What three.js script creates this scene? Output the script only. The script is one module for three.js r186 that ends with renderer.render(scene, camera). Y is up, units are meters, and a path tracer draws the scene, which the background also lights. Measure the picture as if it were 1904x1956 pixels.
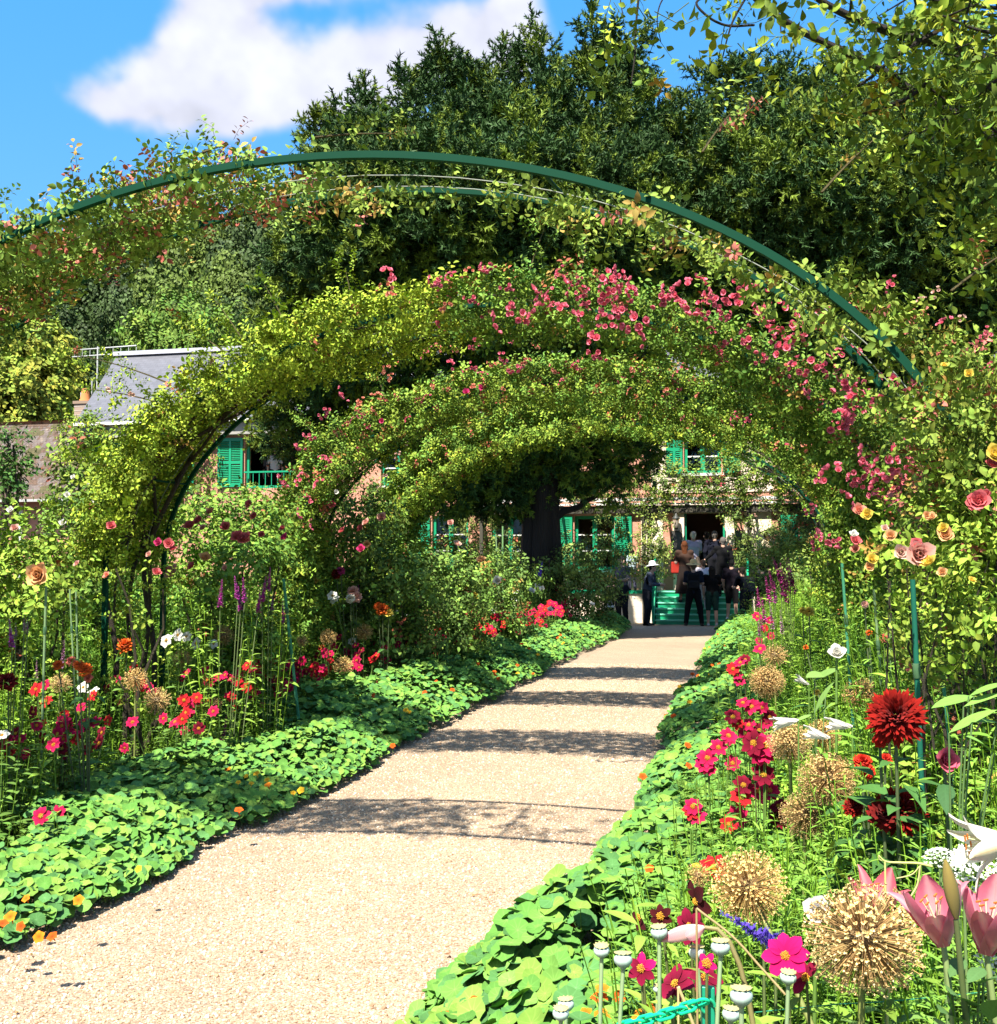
import * as THREE from 'three';
import { mergeGeometries } from 'three/addons/utils/BufferGeometryUtils.js';
import { MarchingCubes } from 'three/addons/objects/MarchingCubes.js';
import { RoundedBoxGeometry } from 'three/addons/geometries/RoundedBoxGeometry.js';

// ---------------------------------------------------------------- camera, sky, sun, exposure
const scene = new THREE.Scene();
const EYE = new THREE.Vector3(1.77, 1.5, 0);
const YAW = 12.8 * Math.PI / 180, PITCH = Math.atan(107 / 2115);          // camera looks a little left of the path and slightly up
const FWD = new THREE.Vector3(-Math.sin(YAW) * Math.cos(PITCH), Math.sin(PITCH), -Math.cos(YAW) * Math.cos(PITCH));
const RIGHT = new THREE.Vector3(Math.cos(YAW), 0, -Math.sin(YAW));
const UPV = new THREE.Vector3().crossVectors(RIGHT, FWD);
const camera = new THREE.PerspectiveCamera(2 * Math.atan(978 / 2115) * 180 / Math.PI, 997 / 1024, 0.05, 3000);
camera.position.copy(EYE);
camera.lookAt(EYE.clone().add(FWD));
scene.add(camera);

const renderer = new THREE.WebGLRenderer({ antialias: true });
renderer.setSize(997, 1024);
renderer.toneMapping = THREE.LinearToneMapping;
renderer.toneMappingExposure = 2.75;
renderer.shadowMap.enabled = true;

const SUN_DIR = new THREE.Vector3(-0.42, 3.3, 1.6).normalize();
const sun = new THREE.DirectionalLight(new THREE.Color(1.0, 0.94, 0.84), 5);
sun.name = 'sun';
sun.position.copy(SUN_DIR).multiplyScalar(120);
sun.target.position.set(0, 0, -14);
sun.castShadow = true;
sun.shadow.mapSize.set(4096, 4096);
Object.assign(sun.shadow.camera, { left: -45, right: 45, top: 45, bottom: -45, near: 1, far: 300 });
sun.shadow.radius = 1;
scene.add(sun, sun.target);

// ---------------------------------------------------------------- small tools
const V = (x, y, z) => new THREE.Vector3(x, y, z);
function RNG(seed) {
  let a = seed >>> 0;
  const f = () => { a = (a + 0x6D2B79F5) >>> 0; let t = a; t = Math.imul(t ^ (t >>> 15), t | 1); t ^= t + Math.imul(t ^ (t >>> 7), t | 61); return ((t ^ (t >>> 14)) >>> 0) / 4294967296; };
  f.r = (lo, hi) => lo + (hi - lo) * f();
  f.n = () => (f() + f() + f() + f() - 2) * 1.0;                          // about unit range, bell shaped
  f.pick = (list) => list[Math.floor(f() * list.length) % list.length];
  return f;
}
const hash3 = (x, y, z) => { let h = Math.imul(x, 374761393) ^ Math.imul(y, 668265263) ^ Math.imul(z, 2147483647 ^ 1274126177); h = Math.imul(h ^ (h >>> 13), 1274126177); return ((h ^ (h >>> 16)) >>> 0) / 4294967296; };
function noise3(x, y, z) {
  const X = Math.floor(x), Y = Math.floor(y), Z = Math.floor(z), s = (t) => t * t * (3 - 2 * t), u = s(x - X), v = s(y - Y), w = s(z - Z), L = (a, b, t) => a + (b - a) * t;
  return L(L(L(hash3(X, Y, Z), hash3(X + 1, Y, Z), u), L(hash3(X, Y + 1, Z), hash3(X + 1, Y + 1, Z), u), v), L(L(hash3(X, Y, Z + 1), hash3(X + 1, Y, Z + 1), u), L(hash3(X, Y + 1, Z + 1), hash3(X + 1, Y + 1, Z + 1), u), v), w);
}
function fbm(x, y, z, n) { let s = 0, a = 0.5, t = 0; for (let i = 0; i < n; i++) { s += a * noise3(x, y, z); t += a; a *= 0.5; x = x * 2.03 + 7.1; y = y * 2.03 + 3.7; z = z * 2.03 + 5.3; } return s / t; }
const clamp = (x, a, b) => Math.min(b, Math.max(a, x)), mix = (a, b, t) => a + (b - a) * t, smooth = (a, b, x) => { const t = clamp((x - a) / (b - a), 0, 1); return t * t * (3 - 2 * t); };
// the survey of the garden: sight lines from where the photograph was taken, cut by a known plane of the place
const sight = (u, v) => FWD.clone().addScaledVector(RIGHT, (u - 952) / 2115).addScaledVector(UPV, -(v - 978) / 2115);
const onDepth = (u, v, d) => EYE.clone().addScaledVector(sight(u, v), d);
const onX = (u, v, x) => { const q = sight(u, v); return EYE.clone().addScaledVector(q, (x - EYE.x) / q.x); };
const onY = (u, v, y) => { const q = sight(u, v); return EYE.clone().addScaledVector(q, (y - EYE.y) / q.y); };
const onZ = (u, v, z) => { const q = sight(u, v); return EYE.clone().addScaledVector(q, (z - EYE.z) / q.z); };
const depthOf = (p) => p.clone().sub(EYE).dot(FWD);

// ---------------------------------------------------------------- sky: clear blue with cumulus
{
  const W = 3072, H = 1536, data = new Float32Array(W * H * 4);
  // the big fair-weather cloud over the house: centre, half width and half height of its puffs
  const puffs = [[200, 195, 95, 45], [300, 150, 100, 80], [420, 80, 110, 90], [400, 180, 110, 50], [540, 165, 110, 50], [660, 130, 90, 60], [760, 120, 90, 60], [870, 60, 110, 70], [960, 20, 60, 60], [560, 0, 160, 24], [380, 10, 90, 60], [690, 210, 120, 40], [960, 100, 60, 40]]
    .map(([u, v, a, b]) => ({ d: sight(u, v).normalize(), a: a / 2115, b: b / 2115 }));
  const d = V(0, 0, 0), e1 = V(0, 0, 0), e2 = V(0, 0, 0);
  puffs.forEach((p) => { p.right = V(0, 1, 0).cross(p.d).normalize().negate(); p.up = V(0, 0, 0).crossVectors(p.right, p.d).normalize(); });
  for (let row = 0; row < H; row++) {
    const el = ((row + 0.5) / H - 0.5) * Math.PI, y = Math.sin(el), ce = Math.cos(el);
    for (let col = 0; col < W; col++) {
      const az = ((col + 0.5) / W - 0.5) * 2 * Math.PI, o = (row * W + col) * 4;
      d.set(Math.cos(az) * ce, y, Math.sin(az) * ce);
      const h = Math.max(0, y), s = Math.max(0, d.dot(SUN_DIR));
      const k = Math.pow(1 - h, 3.2);
      let r = mix(0.024, 0.16, k), g = mix(0.155, 0.335, k), b = mix(0.41, 0.47, k);
      const glow = 0.35 * Math.pow(s, 12) + 0.25 * Math.pow(s, 60); r += glow * 0.9; g += glow * 0.85; b += glow * 0.7;
      if (y > -0.02) {
        const wx = (fbm(d.x * 7 + 3, d.y * 9 + 1, d.z * 7, 4) - 0.5) * 0.075, wy = (fbm(d.x * 7 + 31, d.y * 9 + 11, d.z * 7 + 5, 4) - 0.5) * 0.06;
        let m = 0;
        for (const p of puffs) {
          const c = d.dot(p.d); if (c < 0.9) continue;
          const x1 = (d.dot(p.right) / c + wx) / p.a, y1 = (d.dot(p.up) / c + wy) / p.b;
          m += 0.85 * Math.exp(-(x1 * x1 + y1 * y1) * 1.25);
        }
        m = Math.min(1.25, m);
        // other clouds of the same kind all round
        const inv = 1 / (h + 0.18), cx = d.x * inv, cz = d.z * inv, wide = fbm(cx * 1.1 + 11, 2.2, cz * 1.1 + 4, 4);
        const away = 1 - smooth(0.80, 0.93, d.dot(FWD) * 0.97 + 0.03);
        m = Math.max(m, (wide - 0.47) * 3.2 * away * smooth(0.0, 0.1, y));
        if (m > 0.02) {
          const n = fbm(d.x * 11 + 3, d.y * 15 + 1, d.z * 11, 6), n2 = fbm(d.x * 34, d.y * 40, d.z * 34, 5);
          const dens = smooth(0.20, 0.80, m * (0.10 + 1.5 * n) + (n2 - 0.5) * 0.7 * smooth(0.05, 0.3, m)) * 0.97;
          const shade = 0.96 + 0.75 * (n - 0.5) + 0.4 * (n2 - 0.5);
          r = mix(r, 0.325 * shade, dens); g = mix(g, 0.332 * shade, dens); b = mix(b, 0.385 * shade, dens);
        }
      } else { r = 0.10; g = 0.11; b = 0.08; }
      data[o] = r; data[o + 1] = g; data[o + 2] = b; data[o + 3] = 1;
    }
  }
  const t = new THREE.DataTexture(data, W, H, THREE.RGBAFormat, THREE.FloatType);
  t.mapping = THREE.EquirectangularReflectionMapping; t.magFilter = THREE.LinearFilter; t.minFilter = THREE.LinearFilter; t.needsUpdate = true;
  scene.background = t; scene.environment = t;
}

// ---------------------------------------------------------------- geometry builder
class MB {
  constructor() { this.p = []; this.c = []; this.i = []; this.t = []; }
  v(x, y, z, c, u = 0, w = 0) { this.p.push(x, y, z); this.c.push(c[0], c[1], c[2]); this.t.push(u, w); return this.p.length / 3 - 1; }
  pv(p, c, u, w) { return this.v(p.x, p.y, p.z, c, u, w); }
  tri(a, b, c) { this.i.push(a, b, c); }
  quad(a, b, c, d) { this.i.push(a, b, c, a, c, d); }
  box(cx, cy, cz, sx, sy, sz, c, rot) {                                     // a plain box with its own faces
    const g = new THREE.BoxGeometry(sx, sy, sz); if (rot) g.applyMatrix4(rot); g.translate(cx, cy, cz); return this.add(g, c);
  }
  add(g, c, m) {
    const at = this.p.length / 3, P = g.attributes.position, q = V(0, 0, 0), U = g.attributes.uv;
    for (let k = 0; k < P.count; k++) { q.fromBufferAttribute(P, k); if (m) q.applyMatrix4(m); this.pv(q, typeof c === 'function' ? c(q) : c, U ? U.getX(k) : 0, U ? U.getY(k) : 0); }
    if (g.index) for (let k = 0; k < g.index.count; k++) this.i.push(at + g.index.getX(k)); else for (let k = 0; k < P.count; k++) this.i.push(at + k);
    return this;
  }
  tube(pts, rad, c, n = 6, cap = true) {                                    // tapered tube along points
    const rings = []; let side = null;
    for (let k = 0; k < pts.length; k++) {
      const t = pts[Math.min(k + 1, pts.length - 1)].clone().sub(pts[Math.max(k - 1, 0)]).normalize();
      if (!side) { side = Math.abs(t.y) < 0.9 ? V(0, 1, 0) : V(1, 0, 0); }
      side = side.clone().addScaledVector(t, -side.dot(t)).normalize();
      const bi = V(0, 0, 0).crossVectors(t, side), r = typeof rad === 'function' ? rad(k / (pts.length - 1)) : Array.isArray(rad) ? mix(rad[0], rad[1], k / (pts.length - 1)) : rad, ring = [];
      for (let j = 0; j < n; j++) { const a = j / n * 2 * Math.PI; ring.push(this.pv(pts[k].clone().addScaledVector(side, Math.cos(a) * r).addScaledVector(bi, Math.sin(a) * r), typeof c === 'function' ? c(k / (pts.length - 1)) : c, j / n, k)); }
      rings.push(ring);
    }
    for (let k = 0; k + 1 < rings.length; k++) for (let j = 0; j < n; j++) { const a = rings[k], b = rings[k + 1], q = (j + 1) % n; this.quad(a[j], a[q], b[q], b[j]); }
    if (cap) for (const [ring, flip] of [[rings[0], 1], [rings[rings.length - 1], 0]]) for (let j = 1; j + 1 < n; j++) flip ? this.tri(ring[0], ring[j + 1], ring[j]) : this.tri(ring[0], ring[j], ring[j + 1]);
    return this;
  }
  // a leaf or petal: base, direction, the normal of its face, length, width; droop bends it down its length, fold lifts the edges
  leaf(b, dir, nor, len, wid, c, { droop = 0.25, fold = 0.25, shape = [0.75, 1, 0.72], tip = c, narrow = 0.05 } = {}) {
    const side = V(0, 0, 0).crossVectors(dir, nor).normalize(), up = V(0, 0, 0).crossVectors(side, dir).normalize();
    const rows = shape.length, mid = [], L = [], R = [], b0 = this.pv(b, c, 0.5, 0);
    for (let k = 0; k < rows; k++) {
      const t = (k + 1) / (rows + 1), w = shape[k] * wid * 0.5, m = b.clone().addScaledVector(dir, len * t).addScaledVector(up, -droop * len * t * t), cc = [mix(c[0], tip[0], t), mix(c[1], tip[1], t), mix(c[2], tip[2], t)];
      mid.push(this.pv(m, cc, 0.5, t));
      L.push(this.pv(m.clone().addScaledVector(side, -w).addScaledVector(up, fold * w), cc, 0, t));
      R.push(this.pv(m.clone().addScaledVector(side, w).addScaledVector(up, fold * w), cc, 1, t));
    }
    const e = this.pv(b.clone().addScaledVector(dir, len).addScaledVector(up, -droop * len), tip, 0.5, 1);
    this.tri(b0, mid[0], L[0]); this.tri(b0, R[0], mid[0]);
    for (let k = 0; k + 1 < rows; k++) { this.quad(L[k], mid[k], mid[k + 1], L[k + 1]); this.quad(mid[k], R[k], R[k + 1], mid[k + 1]); }
    this.tri(L[rows - 1], mid[rows - 1], e); this.tri(mid[rows - 1], R[rows - 1], e);
    return this;
  }
  geo() {
    const g = new THREE.BufferGeometry();
    g.setAttribute('position', new THREE.BufferAttribute(new Float32Array(this.p), 3));
    g.setAttribute('color', new THREE.BufferAttribute(new Float32Array(this.c), 3));
    g.setAttribute('uv', new THREE.BufferAttribute(new Float32Array(this.t), 2));
    g.setIndex(this.i); g.computeVertexNormals(); return g;
  }
  flat() { const g = this.geo().toNonIndexed(); g.computeVertexNormals(); return g; }
  get empty() { return !this.i.length; }
}
const jit = (R, c, a = 0.2) => { const k = 1 + R.r(-a, a); return [c[0] * k, c[1] * k, c[2] * k]; };

// ---------------------------------------------------------------- scene bookkeeping
const used = new Map();
function numbered(n) { const k = used.get(n) || 0; used.set(n, k + 1); return k ? n + '_' + String(k).padStart(3, '0') : n; }
const NUM = ['first', 'second', 'third', 'fourth', 'fifth', 'sixth', 'seventh', 'eighth', 'ninth', 'tenth', 'eleventh', 'twelfth', 'thirteenth', 'fourteenth', 'fifteenth', 'sixteenth', 'seventeenth', 'eighteenth', 'nineteenth', 'twentieth'];
function tag(o, label, category, group, kind) { if (label) o.userData.label = label; if (category) o.userData.category = category; if (group) o.userData.group = group; if (kind) o.userData.kind = kind; return o; }
function thing(name, label, category, pos, group, kind) { const o = new THREE.Group(); o.name = numbered(name); if (pos) o.position.copy(pos); scene.add(o); return tag(o, label, category, group, kind); }
function part(name, geo, mat, parent, label) {
  const m = new THREE.Mesh(geo, mat); m.name = parent === scene ? numbered(name) : name; m.castShadow = m.receiveShadow = true; parent.add(m); if (label) m.userData.label = label; return m;
}
// leaves past counting: one instanced part
function scatter(name, geo, mat, parent, list) {
  if (!list.length) return null;
  const m = new THREE.InstancedMesh(geo, mat, list.length), M = new THREE.Matrix4(), S = V(1, 1, 1), col = new THREE.Color();
  list.forEach((e, k) => { S.setScalar(e.s); if (e.s3) S.copy(e.s3); M.compose(e.p, e.q, S); m.setMatrixAt(k, M); if (e.c) m.setColorAt(k, col.setRGB(e.c[0], e.c[1], e.c[2])); });
  m.name = parent === scene ? numbered(name) : name; m.userData.kind = 'stuff'; m.castShadow = m.receiveShadow = true; parent.add(m); return m;
}
const qTo = (dir, roll = 0) => { const q = new THREE.Quaternion().setFromUnitVectors(V(0, 1, 0), dir.clone().normalize()); return q.multiply(new THREE.Quaternion().setFromAxisAngle(V(0, 1, 0), roll)); };
const ball = (R) => { const z = R.r(-1, 1), a = R.r(0, 2 * Math.PI), s = Math.sqrt(1 - z * z); return V(s * Math.cos(a), z, s * Math.sin(a)); };

// ---------------------------------------------------------------- materials
const phys = (o) => new THREE.MeshPhysicalMaterial({ side: THREE.DoubleSide, vertexColors: true, ...o });
const M = {
  leaf: phys({ name: 'leaf', roughness: 0.7, specularIntensity: 0.3 }),
  needle: phys({ name: 'needle', roughness: 0.6, specularIntensity: 0.35 }),
  petal: phys({ name: 'petal', roughness: 1, transmission: 0.3, thickness: 0, specularIntensity: 0.2 }),
  stem: phys({ name: 'stem', roughness: 0.6 }),
  bark: phys({ name: 'bark', roughness: 0.95 }),
  paint: phys({ name: 'painted_metal', roughness: 0.7, specularIntensity: 0.25 }),
  matt: phys({ name: 'matt', roughness: 0.9 }),
  cloth: phys({ name: 'cloth', roughness: 0.95, specularIntensity: 0.2 }),
  skin: phys({ name: 'skin', roughness: 0.6 }),
  seed: phys({ name: 'dry_seed', roughness: 0.95 }),
};
// ---------------------------------------------------------------- computed textures
function tile(size, fn, srgb) {
  const data = new Uint8Array(size * size * 4);
  for (let y = 0; y < size; y++) for (let x = 0; x < size; x++) { const c = fn(x / size, y / size), o = (y * size + x) * 4; data[o] = clamp(c[0], 0, 1) * 255; data[o + 1] = clamp(c[1], 0, 1) * 255; data[o + 2] = clamp(c[2], 0, 1) * 255; data[o + 3] = 255; }
  const t = new THREE.DataTexture(data, size, size); t.wrapS = t.wrapT = THREE.RepeatWrapping; t.magFilter = THREE.LinearFilter; t.minFilter = THREE.LinearMipmapLinearFilter; t.generateMipmaps = true; if (srgb) t.colorSpace = THREE.SRGBColorSpace; t.needsUpdate = true; return t;
}
function pnoise(x, y, p, seed) {                                              // value noise that repeats every p cells
  const X = Math.floor(x), Y = Math.floor(y), s = (t) => t * t * (3 - 2 * t), u = s(x - X), v = s(y - Y), w = (k) => ((k % p) + p) % p, h = (a, b) => hash3(w(a), w(b), seed);
  return mix(mix(h(X, Y), h(X + 1, Y), u), mix(h(X, Y + 1), h(X + 1, Y + 1), u), v);
}
const pfbm = (u, v, p, n, seed) => { let s = 0, a = 0.5, t = 0; for (let k = 0; k < n; k++) { s += a * pnoise(u * p, v * p, p, seed + k); t += a; a *= 0.55; p *= 2; } return s / t; };
const lin = (c) => (c <= 0.0031308 ? c * 12.92 : 1.055 * Math.pow(c, 1 / 2.4) - 0.055);
const toS = (c) => [lin(c[0]), lin(c[1]), lin(c[2])];

// gravel: cream, pink and tan grains about 6 mm across, 1 m per repeat
const cells = (u, v, n, seed) => { let best = 9, id = 0; const X = Math.floor(u * n), Y = Math.floor(v * n); for (let a = -1; a < 2; a++) for (let b = -1; b < 2; b++) { const i = X + a, j = Y + b, w = (k) => ((k % n) + n) % n, h1 = hash3(w(i), w(j), seed), h2 = hash3(w(i), w(j), seed + 9), dx = i + h1 - u * n, dy = j + h2 - v * n, d = dx * dx + dy * dy; if (d < best) { best = d; id = hash3(w(i), w(j), seed + 5); } } return [Math.sqrt(best), id]; };
const gravelH = [], GS = 1024;
const gravelMap = tile(GS, (u, v) => {
  const [d, id] = cells(u, v, 130, 3), [d2] = cells(u, v, 260, 8), k = clamp(1.05 - d * 0.55, 0.55, 1) * (1 - 0.12 * d2);
  gravelH.push(clamp(1 - d * 0.9, 0, 1) * 0.75 + 0.25 * (1 - d2));
  const base = id < 0.16 ? [0.33, 0.21, 0.125] : id < 0.3 ? [0.46, 0.325, 0.215] : id < 0.62 ? [0.51, 0.375, 0.245] : id < 0.92 ? [0.56, 0.435, 0.295] : [0.63, 0.54, 0.42];
  const w = 0.9 + 0.2 * pfbm(u, v, 4, 3, 40);
  return toS([base[0] * k * w, base[1] * k * w, base[2] * k * w]);
}, true);
const gravelBump = tile(GS, (u, v) => { const h = gravelH[Math.round(v * GS) * GS + Math.round(u * GS)]; return [h, h, h]; });
const soilMap = tile(512, (u, v) => { const n = pfbm(u, v, 8, 5, 70), m = pfbm(u, v, 40, 3, 90); const c = 0.55 + 0.9 * n * m * 1.6; return toS([0.050 * c, 0.036 * c, 0.022 * c]); }, true);
const grainBump = tile(512, (u, v) => { const h = pfbm(u, v, 16, 5, 21); return [h, h, h]; });
const barkBump = tile(256, (u, v) => { const h = pfbm(u, v * 0.5, 10, 4, 31) * 0.6 + 0.4 * Math.abs(Math.sin(u * 40 + 5 * pfbm(u, v, 4, 3, 3))); return [h, h, h]; });
const rep = (t, x, y) => { const c = t.clone(); c.repeat.set(x, y); c.needsUpdate = true; return c; };
M.bark.bumpMap = rep(barkBump, 2, 1); M.bark.bumpScale = 0.03;

// veins: u runs across a petal or leaf, v along it
const petalMap = tile(128, (u, v) => { const k = 0.86 + 0.14 * pnoise(u * 22, v * 2, 22, 61) - 0.10 * Math.exp(-(((u - 0.5) / 0.05) ** 2)) - 0.06 * pfbm(u, v, 6, 3, 63); return toS([k, k, k]); }, true);
const leafMap = tile(128, (u, v) => { const side = Math.abs(u - 0.5), rib = Math.exp(-((side / 0.035) ** 2)), w = (v * 7 - side * 3.2) % 1, vein = Math.exp(-((((w < 0 ? w + 1 : w) - 0.5) / 0.10) ** 2)) * (1 - rib), k = 0.86 + 0.10 * pfbm(u, v, 8, 3, 65) + 0.22 * rib + 0.09 * vein; return toS([Math.min(1, k * 1.0), Math.min(1, k), Math.min(1, k * 0.95)]); }, true);
M.petal.map = petalMap; M.leaf.map = leafMap;

// ---------------------------------------------------------------- ground and gravel path
{
  const g = new THREE.PlaneGeometry(900, 900, 1, 1); g.rotateX(-Math.PI / 2);
  for (let k = 0; k < 4; k++) g.attributes.uv.setXY(k, g.attributes.position.getX(k) / 2, g.attributes.position.getZ(k) / 2);
  const soil = part('ground', g, new THREE.MeshStandardMaterial({ map: soilMap, roughness: 1, bumpMap: rep(grainBump, 1, 1), bumpScale: 0.02 }), scene); soil.userData.kind = 'structure';
  const mb = new MB(), n = 130, cols = 14;
  let prev = null;
  for (let k = 0; k <= n; k++) {
    const z = 8 - k / n * 38.6, row = [];
    for (let q = 0; q <= cols; q++) { const x = (q / cols * 2 - 1) * 1.4, w = 0.66 + 0.28 * fbm(x * 1.1 + 5, z * 0.6, 2, 4) + 0.10 * fbm(x * 4, z * 3, 7, 2) - 0.10 * smooth(0.75, 1.15, Math.abs(x)); row.push(mb.v(x, 0.004 + 0.02 * (1 - Math.abs(x) / 1.4), z, [w, w * 0.995, w * 0.985], x, z)); }
    if (prev) for (let q = 0; q < cols; q++) mb.quad(prev[q], prev[q + 1], row[q + 1], row[q]); prev = row;
  }
  const gravel = new THREE.MeshStandardMaterial({ vertexColors: true, map: gravelMap, roughness: 0.95, bumpMap: gravelBump, bumpScale: 0.006, side: THREE.DoubleSide });
  part('path', mb.geo(), gravel, scene).userData.kind = 'structure';
  // the forecourt in front of the steps, the same gravel
  const f = new MB(); f.quad(f.v(-9, 0.012, -27.2, [1, 1, 1], -9, -27.2), f.v(9, 0.012, -27.2, [1, 1, 1], 9, -27.2), f.v(9, 0.012, -31.2, [1, 1, 1], 9, -31.2), f.v(-9, 0.012, -31.2, [1, 1, 1], -9, -31.2));
  part('forecourt', f.geo(), gravel, scene).userData.kind = 'structure';
  // loose grains on top
  const R = RNG(11), stone = new THREE.IcosahedronGeometry(1, 0), P = stone.attributes.position;
  { const q = V(0, 0, 0); for (let k = 0; k < P.count; k++) { q.fromBufferAttribute(P, k); const s = 0.8 + 0.45 * noise3(q.x * 2 + 9, q.y * 2, q.z * 2); P.setXYZ(k, q.x * s, q.y * s * 0.7, q.z * s); } stone.computeVertexNormals(); }
  const list = [], tones = [[0.51, 0.385, 0.255], [0.57, 0.45, 0.31], [0.42, 0.28, 0.17], [0.34, 0.205, 0.12], [0.68, 0.59, 0.46], [0.47, 0.335, 0.205]];
  for (let k = 0; k < 70000; k++) {
    const z = -2.2 - Math.pow(R(), 1.6) * 15, x = R.r(-1.3, 1.3), s = R.r(0.0022, 0.0062) * (1 + 0.8 * Math.pow(R(), 6));
    list.push({ p: V(x, 0.0245 - 0.0148 * Math.abs(x) + s * 0.2, z), q: new THREE.Quaternion().setFromEuler(new THREE.Euler(R.r(0, 3), R.r(0, 6), R.r(0, 3))), s, c: jit(R, R.pick(tones), 0.15) });
  }
  const m = scatter('gravel', stone, new THREE.MeshStandardMaterial({ name: 'gravel_grain', roughness: 0.9 }), scene, list); tag(m, 'loose cream and tan gravel grains covering the garden path', 'gravel', null, 'stuff');
}

// ---------------------------------------------------------------- leaf sprays shared by the trees
function yewSpray(seed, len = 0.42, n = 34) {                                 // a flat feathery twig of short needles
  const R = RNG(seed), mb = new MB();
  const blade = (b, d, l, w, c) => { const s = V(0, 0, 0).crossVectors(d, ball(R)).normalize().multiplyScalar(w); const a = mb.pv(b.clone().add(s), c), e = mb.pv(b.clone().sub(s), c), t = mb.pv(b.clone().addScaledVector(d, l), c); mb.tri(a, e, t); };
  const twig = (b, d, l, m) => {
    for (let k = 0; k < m; k++) {
      const t = (k + 0.5) / m, p = b.clone().addScaledVector(d, l * t); p.y -= 0.12 * l * t * t;
      const dir = d.clone().multiplyScalar(0.75).addScaledVector(ball(R), 0.75).normalize(), c = jit(R, [1, 1, 1], 0.3);
      blade(p, dir, 0.09 * R.r(0.7, 1.3), 0.017, c);
    }
  };
  twig(V(0, 0, 0), V(0, 1, 0), len, n);
  for (let k = 0; k < 5; k++) { const a = k * 2.4 + R(), d = V(Math.cos(a), 1.1, Math.sin(a)).normalize(); twig(V(0, len * (0.12 + 0.14 * k), 0), d, len * 0.55, Math.floor(n * 0.6)); }
  return mb.geo();
}
const YEW = [1, 2, 3].map((s) => yewSpray(s));
function leafSpray(seed, { n = 9, len = 0.2, leaf = 0.038, ratio = 0.58, droop = 0.3, spread = 1, twig = [0.5, 0.5, 0.25], shape = [0.8, 1, 0.66] } = {}) {
  const R = RNG(seed), mb = new MB(), pts = [V(0, 0, 0), V(R.r(-0.1, 0.1) * len, len * 0.5, R.r(-0.1, 0.1) * len), V(R.r(-0.25, 0.25) * len, len, R.r(-0.25, 0.25) * len)];
  mb.tube(pts, [leaf * 0.05, leaf * 0.02], twig, 3, false);
  for (let k = 0; k < n; k++) {
    const t = 0.12 + 0.88 * k / (n - 1 || 1), a = k * 2.3999 + R.r(-0.4, 0.4), b = t < 0.5 ? pts[0].clone().lerp(pts[1], t * 2) : pts[1].clone().lerp(pts[2], t * 2 - 1);
    const d = V(Math.cos(a) * spread, R.r(0.1, 0.9), Math.sin(a) * spread).normalize(), nor = V(0, 1, 0).addScaledVector(ball(R), 0.6).normalize();
    const l = leaf * R.r(0.7, 1.25), c = jit(R, [1, 1, 1], 0.28); c[0] *= R.r(0.85, 1.2);
    b.addScaledVector(d, leaf * 0.35);
    mb.leaf(b, d, nor, l, l * ratio, c, { droop, fold: 0.3, shape });
  }
  return mb.geo();
}
const ROSE = [11, 12, 13, 14].map((s) => leafSpray(s, { n: 13, len: 0.2, leaf: 0.046, ratio: 0.6 }));
const BROAD = [21, 22, 23].map((s) => leafSpray(s, { n: 8, len: 0.24, leaf: 0.085, ratio: 0.56, droop: 0.35 }));
const SMALLTREE = [31, 32].map((s) => leafSpray(s, { n: 16, len: 0.5, leaf: 0.16, ratio: 0.62 }));

// sprays over the skin (and some of the inside) of rounded lobes
function lobeSprays(R, lobes, per, { size = 1, up = 0.25, inner = 0.25, tint, tipUp = 0 }) {
  const out = [];
  for (const L of lobes) {
    const n = Math.round(per * L.r * L.r);
    for (let k = 0; k < n; k++) {
      const b = ball(R), deep = R() < inner ? Math.cbrt(R()) * 0.85 : R.r(0.8, 1.06) + 0.16 * (noise3(b.x * 3 + L.p.x, b.y * 3 + L.p.y, b.z * 3) - 0.5);
      const p = L.p.clone().add(V(b.x * L.r * (L.sx || 1), b.y * L.r * (L.sy || 0.8), b.z * L.r * (L.sx || 1)).multiplyScalar(deep));
      if (L.floor !== undefined && p.y < L.floor) continue;
      const d = b.clone().addScaledVector(ball(R), 0.45); d.y += up + tipUp * Math.max(0, b.y);
      out.push({ p, q: qTo(d, R.r(0, 6.3)), s: size * R.r(0.75, 1.3), c: tint(R, p, b) });
    }
  }
  return out;
}
const split = (list, n, R) => { const o = Array.from({ length: n }, () => []); for (const e of list) o[Math.floor(R() * n)].push(e); return o; };
function limb(mb, a, b, r0, r1, R, c, n = 6, wob = 0.08) {
  const pts = [], L = a.distanceTo(b); for (let k = 0; k <= n; k++) { const t = k / n, p = a.clone().lerp(b, t); if (k && k < n) p.addScaledVector(ball(R), L * wob * 0.5); pts.push(p); }
  mb.tube(pts, [r0, r1], c, 7); return pts;
}

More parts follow.
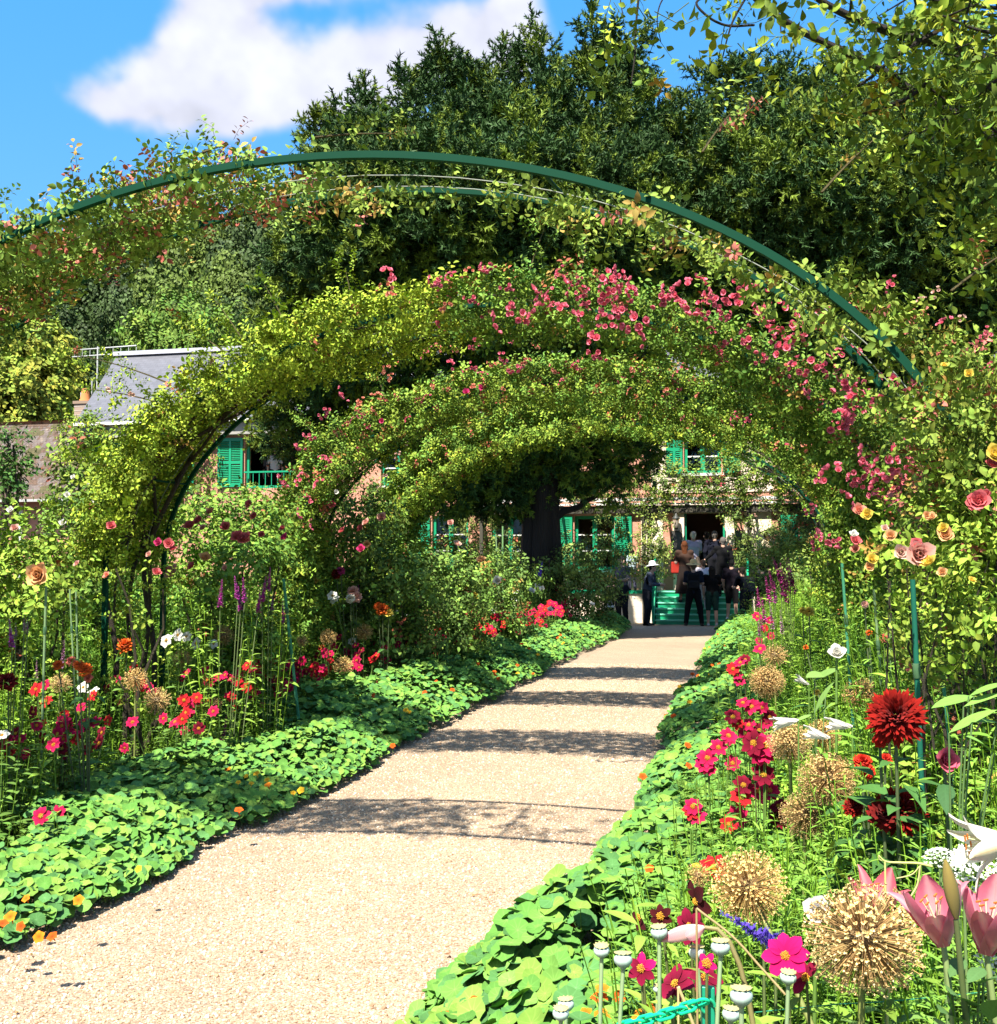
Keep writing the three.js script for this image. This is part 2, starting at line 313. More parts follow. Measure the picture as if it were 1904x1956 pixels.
// ---------------------------------------------------------------- wooded hill behind the village
const hillH = (x, z) => { const t = smooth(-62, -190, z); return t * (61 + 7 * Math.sin(x * 0.021 + 1) + 5 * Math.sin(x * 0.05)) - 0.3; };
{
  const mb = new MB(), nx = 60, nz = 34; const id = [];
  for (let j = 0; j <= nz; j++) for (let k = 0; k <= nx; k++) { const x = -260 + 560 * k / nx, z = -58 - 240 * j / nz; id.push(mb.v(x, hillH(x, z), z, [0.03, 0.045, 0.018])); }
  for (let j = 0; j < nz; j++) for (let k = 0; k < nx; k++) { const a = j * (nx + 1) + k; mb.quad(a, a + 1, a + nx + 2, a + nx + 1); }
  part('hills', mb.geo(), M.matt, scene).userData.kind = 'structure';
  // one crown, many leaf clumps on uneven lobes
  const crowns = [5, 6, 7].map((seed) => {
    const R = RNG(seed), b = new MB();
    for (let l = 0; l < 9; l++) {
      const c = V(R.r(-1, 1) * 2.1, R.r(-1.0, 2.4), R.r(-1, 1) * 2.1), r = R.r(1.0, 1.7);
      for (let k = 0; k < 210; k++) {
        const d = ball(R), p = c.clone().addScaledVector(d, r * R.r(0.75, 1.1)), n = d.clone().addScaledVector(ball(R), 0.6).normalize(), e = V(0, 0, 0).crossVectors(n, ball(R)).normalize();
        b.leaf(p, e, n, R.r(0.22, 0.42), R.r(0.2, 0.36), jit(R, [1, 1, 1], 0.3), { shape: [1, 0.9], droop: 0.3 });
      }
    }
    return b.geo();
  });
  const R = RNG(77), list = [];
  for (let k = 0; k < 2600; k++) {
    const x = R.r(-190, 130), z = -62 - 150 * Math.pow(R(), 0.8), m = fbm(x * 0.03, 1, z * 0.03, 3), g = R();
    const c = m > 0.52 ? [0.085, 0.125, 0.022] : [0.044, 0.074, 0.019], k2 = 0.7 + 0.7 * g;
    list.push({ p: V(x, hillH(x, z) + R.r(0.5, 3), z), q: qTo(V(R.r(-0.1, 0.1), 1, R.r(-0.1, 0.1)), R.r(0, 6.3)), s3: V(1, R.r(0.9, 1.6), 1).multiplyScalar(R.r(0.9, 1.6)), s: 1, c: [c[0] * k2, c[1] * k2, c[2] * k2] });
  }
  const wood = tag(thing('hillside_wood', null, null), 'dark green wood covering the hillside behind the house', 'wood', null, 'stuff');
  split(list, 3, RNG(3)).forEach((l, k) => scatter('foliage', crowns[k], M.needle, wood, l));
}

// ---------------------------------------------------------------- the two big yews in front of the house
const yewTint = (R, p, b) => { const n = fbm(p.x * 0.9, p.y * 0.9, p.z * 0.9, 2), k = 0.75 + 0.7 * n; return R() < 0.34 ? [0.13 * k, 0.185 * k, 0.022 * k] : [0.036 * k, 0.078 * k, 0.020 * k]; };
function yew(label, base, r0, lobes, limbs, seed, per = 250) {
  const t = thing('yew_tree', label, 'tree', base), R = RNG(seed), mb = new MB(), c = [0.014, 0.009, 0.007];
  const loc = (p) => p.clone().sub(base);
  for (let k = 0; k < 5; k++) { const a = k * 1.3, o = V(Math.cos(a), 0, Math.sin(a)).multiplyScalar(r0 * 0.45); mb.tube([o.clone().multiplyScalar(1.35), o.clone().setY(1.2), o.clone().multiplyScalar(0.8).setY(3.4), o.clone().multiplyScalar(0.55).setY(6.5), V(0, 10.5, 0)], (s) => r0 * (0.68 - 0.55 * s), c, 8); }
  for (const L of lobes) if (R() < limbs) limb(mb, V(R.r(-0.1, 0.1), clamp(loc(L.p).y - 1.6, 2.5, 10), 0), loc(L.p), r0 * 0.22, 0.03, R, c, 6, 0.07);
  part('trunk', mb.geo(), M.bark, t);
  const crown = lobeSprays(R, lobes.map((L) => ({ ...L, p: loc(L.p), r: Math.max(0.22, L.r - 0.12) })), per, { size: 1, up: 0.15, inner: 0.3, tint: yewTint, tipUp: 0.9 });
  split(crown, 3, R).forEach((l, k) => scatter('crown', YEW[k], M.needle, t, l));
  return t;
}
// crown lobes: sight line of the lobe, how far it stands, its radius in metres
const lobe = (u, v, d, r, o = {}) => ({ p: onDepth(u, v, d), r, ...o });
const yewLobe = (u, v, d, r, o) => { const y = onDepth(u, v, d).y, d2 = d - 3.4 * smooth(5, 10.5, y); return lobe(u, v, d2, r * d2 / d, o); };
{
  const A = [];
  for (const [u, v0, d, r, sy, keep] of [[640, 235, 26, 0.75], [700, 200, 25.5, 0.75, 1.2], [690, 290, 24.5, 0.9], [760, 285, 25, 0.9], [830, 150, 25.5, 0.85, 1.2], [845, 105, 25.5, 0.45, 1.7], [800, 190, 24.6, 0.7], [890, 170, 25.5, 0.95], [920, 130, 25.8, 0.6, 1.4], [870, 240, 24.5, 1.0], [950, 220, 25, 1.0], [960, 110, 26, 0.35, 1.7], [1005, 165, 25.5, 0.8], [1010, 85, 26, 0.3, 1.8], [1040, 110, 25.6, 0.6, 1.5], [1060, 190, 25, 0.95], [1120, 140, 26.2, 0.75, 1.6], [1150, 75, 26.4, 0.5, 2], [1130, 60, 26.3, 0.3, 2.2], [1160, 190, 25.8, 0.85], [1200, 130, 26.5, 0.6, 1.6], [1215, 70, 26.6, 0.32, 2.4], [1240, 190, 26, 0.8],
    [1000, 280, 24.5, 1.1], [1090, 270, 25, 1.0], [1180, 270, 25.5, 1.0], [1250, 260, 26, 0.8],
    [640, 380, 24.5, 1.0], [720, 370, 23.5, 1.05], [800, 350, 23.8, 1.0], [880, 350, 23.2, 1.1], [960, 380, 23.2, 1.1], [1050, 370, 23.6, 1.1], [1140, 370, 24, 1.05], [1220, 350, 25, 0.9],
    [600, 480, 24.5, 0.95], [670, 470, 23.4, 1.05], [760, 460, 22.8, 1.05], [850, 450, 22.6, 1.1], [940, 470, 22.6, 1.1], [1030, 470, 22.8, 1.1], [1120, 470, 23.4, 1.1], [1210, 450, 24.2, 1.0],
    [570, 570, 24.5, 0.9], [640, 580, 23.6, 1.0], [740, 560, 22.8, 1.1], [840, 560, 22.6, 1.1], [950, 570, 22.8, 1.1], [1060, 570, 23, 1.1], [1160, 560, 23.6, 1.1], [560, 680, 24.5, 0.9], [640, 690, 24, 1], [740, 680, 23.4, 1.1], [860, 690, 23.2, 1.1], [980, 690, 23.2, 1.1], [1100, 690, 23.6, 1.1], [1190, 660, 24.2, 0.9],
    [555, 760, 25, 0.8], [620, 790, 25, 0.8], [700, 800, 25, 0.9], [800, 800, 25, 0.9], [900, 810, 25, 0.9], [1000, 820, 25, 0.9], [1100, 810, 25, 0.9], [1180, 780, 25.4, 0.7], [540, 830, 26, 0.55], [590, 860, 26, 0.5], [1140, 870, 25.5, 0.75], [1195, 880, 25.5, 0.6], [1080, 890, 25.8, 0.8], [1165, 930, 25.8, 0.42], [1235, 850, 25.6, 0.4], [1010, 900, 26, 0.8], [920, 900, 26, 0.8], [840, 890, 26, 0.7], [1215, 800, 25.4, 0.6], [880, 930, 25.4, 0.7], [950, 945, 25.4, 0.6], [925, 895, 25.2, 0.8], [985, 950, 25.6, 0.45], [840, 950, 25.4, 0.6], [1060, 930, 25.8, 0.5], [842, 128, 25.5, 0.42, 2.2, 1], [962, 130, 26, 0.34, 2.4, 1], [1012, 112, 26, 0.34, 2.6, 1], [1042, 130, 25.6, 0.34, 2.2, 1], [1128, 90, 26.3, 0.4, 3, 1], [1158, 100, 26.3, 0.36, 2.6, 1], [1217, 100, 26.6, 0.36, 3, 1], [1192, 140, 26.5, 0.34, 2.4, 1], [700, 205, 25.5, 0.36, 2, 1], [640, 248, 26, 0.36, 1.6, 1], [605, 250, 26, 0.3, 1.2, 1], [905, 155, 25.6, 0.36, 2.4, 1], [782, 190, 25, 0.36, 1.8, 1]]) { const v = keep ? v0 : v0 + 52 * smooth(330, 240, v0); const top = smooth(320, 220, v0); A.push(yewLobe(u, v, d, keep ? r : r * mix(1, 0.84, top), keep ? { sy, sx: 0.55 } : { sy: mix(0.8, 1.5, top), sx: mix(1, 0.62, top) })); }
  yew('tall dark yew with a thick black trunk left of the house door', V(-2.95, 0, -25.2), 0.53, A, 0.5, 101);
  const B = [];
  for (const [u, v0, d, r, sy] of [[1300, 230, 26, 0.75], [1330, 300, 25.5, 0.9], [1345, 130, 27, 0.5, 1.4], [1400, 145, 27, 0.75], [1450, 130, 27.5, 0.7], [1500, 120, 27.5, 0.7], [1380, 200, 26.5, 0.6], [1540, 170, 26.5, 0.8], [1600, 150, 27, 0.9], [1470, 260, 25, 0.9], [1560, 270, 24.6, 1.0], [1420, 330, 24.8, 0.9], [1640, 250, 25.6, 1.0], [1720, 200, 26.5, 1.0],
    [1330, 400, 25, 0.9], [1410, 420, 24.4, 1], [1500, 380, 24, 1.1], [1600, 380, 24, 1.1], [1700, 350, 24.5, 1.1], [1800, 320, 25, 1.2], [1890, 330, 25, 1.2],
    [1290, 470, 25, 0.8], [1370, 490, 24.2, 1], [1460, 500, 23.6, 1.1], [1560, 490, 23.2, 1.1], [1660, 480, 23.4, 1.1], [1760, 460, 24, 1.1], [1860, 460, 24, 1.2], [1950, 430, 25, 1.2],
    [1420, 600, 24, 1], [1520, 600, 23.4, 1.1], [1620, 590, 23.2, 1.1], [1720, 580, 23.4, 1.1], [1820, 580, 24, 1.2], [1920, 560, 24, 1.2], [1480, 700, 24, 1], [1580, 700, 23.6, 1.1], [1690, 690, 23.6, 1.1], [1790, 690, 24, 1.1], [1880, 680, 24, 1.1], [1500, 790, 24.6, 0.8], [1600, 800, 24.4, 0.9], [1700, 800, 24.4, 0.9], [1810, 800, 24.6, 1], [1545, 880, 25, 0.6], [1640, 900, 25, 0.7], [1760, 900, 25, 0.9]]) { const v = v0 + 40 * smooth(300, 200, v0); const top = smooth(300, 180, v0); B.push(yewLobe(u, v, d, r * mix(1, 0.86, top), { sy: mix(0.8, 1.2, top), sx: mix(1, 0.75, top) })); }
  yew('broad dark yew standing right of the house door', V(3.35, 0, -25.4), 0.34, B, 0.5, 102);
}
// ---------------------------------------------------------------- smaller trees left of and behind the house
function roundTree(name, label, base, h, lobes, sprays, per, tint, seed, trunkR, opts = {}) {
  const t = thing(name, label, opts.cat || 'tree', base, opts.group), R = RNG(seed), mb = new MB(), c = [0.09, 0.065, 0.045];
  mb.tube([V(0, 0, 0), V(0.05, h * 0.25, 0), V(-0.05, h * 0.5, 0.05)], [trunkR, trunkR * 0.6], c, 8);
  const LL = lobes.map((L) => ({ ...L, p: L.p.clone().sub(base), r: Math.max(0.12, L.r - 0.2) }));
  for (const L of LL) limb(mb, V(0, h * 0.3, 0), L.p, trunkR * 0.4, 0.02, R, c, 5, 0.1);
  part('trunk', mb.geo(), M.bark, t);
  split(lobeSprays(R, LL, per, { size: opts.size || 1, up: 0.25, inner: 0.35, tint, tipUp: 0.2 }), sprays.length, R).forEach((l, k) => scatter('crown', sprays[k], M.leaf, t, l));
  return t;
}
const green = (a, v = 0.3) => (R, p) => { const k = 1 - v + 2 * v * R(); const w = R.r(0.85, 1.2); return [a[0] * k * w, a[1] * k, a[2] * k]; };
{
  const L = [[20, 690, 45, 2.2], [70, 680, 45, 1.5], [-30, 700, 45, 2.4], [30, 760, 44, 2.0], [95, 740, 44.5, 1.3], [-20, 800, 44, 2.3], [60, 800, 44, 1.6], [115, 790, 45, 1], [30, 660, 46, 1.2], [75, 655, 46, 0.8]].map((a) => lobe(...a));
  roundTree('lime_tree', 'pale yellow-green rounded tree behind the tiled annexe roof at far left', V(onDepth(20, 1000, 45).x, 0, onDepth(20, 1000, 45).z), 8, L, SMALLTREE, 75, green([0.25, 0.30, 0.04]), 201, 0.3, { size: 1.1 });
  const L2 = [[270, 650, 48, 1.1], [330, 620, 48, 1.3], [390, 640, 47, 1.2], [300, 680, 47, 1.2], [370, 680, 47, 1.4], [430, 640, 48, 1.2], [350, 590, 49, 1]].map((a) => lobe(...a));
  roundTree('ash_tree', 'bright green tree rising behind the slate roof', V(onDepth(350, 1000, 48).x, 0, onDepth(350, 1000, 48).z), 8, L2, SMALLTREE, 70, green([0.13, 0.22, 0.035]), 202, 0.25, { size: 1.1 });
  const L3 = [[-10, 860, 22, 0.55], [25, 850, 22, 0.45], [45, 880, 22, 0.35], [-20, 910, 21.6, 0.6], [30, 905, 21.6, 0.5], [10, 930, 21.5, 0.5], [-60, 900, 22, 0.8], [15, 830, 22, 0.3]].map((a) => lobe(...a));
  roundTree('laurel_tree', 'dense dark green clipped tree in front of the tiled annexe roof', V(onDepth(0, 1000, 22).x, 0, onDepth(0, 1000, 22).z), 3, L3, BROAD, 320, green([0.07, 0.15, 0.03]), 203, 0.12, { size: 1 });
}

// ---------------------------------------------------------------- the house
const FZ = -31.5;                                                             // plane of the front wall
const renderTex = tile(512, (u, v) => { const n = pfbm(u, v, 6, 5, 51), m = pfbm(u, v, 60, 3, 61); const k = 0.86 + 0.2 * n + 0.08 * m; return toS([k, k, k * 0.99].map((x) => Math.min(1, x * 0.95))); }, true);
const house = {
  pink: new THREE.MeshPhysicalMaterial({ name: 'pink_render', color: new THREE.Color().setRGB(0.56, 0.27, 0.185), roughness: 0.95, map: renderTex, bumpMap: grainBump, bumpScale: 0.02 }),
  cream: new THREE.MeshPhysicalMaterial({ name: 'cream_render', color: new THREE.Color().setRGB(0.80, 0.67, 0.52), roughness: 0.92, map: renderTex, bumpMap: grainBump, bumpScale: 0.01 }),
  green: new THREE.MeshPhysicalMaterial({ name: 'green_gloss_paint', color: new THREE.Color().setRGB(0.006, 0.27, 0.125), roughness: 0.4 }),
  white: new THREE.MeshPhysicalMaterial({ name: 'white_paint', color: new THREE.Color().setRGB(0.75, 0.74, 0.70), roughness: 0.5 }),
  dark: new THREE.MeshPhysicalMaterial({ name: 'dark_interior', color: new THREE.Color().setRGB(0.02, 0.02, 0.02), roughness: 0.9 }),
  glass: new THREE.MeshPhysicalMaterial({ name: 'window_glass', color: new THREE.Color(1, 1, 1), roughness: 0.02, transmission: 1, thickness: 0, ior: 1.5, side: THREE.DoubleSide }),
  timber: new THREE.MeshPhysicalMaterial({ name: 'dark_timber', color: new THREE.Color().setRGB(0.05, 0.045, 0.03), roughness: 0.8 }),
};
{
  const slate = tile(512, (u, v) => { const r = Math.floor(v * 16), s = (u * 10 + (r % 2) * 0.5) % 1, id = hash3(Math.floor(u * 10 + (r % 2) * 0.5) % 10, r, 5), e = (v * 16) % 1; const k = (0.84 + 0.24 * id) * (s < 0.05 ? 0.72 : 1) * (e < 0.1 ? 0.78 : 1) * (0.9 + 0.2 * pfbm(u, v, 12, 3, 9)); return toS([0.098 * k, 0.100 * k, 0.118 * k]); }, true);
  const tiles = tile(1024, (u, v) => { const r = Math.floor(v * 20), cc = Math.floor(u * 14 + (r % 2) * 0.5), id = hash3(cc % 14, r, 15), s = (u * 14 + (r % 2) * 0.5) % 1, e = (v * 20) % 1, moss = pfbm(u, v, 5, 5, 19), grey = pfbm(u, v, 9, 4, 29); const k = (0.85 + 0.3 * id) * (s < 0.08 ? 0.9 : 1) * (e < 0.14 ? 0.82 : 1) * (0.75 + 0.5 * pfbm(u, v, 14, 4, 77)); let c = [0.10, 0.062, 0.042]; if (grey > 0.52) c = [0.125, 0.10, 0.09]; if (moss > 0.58) c = [0.08, 0.07, 0.028]; if (id > 0.97) c = [0.15, 0.12, 0.095]; return toS(c.map((x) => x * k)); }, true);
  const tilesBump = tile(512, (u, v) => { const r = Math.floor(v * 20), e = (v * 20) % 1, s = (u * 14 + (r % 2) * 0.5) % 1; const h = e * 0.8 + 0.2 * hash3(Math.floor(u * 14 + (r % 2) * 0.5) % 14, r, 15) - (s < 0.08 ? 0.3 : 0); return [h, h, h]; });
  const slateM = new THREE.MeshPhysicalMaterial({ name: 'slate', map: slate, roughness: 0.55, side: THREE.DoubleSide }), tileM = new THREE.MeshPhysicalMaterial({ name: 'clay_tile', map: rep(tiles, 2.5, 2), bumpMap: rep(tilesBump, 2.5, 2), bumpScale: 0.03, roughness: 0.95, side: THREE.DoubleSide });
  const H = thing('long_house', 'long pink rendered house with green shutters and slate roof at the path end', 'house', V(0, 0, FZ));
  const openings = [                                                          // x0, x1, y0, y1 in the front wall
    ['door', -0.03, 1.09, 0.88, 3.04], ['win', -3.15, -2.0, 1.45, 3.0], ['win', -7.4, -6.3, 1.45, 3.05], ['win', -5.6, -4.5, 1.45, 3.0], ['win', 3.1, 4.2, 1.45, 3.0],
    ['up', -0.02, 1.0, 4.15, 5.55], ['up', -13.42, -11.6, 3.95, 5.52], ['up', -17.6, -16.45, 3.95, 5.52], ['up', -9, -8, 3.95, 5.5], ['up', -5.5, -4.4, 3.95, 5.5], ['up', 4.6, 5.6, 3.95, 5.5],
  ];
  const X0 = -18.95, X1 = 11, TOP = 5.98;
  const s = new THREE.Shape([[X0, 0], [X1, 0], [X1, TOP], [X0, TOP]].map(([x, y]) => new THREE.Vector2(x, y)));
  for (const [, a, b, c, d] of openings) s.holes.push(new THREE.Path([[a, c], [a, d], [b, d], [b, c]].map(([x, y]) => new THREE.Vector2(x, y))));
  const wall = new THREE.ExtrudeGeometry(s, { depth: 0.42, bevelEnabled: false }); wall.translate(0, 0, -0.42);
  const U = wall.attributes.uv; for (let k = 0; k < U.count; k++) U.setXY(k, U.getX(k) / 2, U.getY(k) / 2);
  part('wall', wall, house.pink, H);
  const shell = new MB(); for (const [x, y, z, a, b, c] of [[X0 + 0.2, 2.99, -2.9, 0.4, 5.98, 4.9], [X1 - 0.2, 2.99, -2.9, 0.4, 5.98, 4.9], [(X0 + X1) / 2, 2.99, -5.2, X1 - X0 - 0.8, 5.98, 0.35]]) shell.box(x, y, z, a, b, c, [1, 1, 1]);
  part('wall', shell.geo(), house.pink, H);
  const floors = new MB(); floors.box((X0 + X1) / 2, 3.5, -2.7, X1 - X0 - 0.9, 0.3, 4.5, [1, 1, 1]).box((X0 + X1) / 2, 0.74, -2.7, X1 - X0 - 0.9, 0.25, 4.5, [1, 1, 1]).box((X0 + X1) / 2, 5.8, -2.7, X1 - X0 - 0.9, 0.12, 4.5, [1, 1, 1]);
  for (const x of [-15, -10.2, -3.9, 2.6, 6]) floors.box(x, 2.2, -2.7, 0.15, 2.5, 4.5, [1, 1, 1]).box(x, 4.7, -2.7, 0.15, 2.1, 4.5, [1, 1, 1]);
  part('interior', floors.geo(), house.dark, H);
  // slate roof: straight slopes, a flared left verge, zinc ridge and gutter
  const rf = new MB(), W1 = [1, 1, 1], RY = 8.78, RZ = -2.35;
  const a = rf.v(X0 - 0.15, TOP + 0.08, 0.42, W1, (X0 - 0.15) / 2, 0), b = rf.v(X1, TOP + 0.08, 0.42, W1, X1 / 2, 0), c = rf.v(X1, RY, RZ, W1, X1 / 2, 1.9), d = rf.v(-19.35, RY, RZ, W1, -9.6, 1.9); rf.quad(a, b, c, d);
  const e = rf.v(X0 - 0.15, TOP + 0.08, -5.6, W1, 0, 0), f = rf.v(X1, TOP + 0.08, -5.6, W1, 14, 0); rf.quad(f, e, d, c); rf.tri(a, d, e); rf.tri(b, f, c);
  const roof = part('roof', rf.flat(), slateM, H);
  part('ridge', new THREE.BoxGeometry(X1 + 19.4, 0.14, 0.3).translate((X1 - 19.4) / 2, RY + 0.04, RZ), new THREE.MeshPhysicalMaterial({ name: 'zinc', color: new THREE.Color().setRGB(0.5, 0.5, 0.55), roughness: 0.5, metalness: 0.3 }), roof);
  part('gutter', new THREE.BoxGeometry(X1 - X0 + 0.2, 0.09, 0.12).translate((X0 + X1) / 2, TOP + 0.05, 0.47), house.white, H);
  part('eave', new THREE.BoxGeometry(X1 - X0 - 0.1, 0.36, 0.34).translate((X0 + X1) / 2, TOP - 0.2, 0.175), new THREE.MeshPhysicalMaterial({ name: 'eave_boards', color: new THREE.Color().setRGB(0.30, 0.29, 0.26), roughness: 0.85 }), H);
  // cream surrounds, a few millimetres proud of the wall
  const pan = (x0, x1, y0, y1, t = 0.025) => part('surround', new THREE.BoxGeometry(x1 - x0, y1 - y0, t).translate((x0 + x1) / 2, (y0 + y1) / 2, t / 2), house.cream, H);
  pan(-0.34, -0.03, 0.88, 3.32, 0.07); pan(1.09, 1.36, 0.88, 3.32, 0.07); pan(-0.03, 1.09, 3.04, 3.32, 0.07);
  pan(-1.24, -0.62, 0.88, 3.3); pan(1.62, 2.35, 0.88, 3.3); pan(-4.3, -3.55, 0.9, 3.3); pan(-8.6, -8.1, 0.9, 3.3);
  pan(-0.95, -0.06, 3.62, 5.6); pan(1.05, 2.42, 3.62, 5.6); pan(-0.06, 1.05, 3.62, 4.1);
  // windows: frame, glazing bars, pane, sill
  openings.forEach(([kind, x0, x1, y0, y1]) => {
    if (kind === 'door') {
      const dj = new MB(); dj.box(-0.005, 1.96, -0.18, 0.06, 2.16, 0.2, W1).box(1.065, 1.96, -0.18, 0.06, 2.16, 0.2, W1); part('door_frame', dj.geo(), house.green, H); return;
    }
    const fr = new MB(), w = x1 - x0, h = y1 - y0, cx = (x0 + x1) / 2, cy = (y0 + y1) / 2, z = -0.16, open = x0 === -13.42;
    for (const sx of [-1, 1]) fr.box(cx + sx * (w / 2 - 0.045), cy, z, 0.09, h, 0.09, W1);
    fr.box(cx, y1 - 0.045, z, w - 0.18, 0.09, 0.09, W1).box(cx, y0 + 0.045, z, w - 0.18, 0.09, 0.09, W1);
    if (!open) fr.box(cx, cy, z, 0.13, h - 0.18, 0.1, W1);
    const win = part('window', fr.geo(), house.green, H);
    if (open) { const rl = new MB(); rl.box(cx, y0 + 0.5, 0.04, w, 0.05, 0.05, W1); for (let k = 0; k < 9; k++) rl.box(x0 + 0.1 + k * (w - 0.2) / 8, y0 + 0.25, 0.04, 0.02, 0.46, 0.02, W1); part('railing', rl.geo(), house.green, win); return; }
    for (const k of [1, 2]) for (const sx of [-1, 1]) part('glazing_bar', new THREE.BoxGeometry(w / 2 - 0.16, 0.035, 0.05).translate(cx + sx * w / 4, y0 + 0.09 + (h - 0.18) * k / 3, z), house.white, win);
    for (const sx of [-1, 1]) part('pane', new THREE.PlaneGeometry(w / 2 - 0.155, h - 0.18).translate(cx + sx * (w / 4 - 0.012), cy, z - 0.028), house.glass, win);
    part('sill', new THREE.BoxGeometry(w + 0.16, 0.07, 0.2).translate(cx, y0 - 0.035, 0.09), house.white, win);
  });
  // louvred shutters folded back against the wall
  const shutter = (x0, x1, y0, y1, z = 0.07) => {
    const fr = new MB(), w = x1 - x0, h = y1 - y0, st = 0.075;
    for (const x of [x0 + st / 2, (x0 + x1) / 2, x1 - st / 2]) fr.box(x, (y0 + y1) / 2, z, st, h, 0.045, W1);
    for (const y of [y0 + 0.05, (y0 + y1) / 2, y1 - 0.05]) for (const k of [0, 1]) fr.box(x0 + w * (0.25 + 0.5 * k), y, z, w / 2 - st * 1.5 / 1.5, 0.1, 0.043, W1);
    const S = part('shutter', fr.geo(), house.green, H), sl = new MB(), n = Math.round(h / 0.062), tiltM = new THREE.Matrix4().makeRotationX(0.7);
    for (let k = 0; k < n; k++) { const y = y0 + 0.12 + (h - 0.24) * k / (n - 1); if (Math.abs(y - (y0 + y1) / 2) < 0.06) continue; for (const q of [0, 1]) sl.box(x0 + w * (0.25 + 0.5 * q), y, z, w / 2 - 0.1, 0.012, 0.06, W1, tiltM); }
    part('slat', sl.geo(), house.green, S).userData.kind = 'stuff';
  };
  for (const [x0, x1, y0, y1] of [[-14.3, -13.46, 4.0, 5.52], [-11.55, -10.75, 4.0, 5.52], [-18.5, -17.64, 3.95, 5.52], [-16.4, -15.1, 3.9, 5.5], [1.05, 1.52, 4.15, 5.52], [-0.52, -0.06, 4.15, 5.52], [-1.98, -1.5, 1.5, 3.0], [-3.7, -3.2, 1.5, 3.0], [-7.95, -7.45, 1.5, 3.05], [4.25, 4.75, 1.5, 3.0], [2.6, 3.06, 1.5, 3.0]]) shutter(x0, x1, y0, y1);
  // notice boards either side of the door
  for (const x of [-0.24, 1.5]) { const bd = part('notice_board', new RoundedBoxGeometry(0.3, 0.86, 0.05, 2, 0.012).translate(x, 2.12, 0.13), house.timber, H); part('board_face', new THREE.BoxGeometry(0.24, 0.76, 0.006).translate(x, 2.12, 0.16), new THREE.MeshPhysicalMaterial({ name: 'board_face', color: new THREE.Color().setRGB(0.06, 0.055, 0.05), roughness: 0.35 }), bd); }
  // green-painted terrace along the front
  const te = new MB(); te.box(0.4, 0.42, 0.62, 13, 0.84, 1.2, W1); part('terrace', te.geo(), house.cream, H);
  part('terrace_edge', new THREE.BoxGeometry(13.1, 0.08, 1.26).translate(0.4, 0.88 - 0.035, 0.63), house.green, H);

  // left annexe with an old clay-tile roof
  const N = thing('tiled_annexe', 'low annexe with a mottled brown clay-tile roof left of the slate roof', 'house', V(-22, 0, FZ));
  const aw = new MB(); aw.box(-0.3, 1.95, -2.2, 6.6, 3.9, 4.3, W1); part('wall', aw.geo(), house.pink, N);
  const ar = new MB(), w0 = -4.2, w1 = 2.95; { const rows = 8, ids = []; const prof = (t) => [mix(3.66, 6.5, t) - 0.22 * Math.sin(t * Math.PI), mix(0.55, -2.35, t)]; for (let k = 0; k <= rows; k++) { const [y, z] = prof(k / rows); ids.push([ar.v(w0, y, z, W1, w0 / 4, k / rows), ar.v(w1, y, z, W1, w1 / 4, k / rows)]); } for (let k = 0; k < rows; k++) ar.quad(ids[k][0], ids[k][1], ids[k + 1][1], ids[k + 1][0]); const bk = ar.v(w0, 3.7, -5, W1, 0, 0), bk2 = ar.v(w1, 3.7, -5, W1, 1.8, 0); ar.quad(bk2, bk, ids[rows][0], ids[rows][1]); }
  const aroof = part('roof', ar.geo(), tileM, N);
  const rt = new THREE.CylinderGeometry(0.11, 0.13, 0.36, 8, 1, false, 0, Math.PI); rt.rotateZ(Math.PI / 2); rt.rotateX(-Math.PI / 2);
  const rtm = [[0.30, 0.15, 0.085], [0.24, 0.13, 0.08], [0.33, 0.19, 0.11]].map((c2) => new THREE.MeshPhysicalMaterial({ color: new THREE.Color().setRGB(...c2), roughness: 0.95, side: THREE.DoubleSide }));
  for (let k = 0; k < 20; k++) { const q = part('ridge_tile', rt, rtm[k % 3], aroof); q.position.set(w0 + 0.2 + k * 0.355, 6.49 + 0.012 * (k % 2), -2.35); q.rotation.z = 0.02 * Math.sin(k * 5); }
  part('gutter', new THREE.BoxGeometry(7.1, 0.08, 0.1).translate(-0.6, 3.64, 0.6), new THREE.MeshPhysicalMaterial({ color: new THREE.Color().setRGB(0.4, 0.4, 0.38), roughness: 0.6 }), N);
  const pipe = new MB(); pipe.tube([V(0.9, 3.5, 0.2), V(0.9, 0.2, 0.2)], 0.06, [0.7, 0.7, 0.68], 8); part('downpipe', pipe.geo(), M.matt, N);
  const cb = new MB(); cb.box(1.2, 6.55, -2.75, 0.52, 1.3, 0.5, [0.30, 0.22, 0.17]); cb.box(1.2, 7.24, -2.75, 0.6, 0.1, 0.58, [0.24, 0.17, 0.12]); for (let k = 0; k < 5; k++) cb.box(1.2, 6.5 + k * 0.15, -2.75, 0.536, 0.02, 0.516, [0.42, 0.38, 0.33]);
  const chim = part('chimney', cb.geo(), M.matt, N);
  const pot = new THREE.LatheGeometry([[0.2, 0], [0.2, 0.06], [0.17, 0.1], [0.13, 0.4], [0.145, 0.44], [0.11, 0.46]].map(([x, y]) => new THREE.Vector2(x, y)), 16); pot.translate(1.2, 7.29, -2.75);
  part('chimney_pot', pot, new THREE.MeshPhysicalMaterial({ name: 'terracotta', color: new THREE.Color().setRGB(0.58, 0.20, 0.065), roughness: 0.9, side: THREE.DoubleSide }), chim);
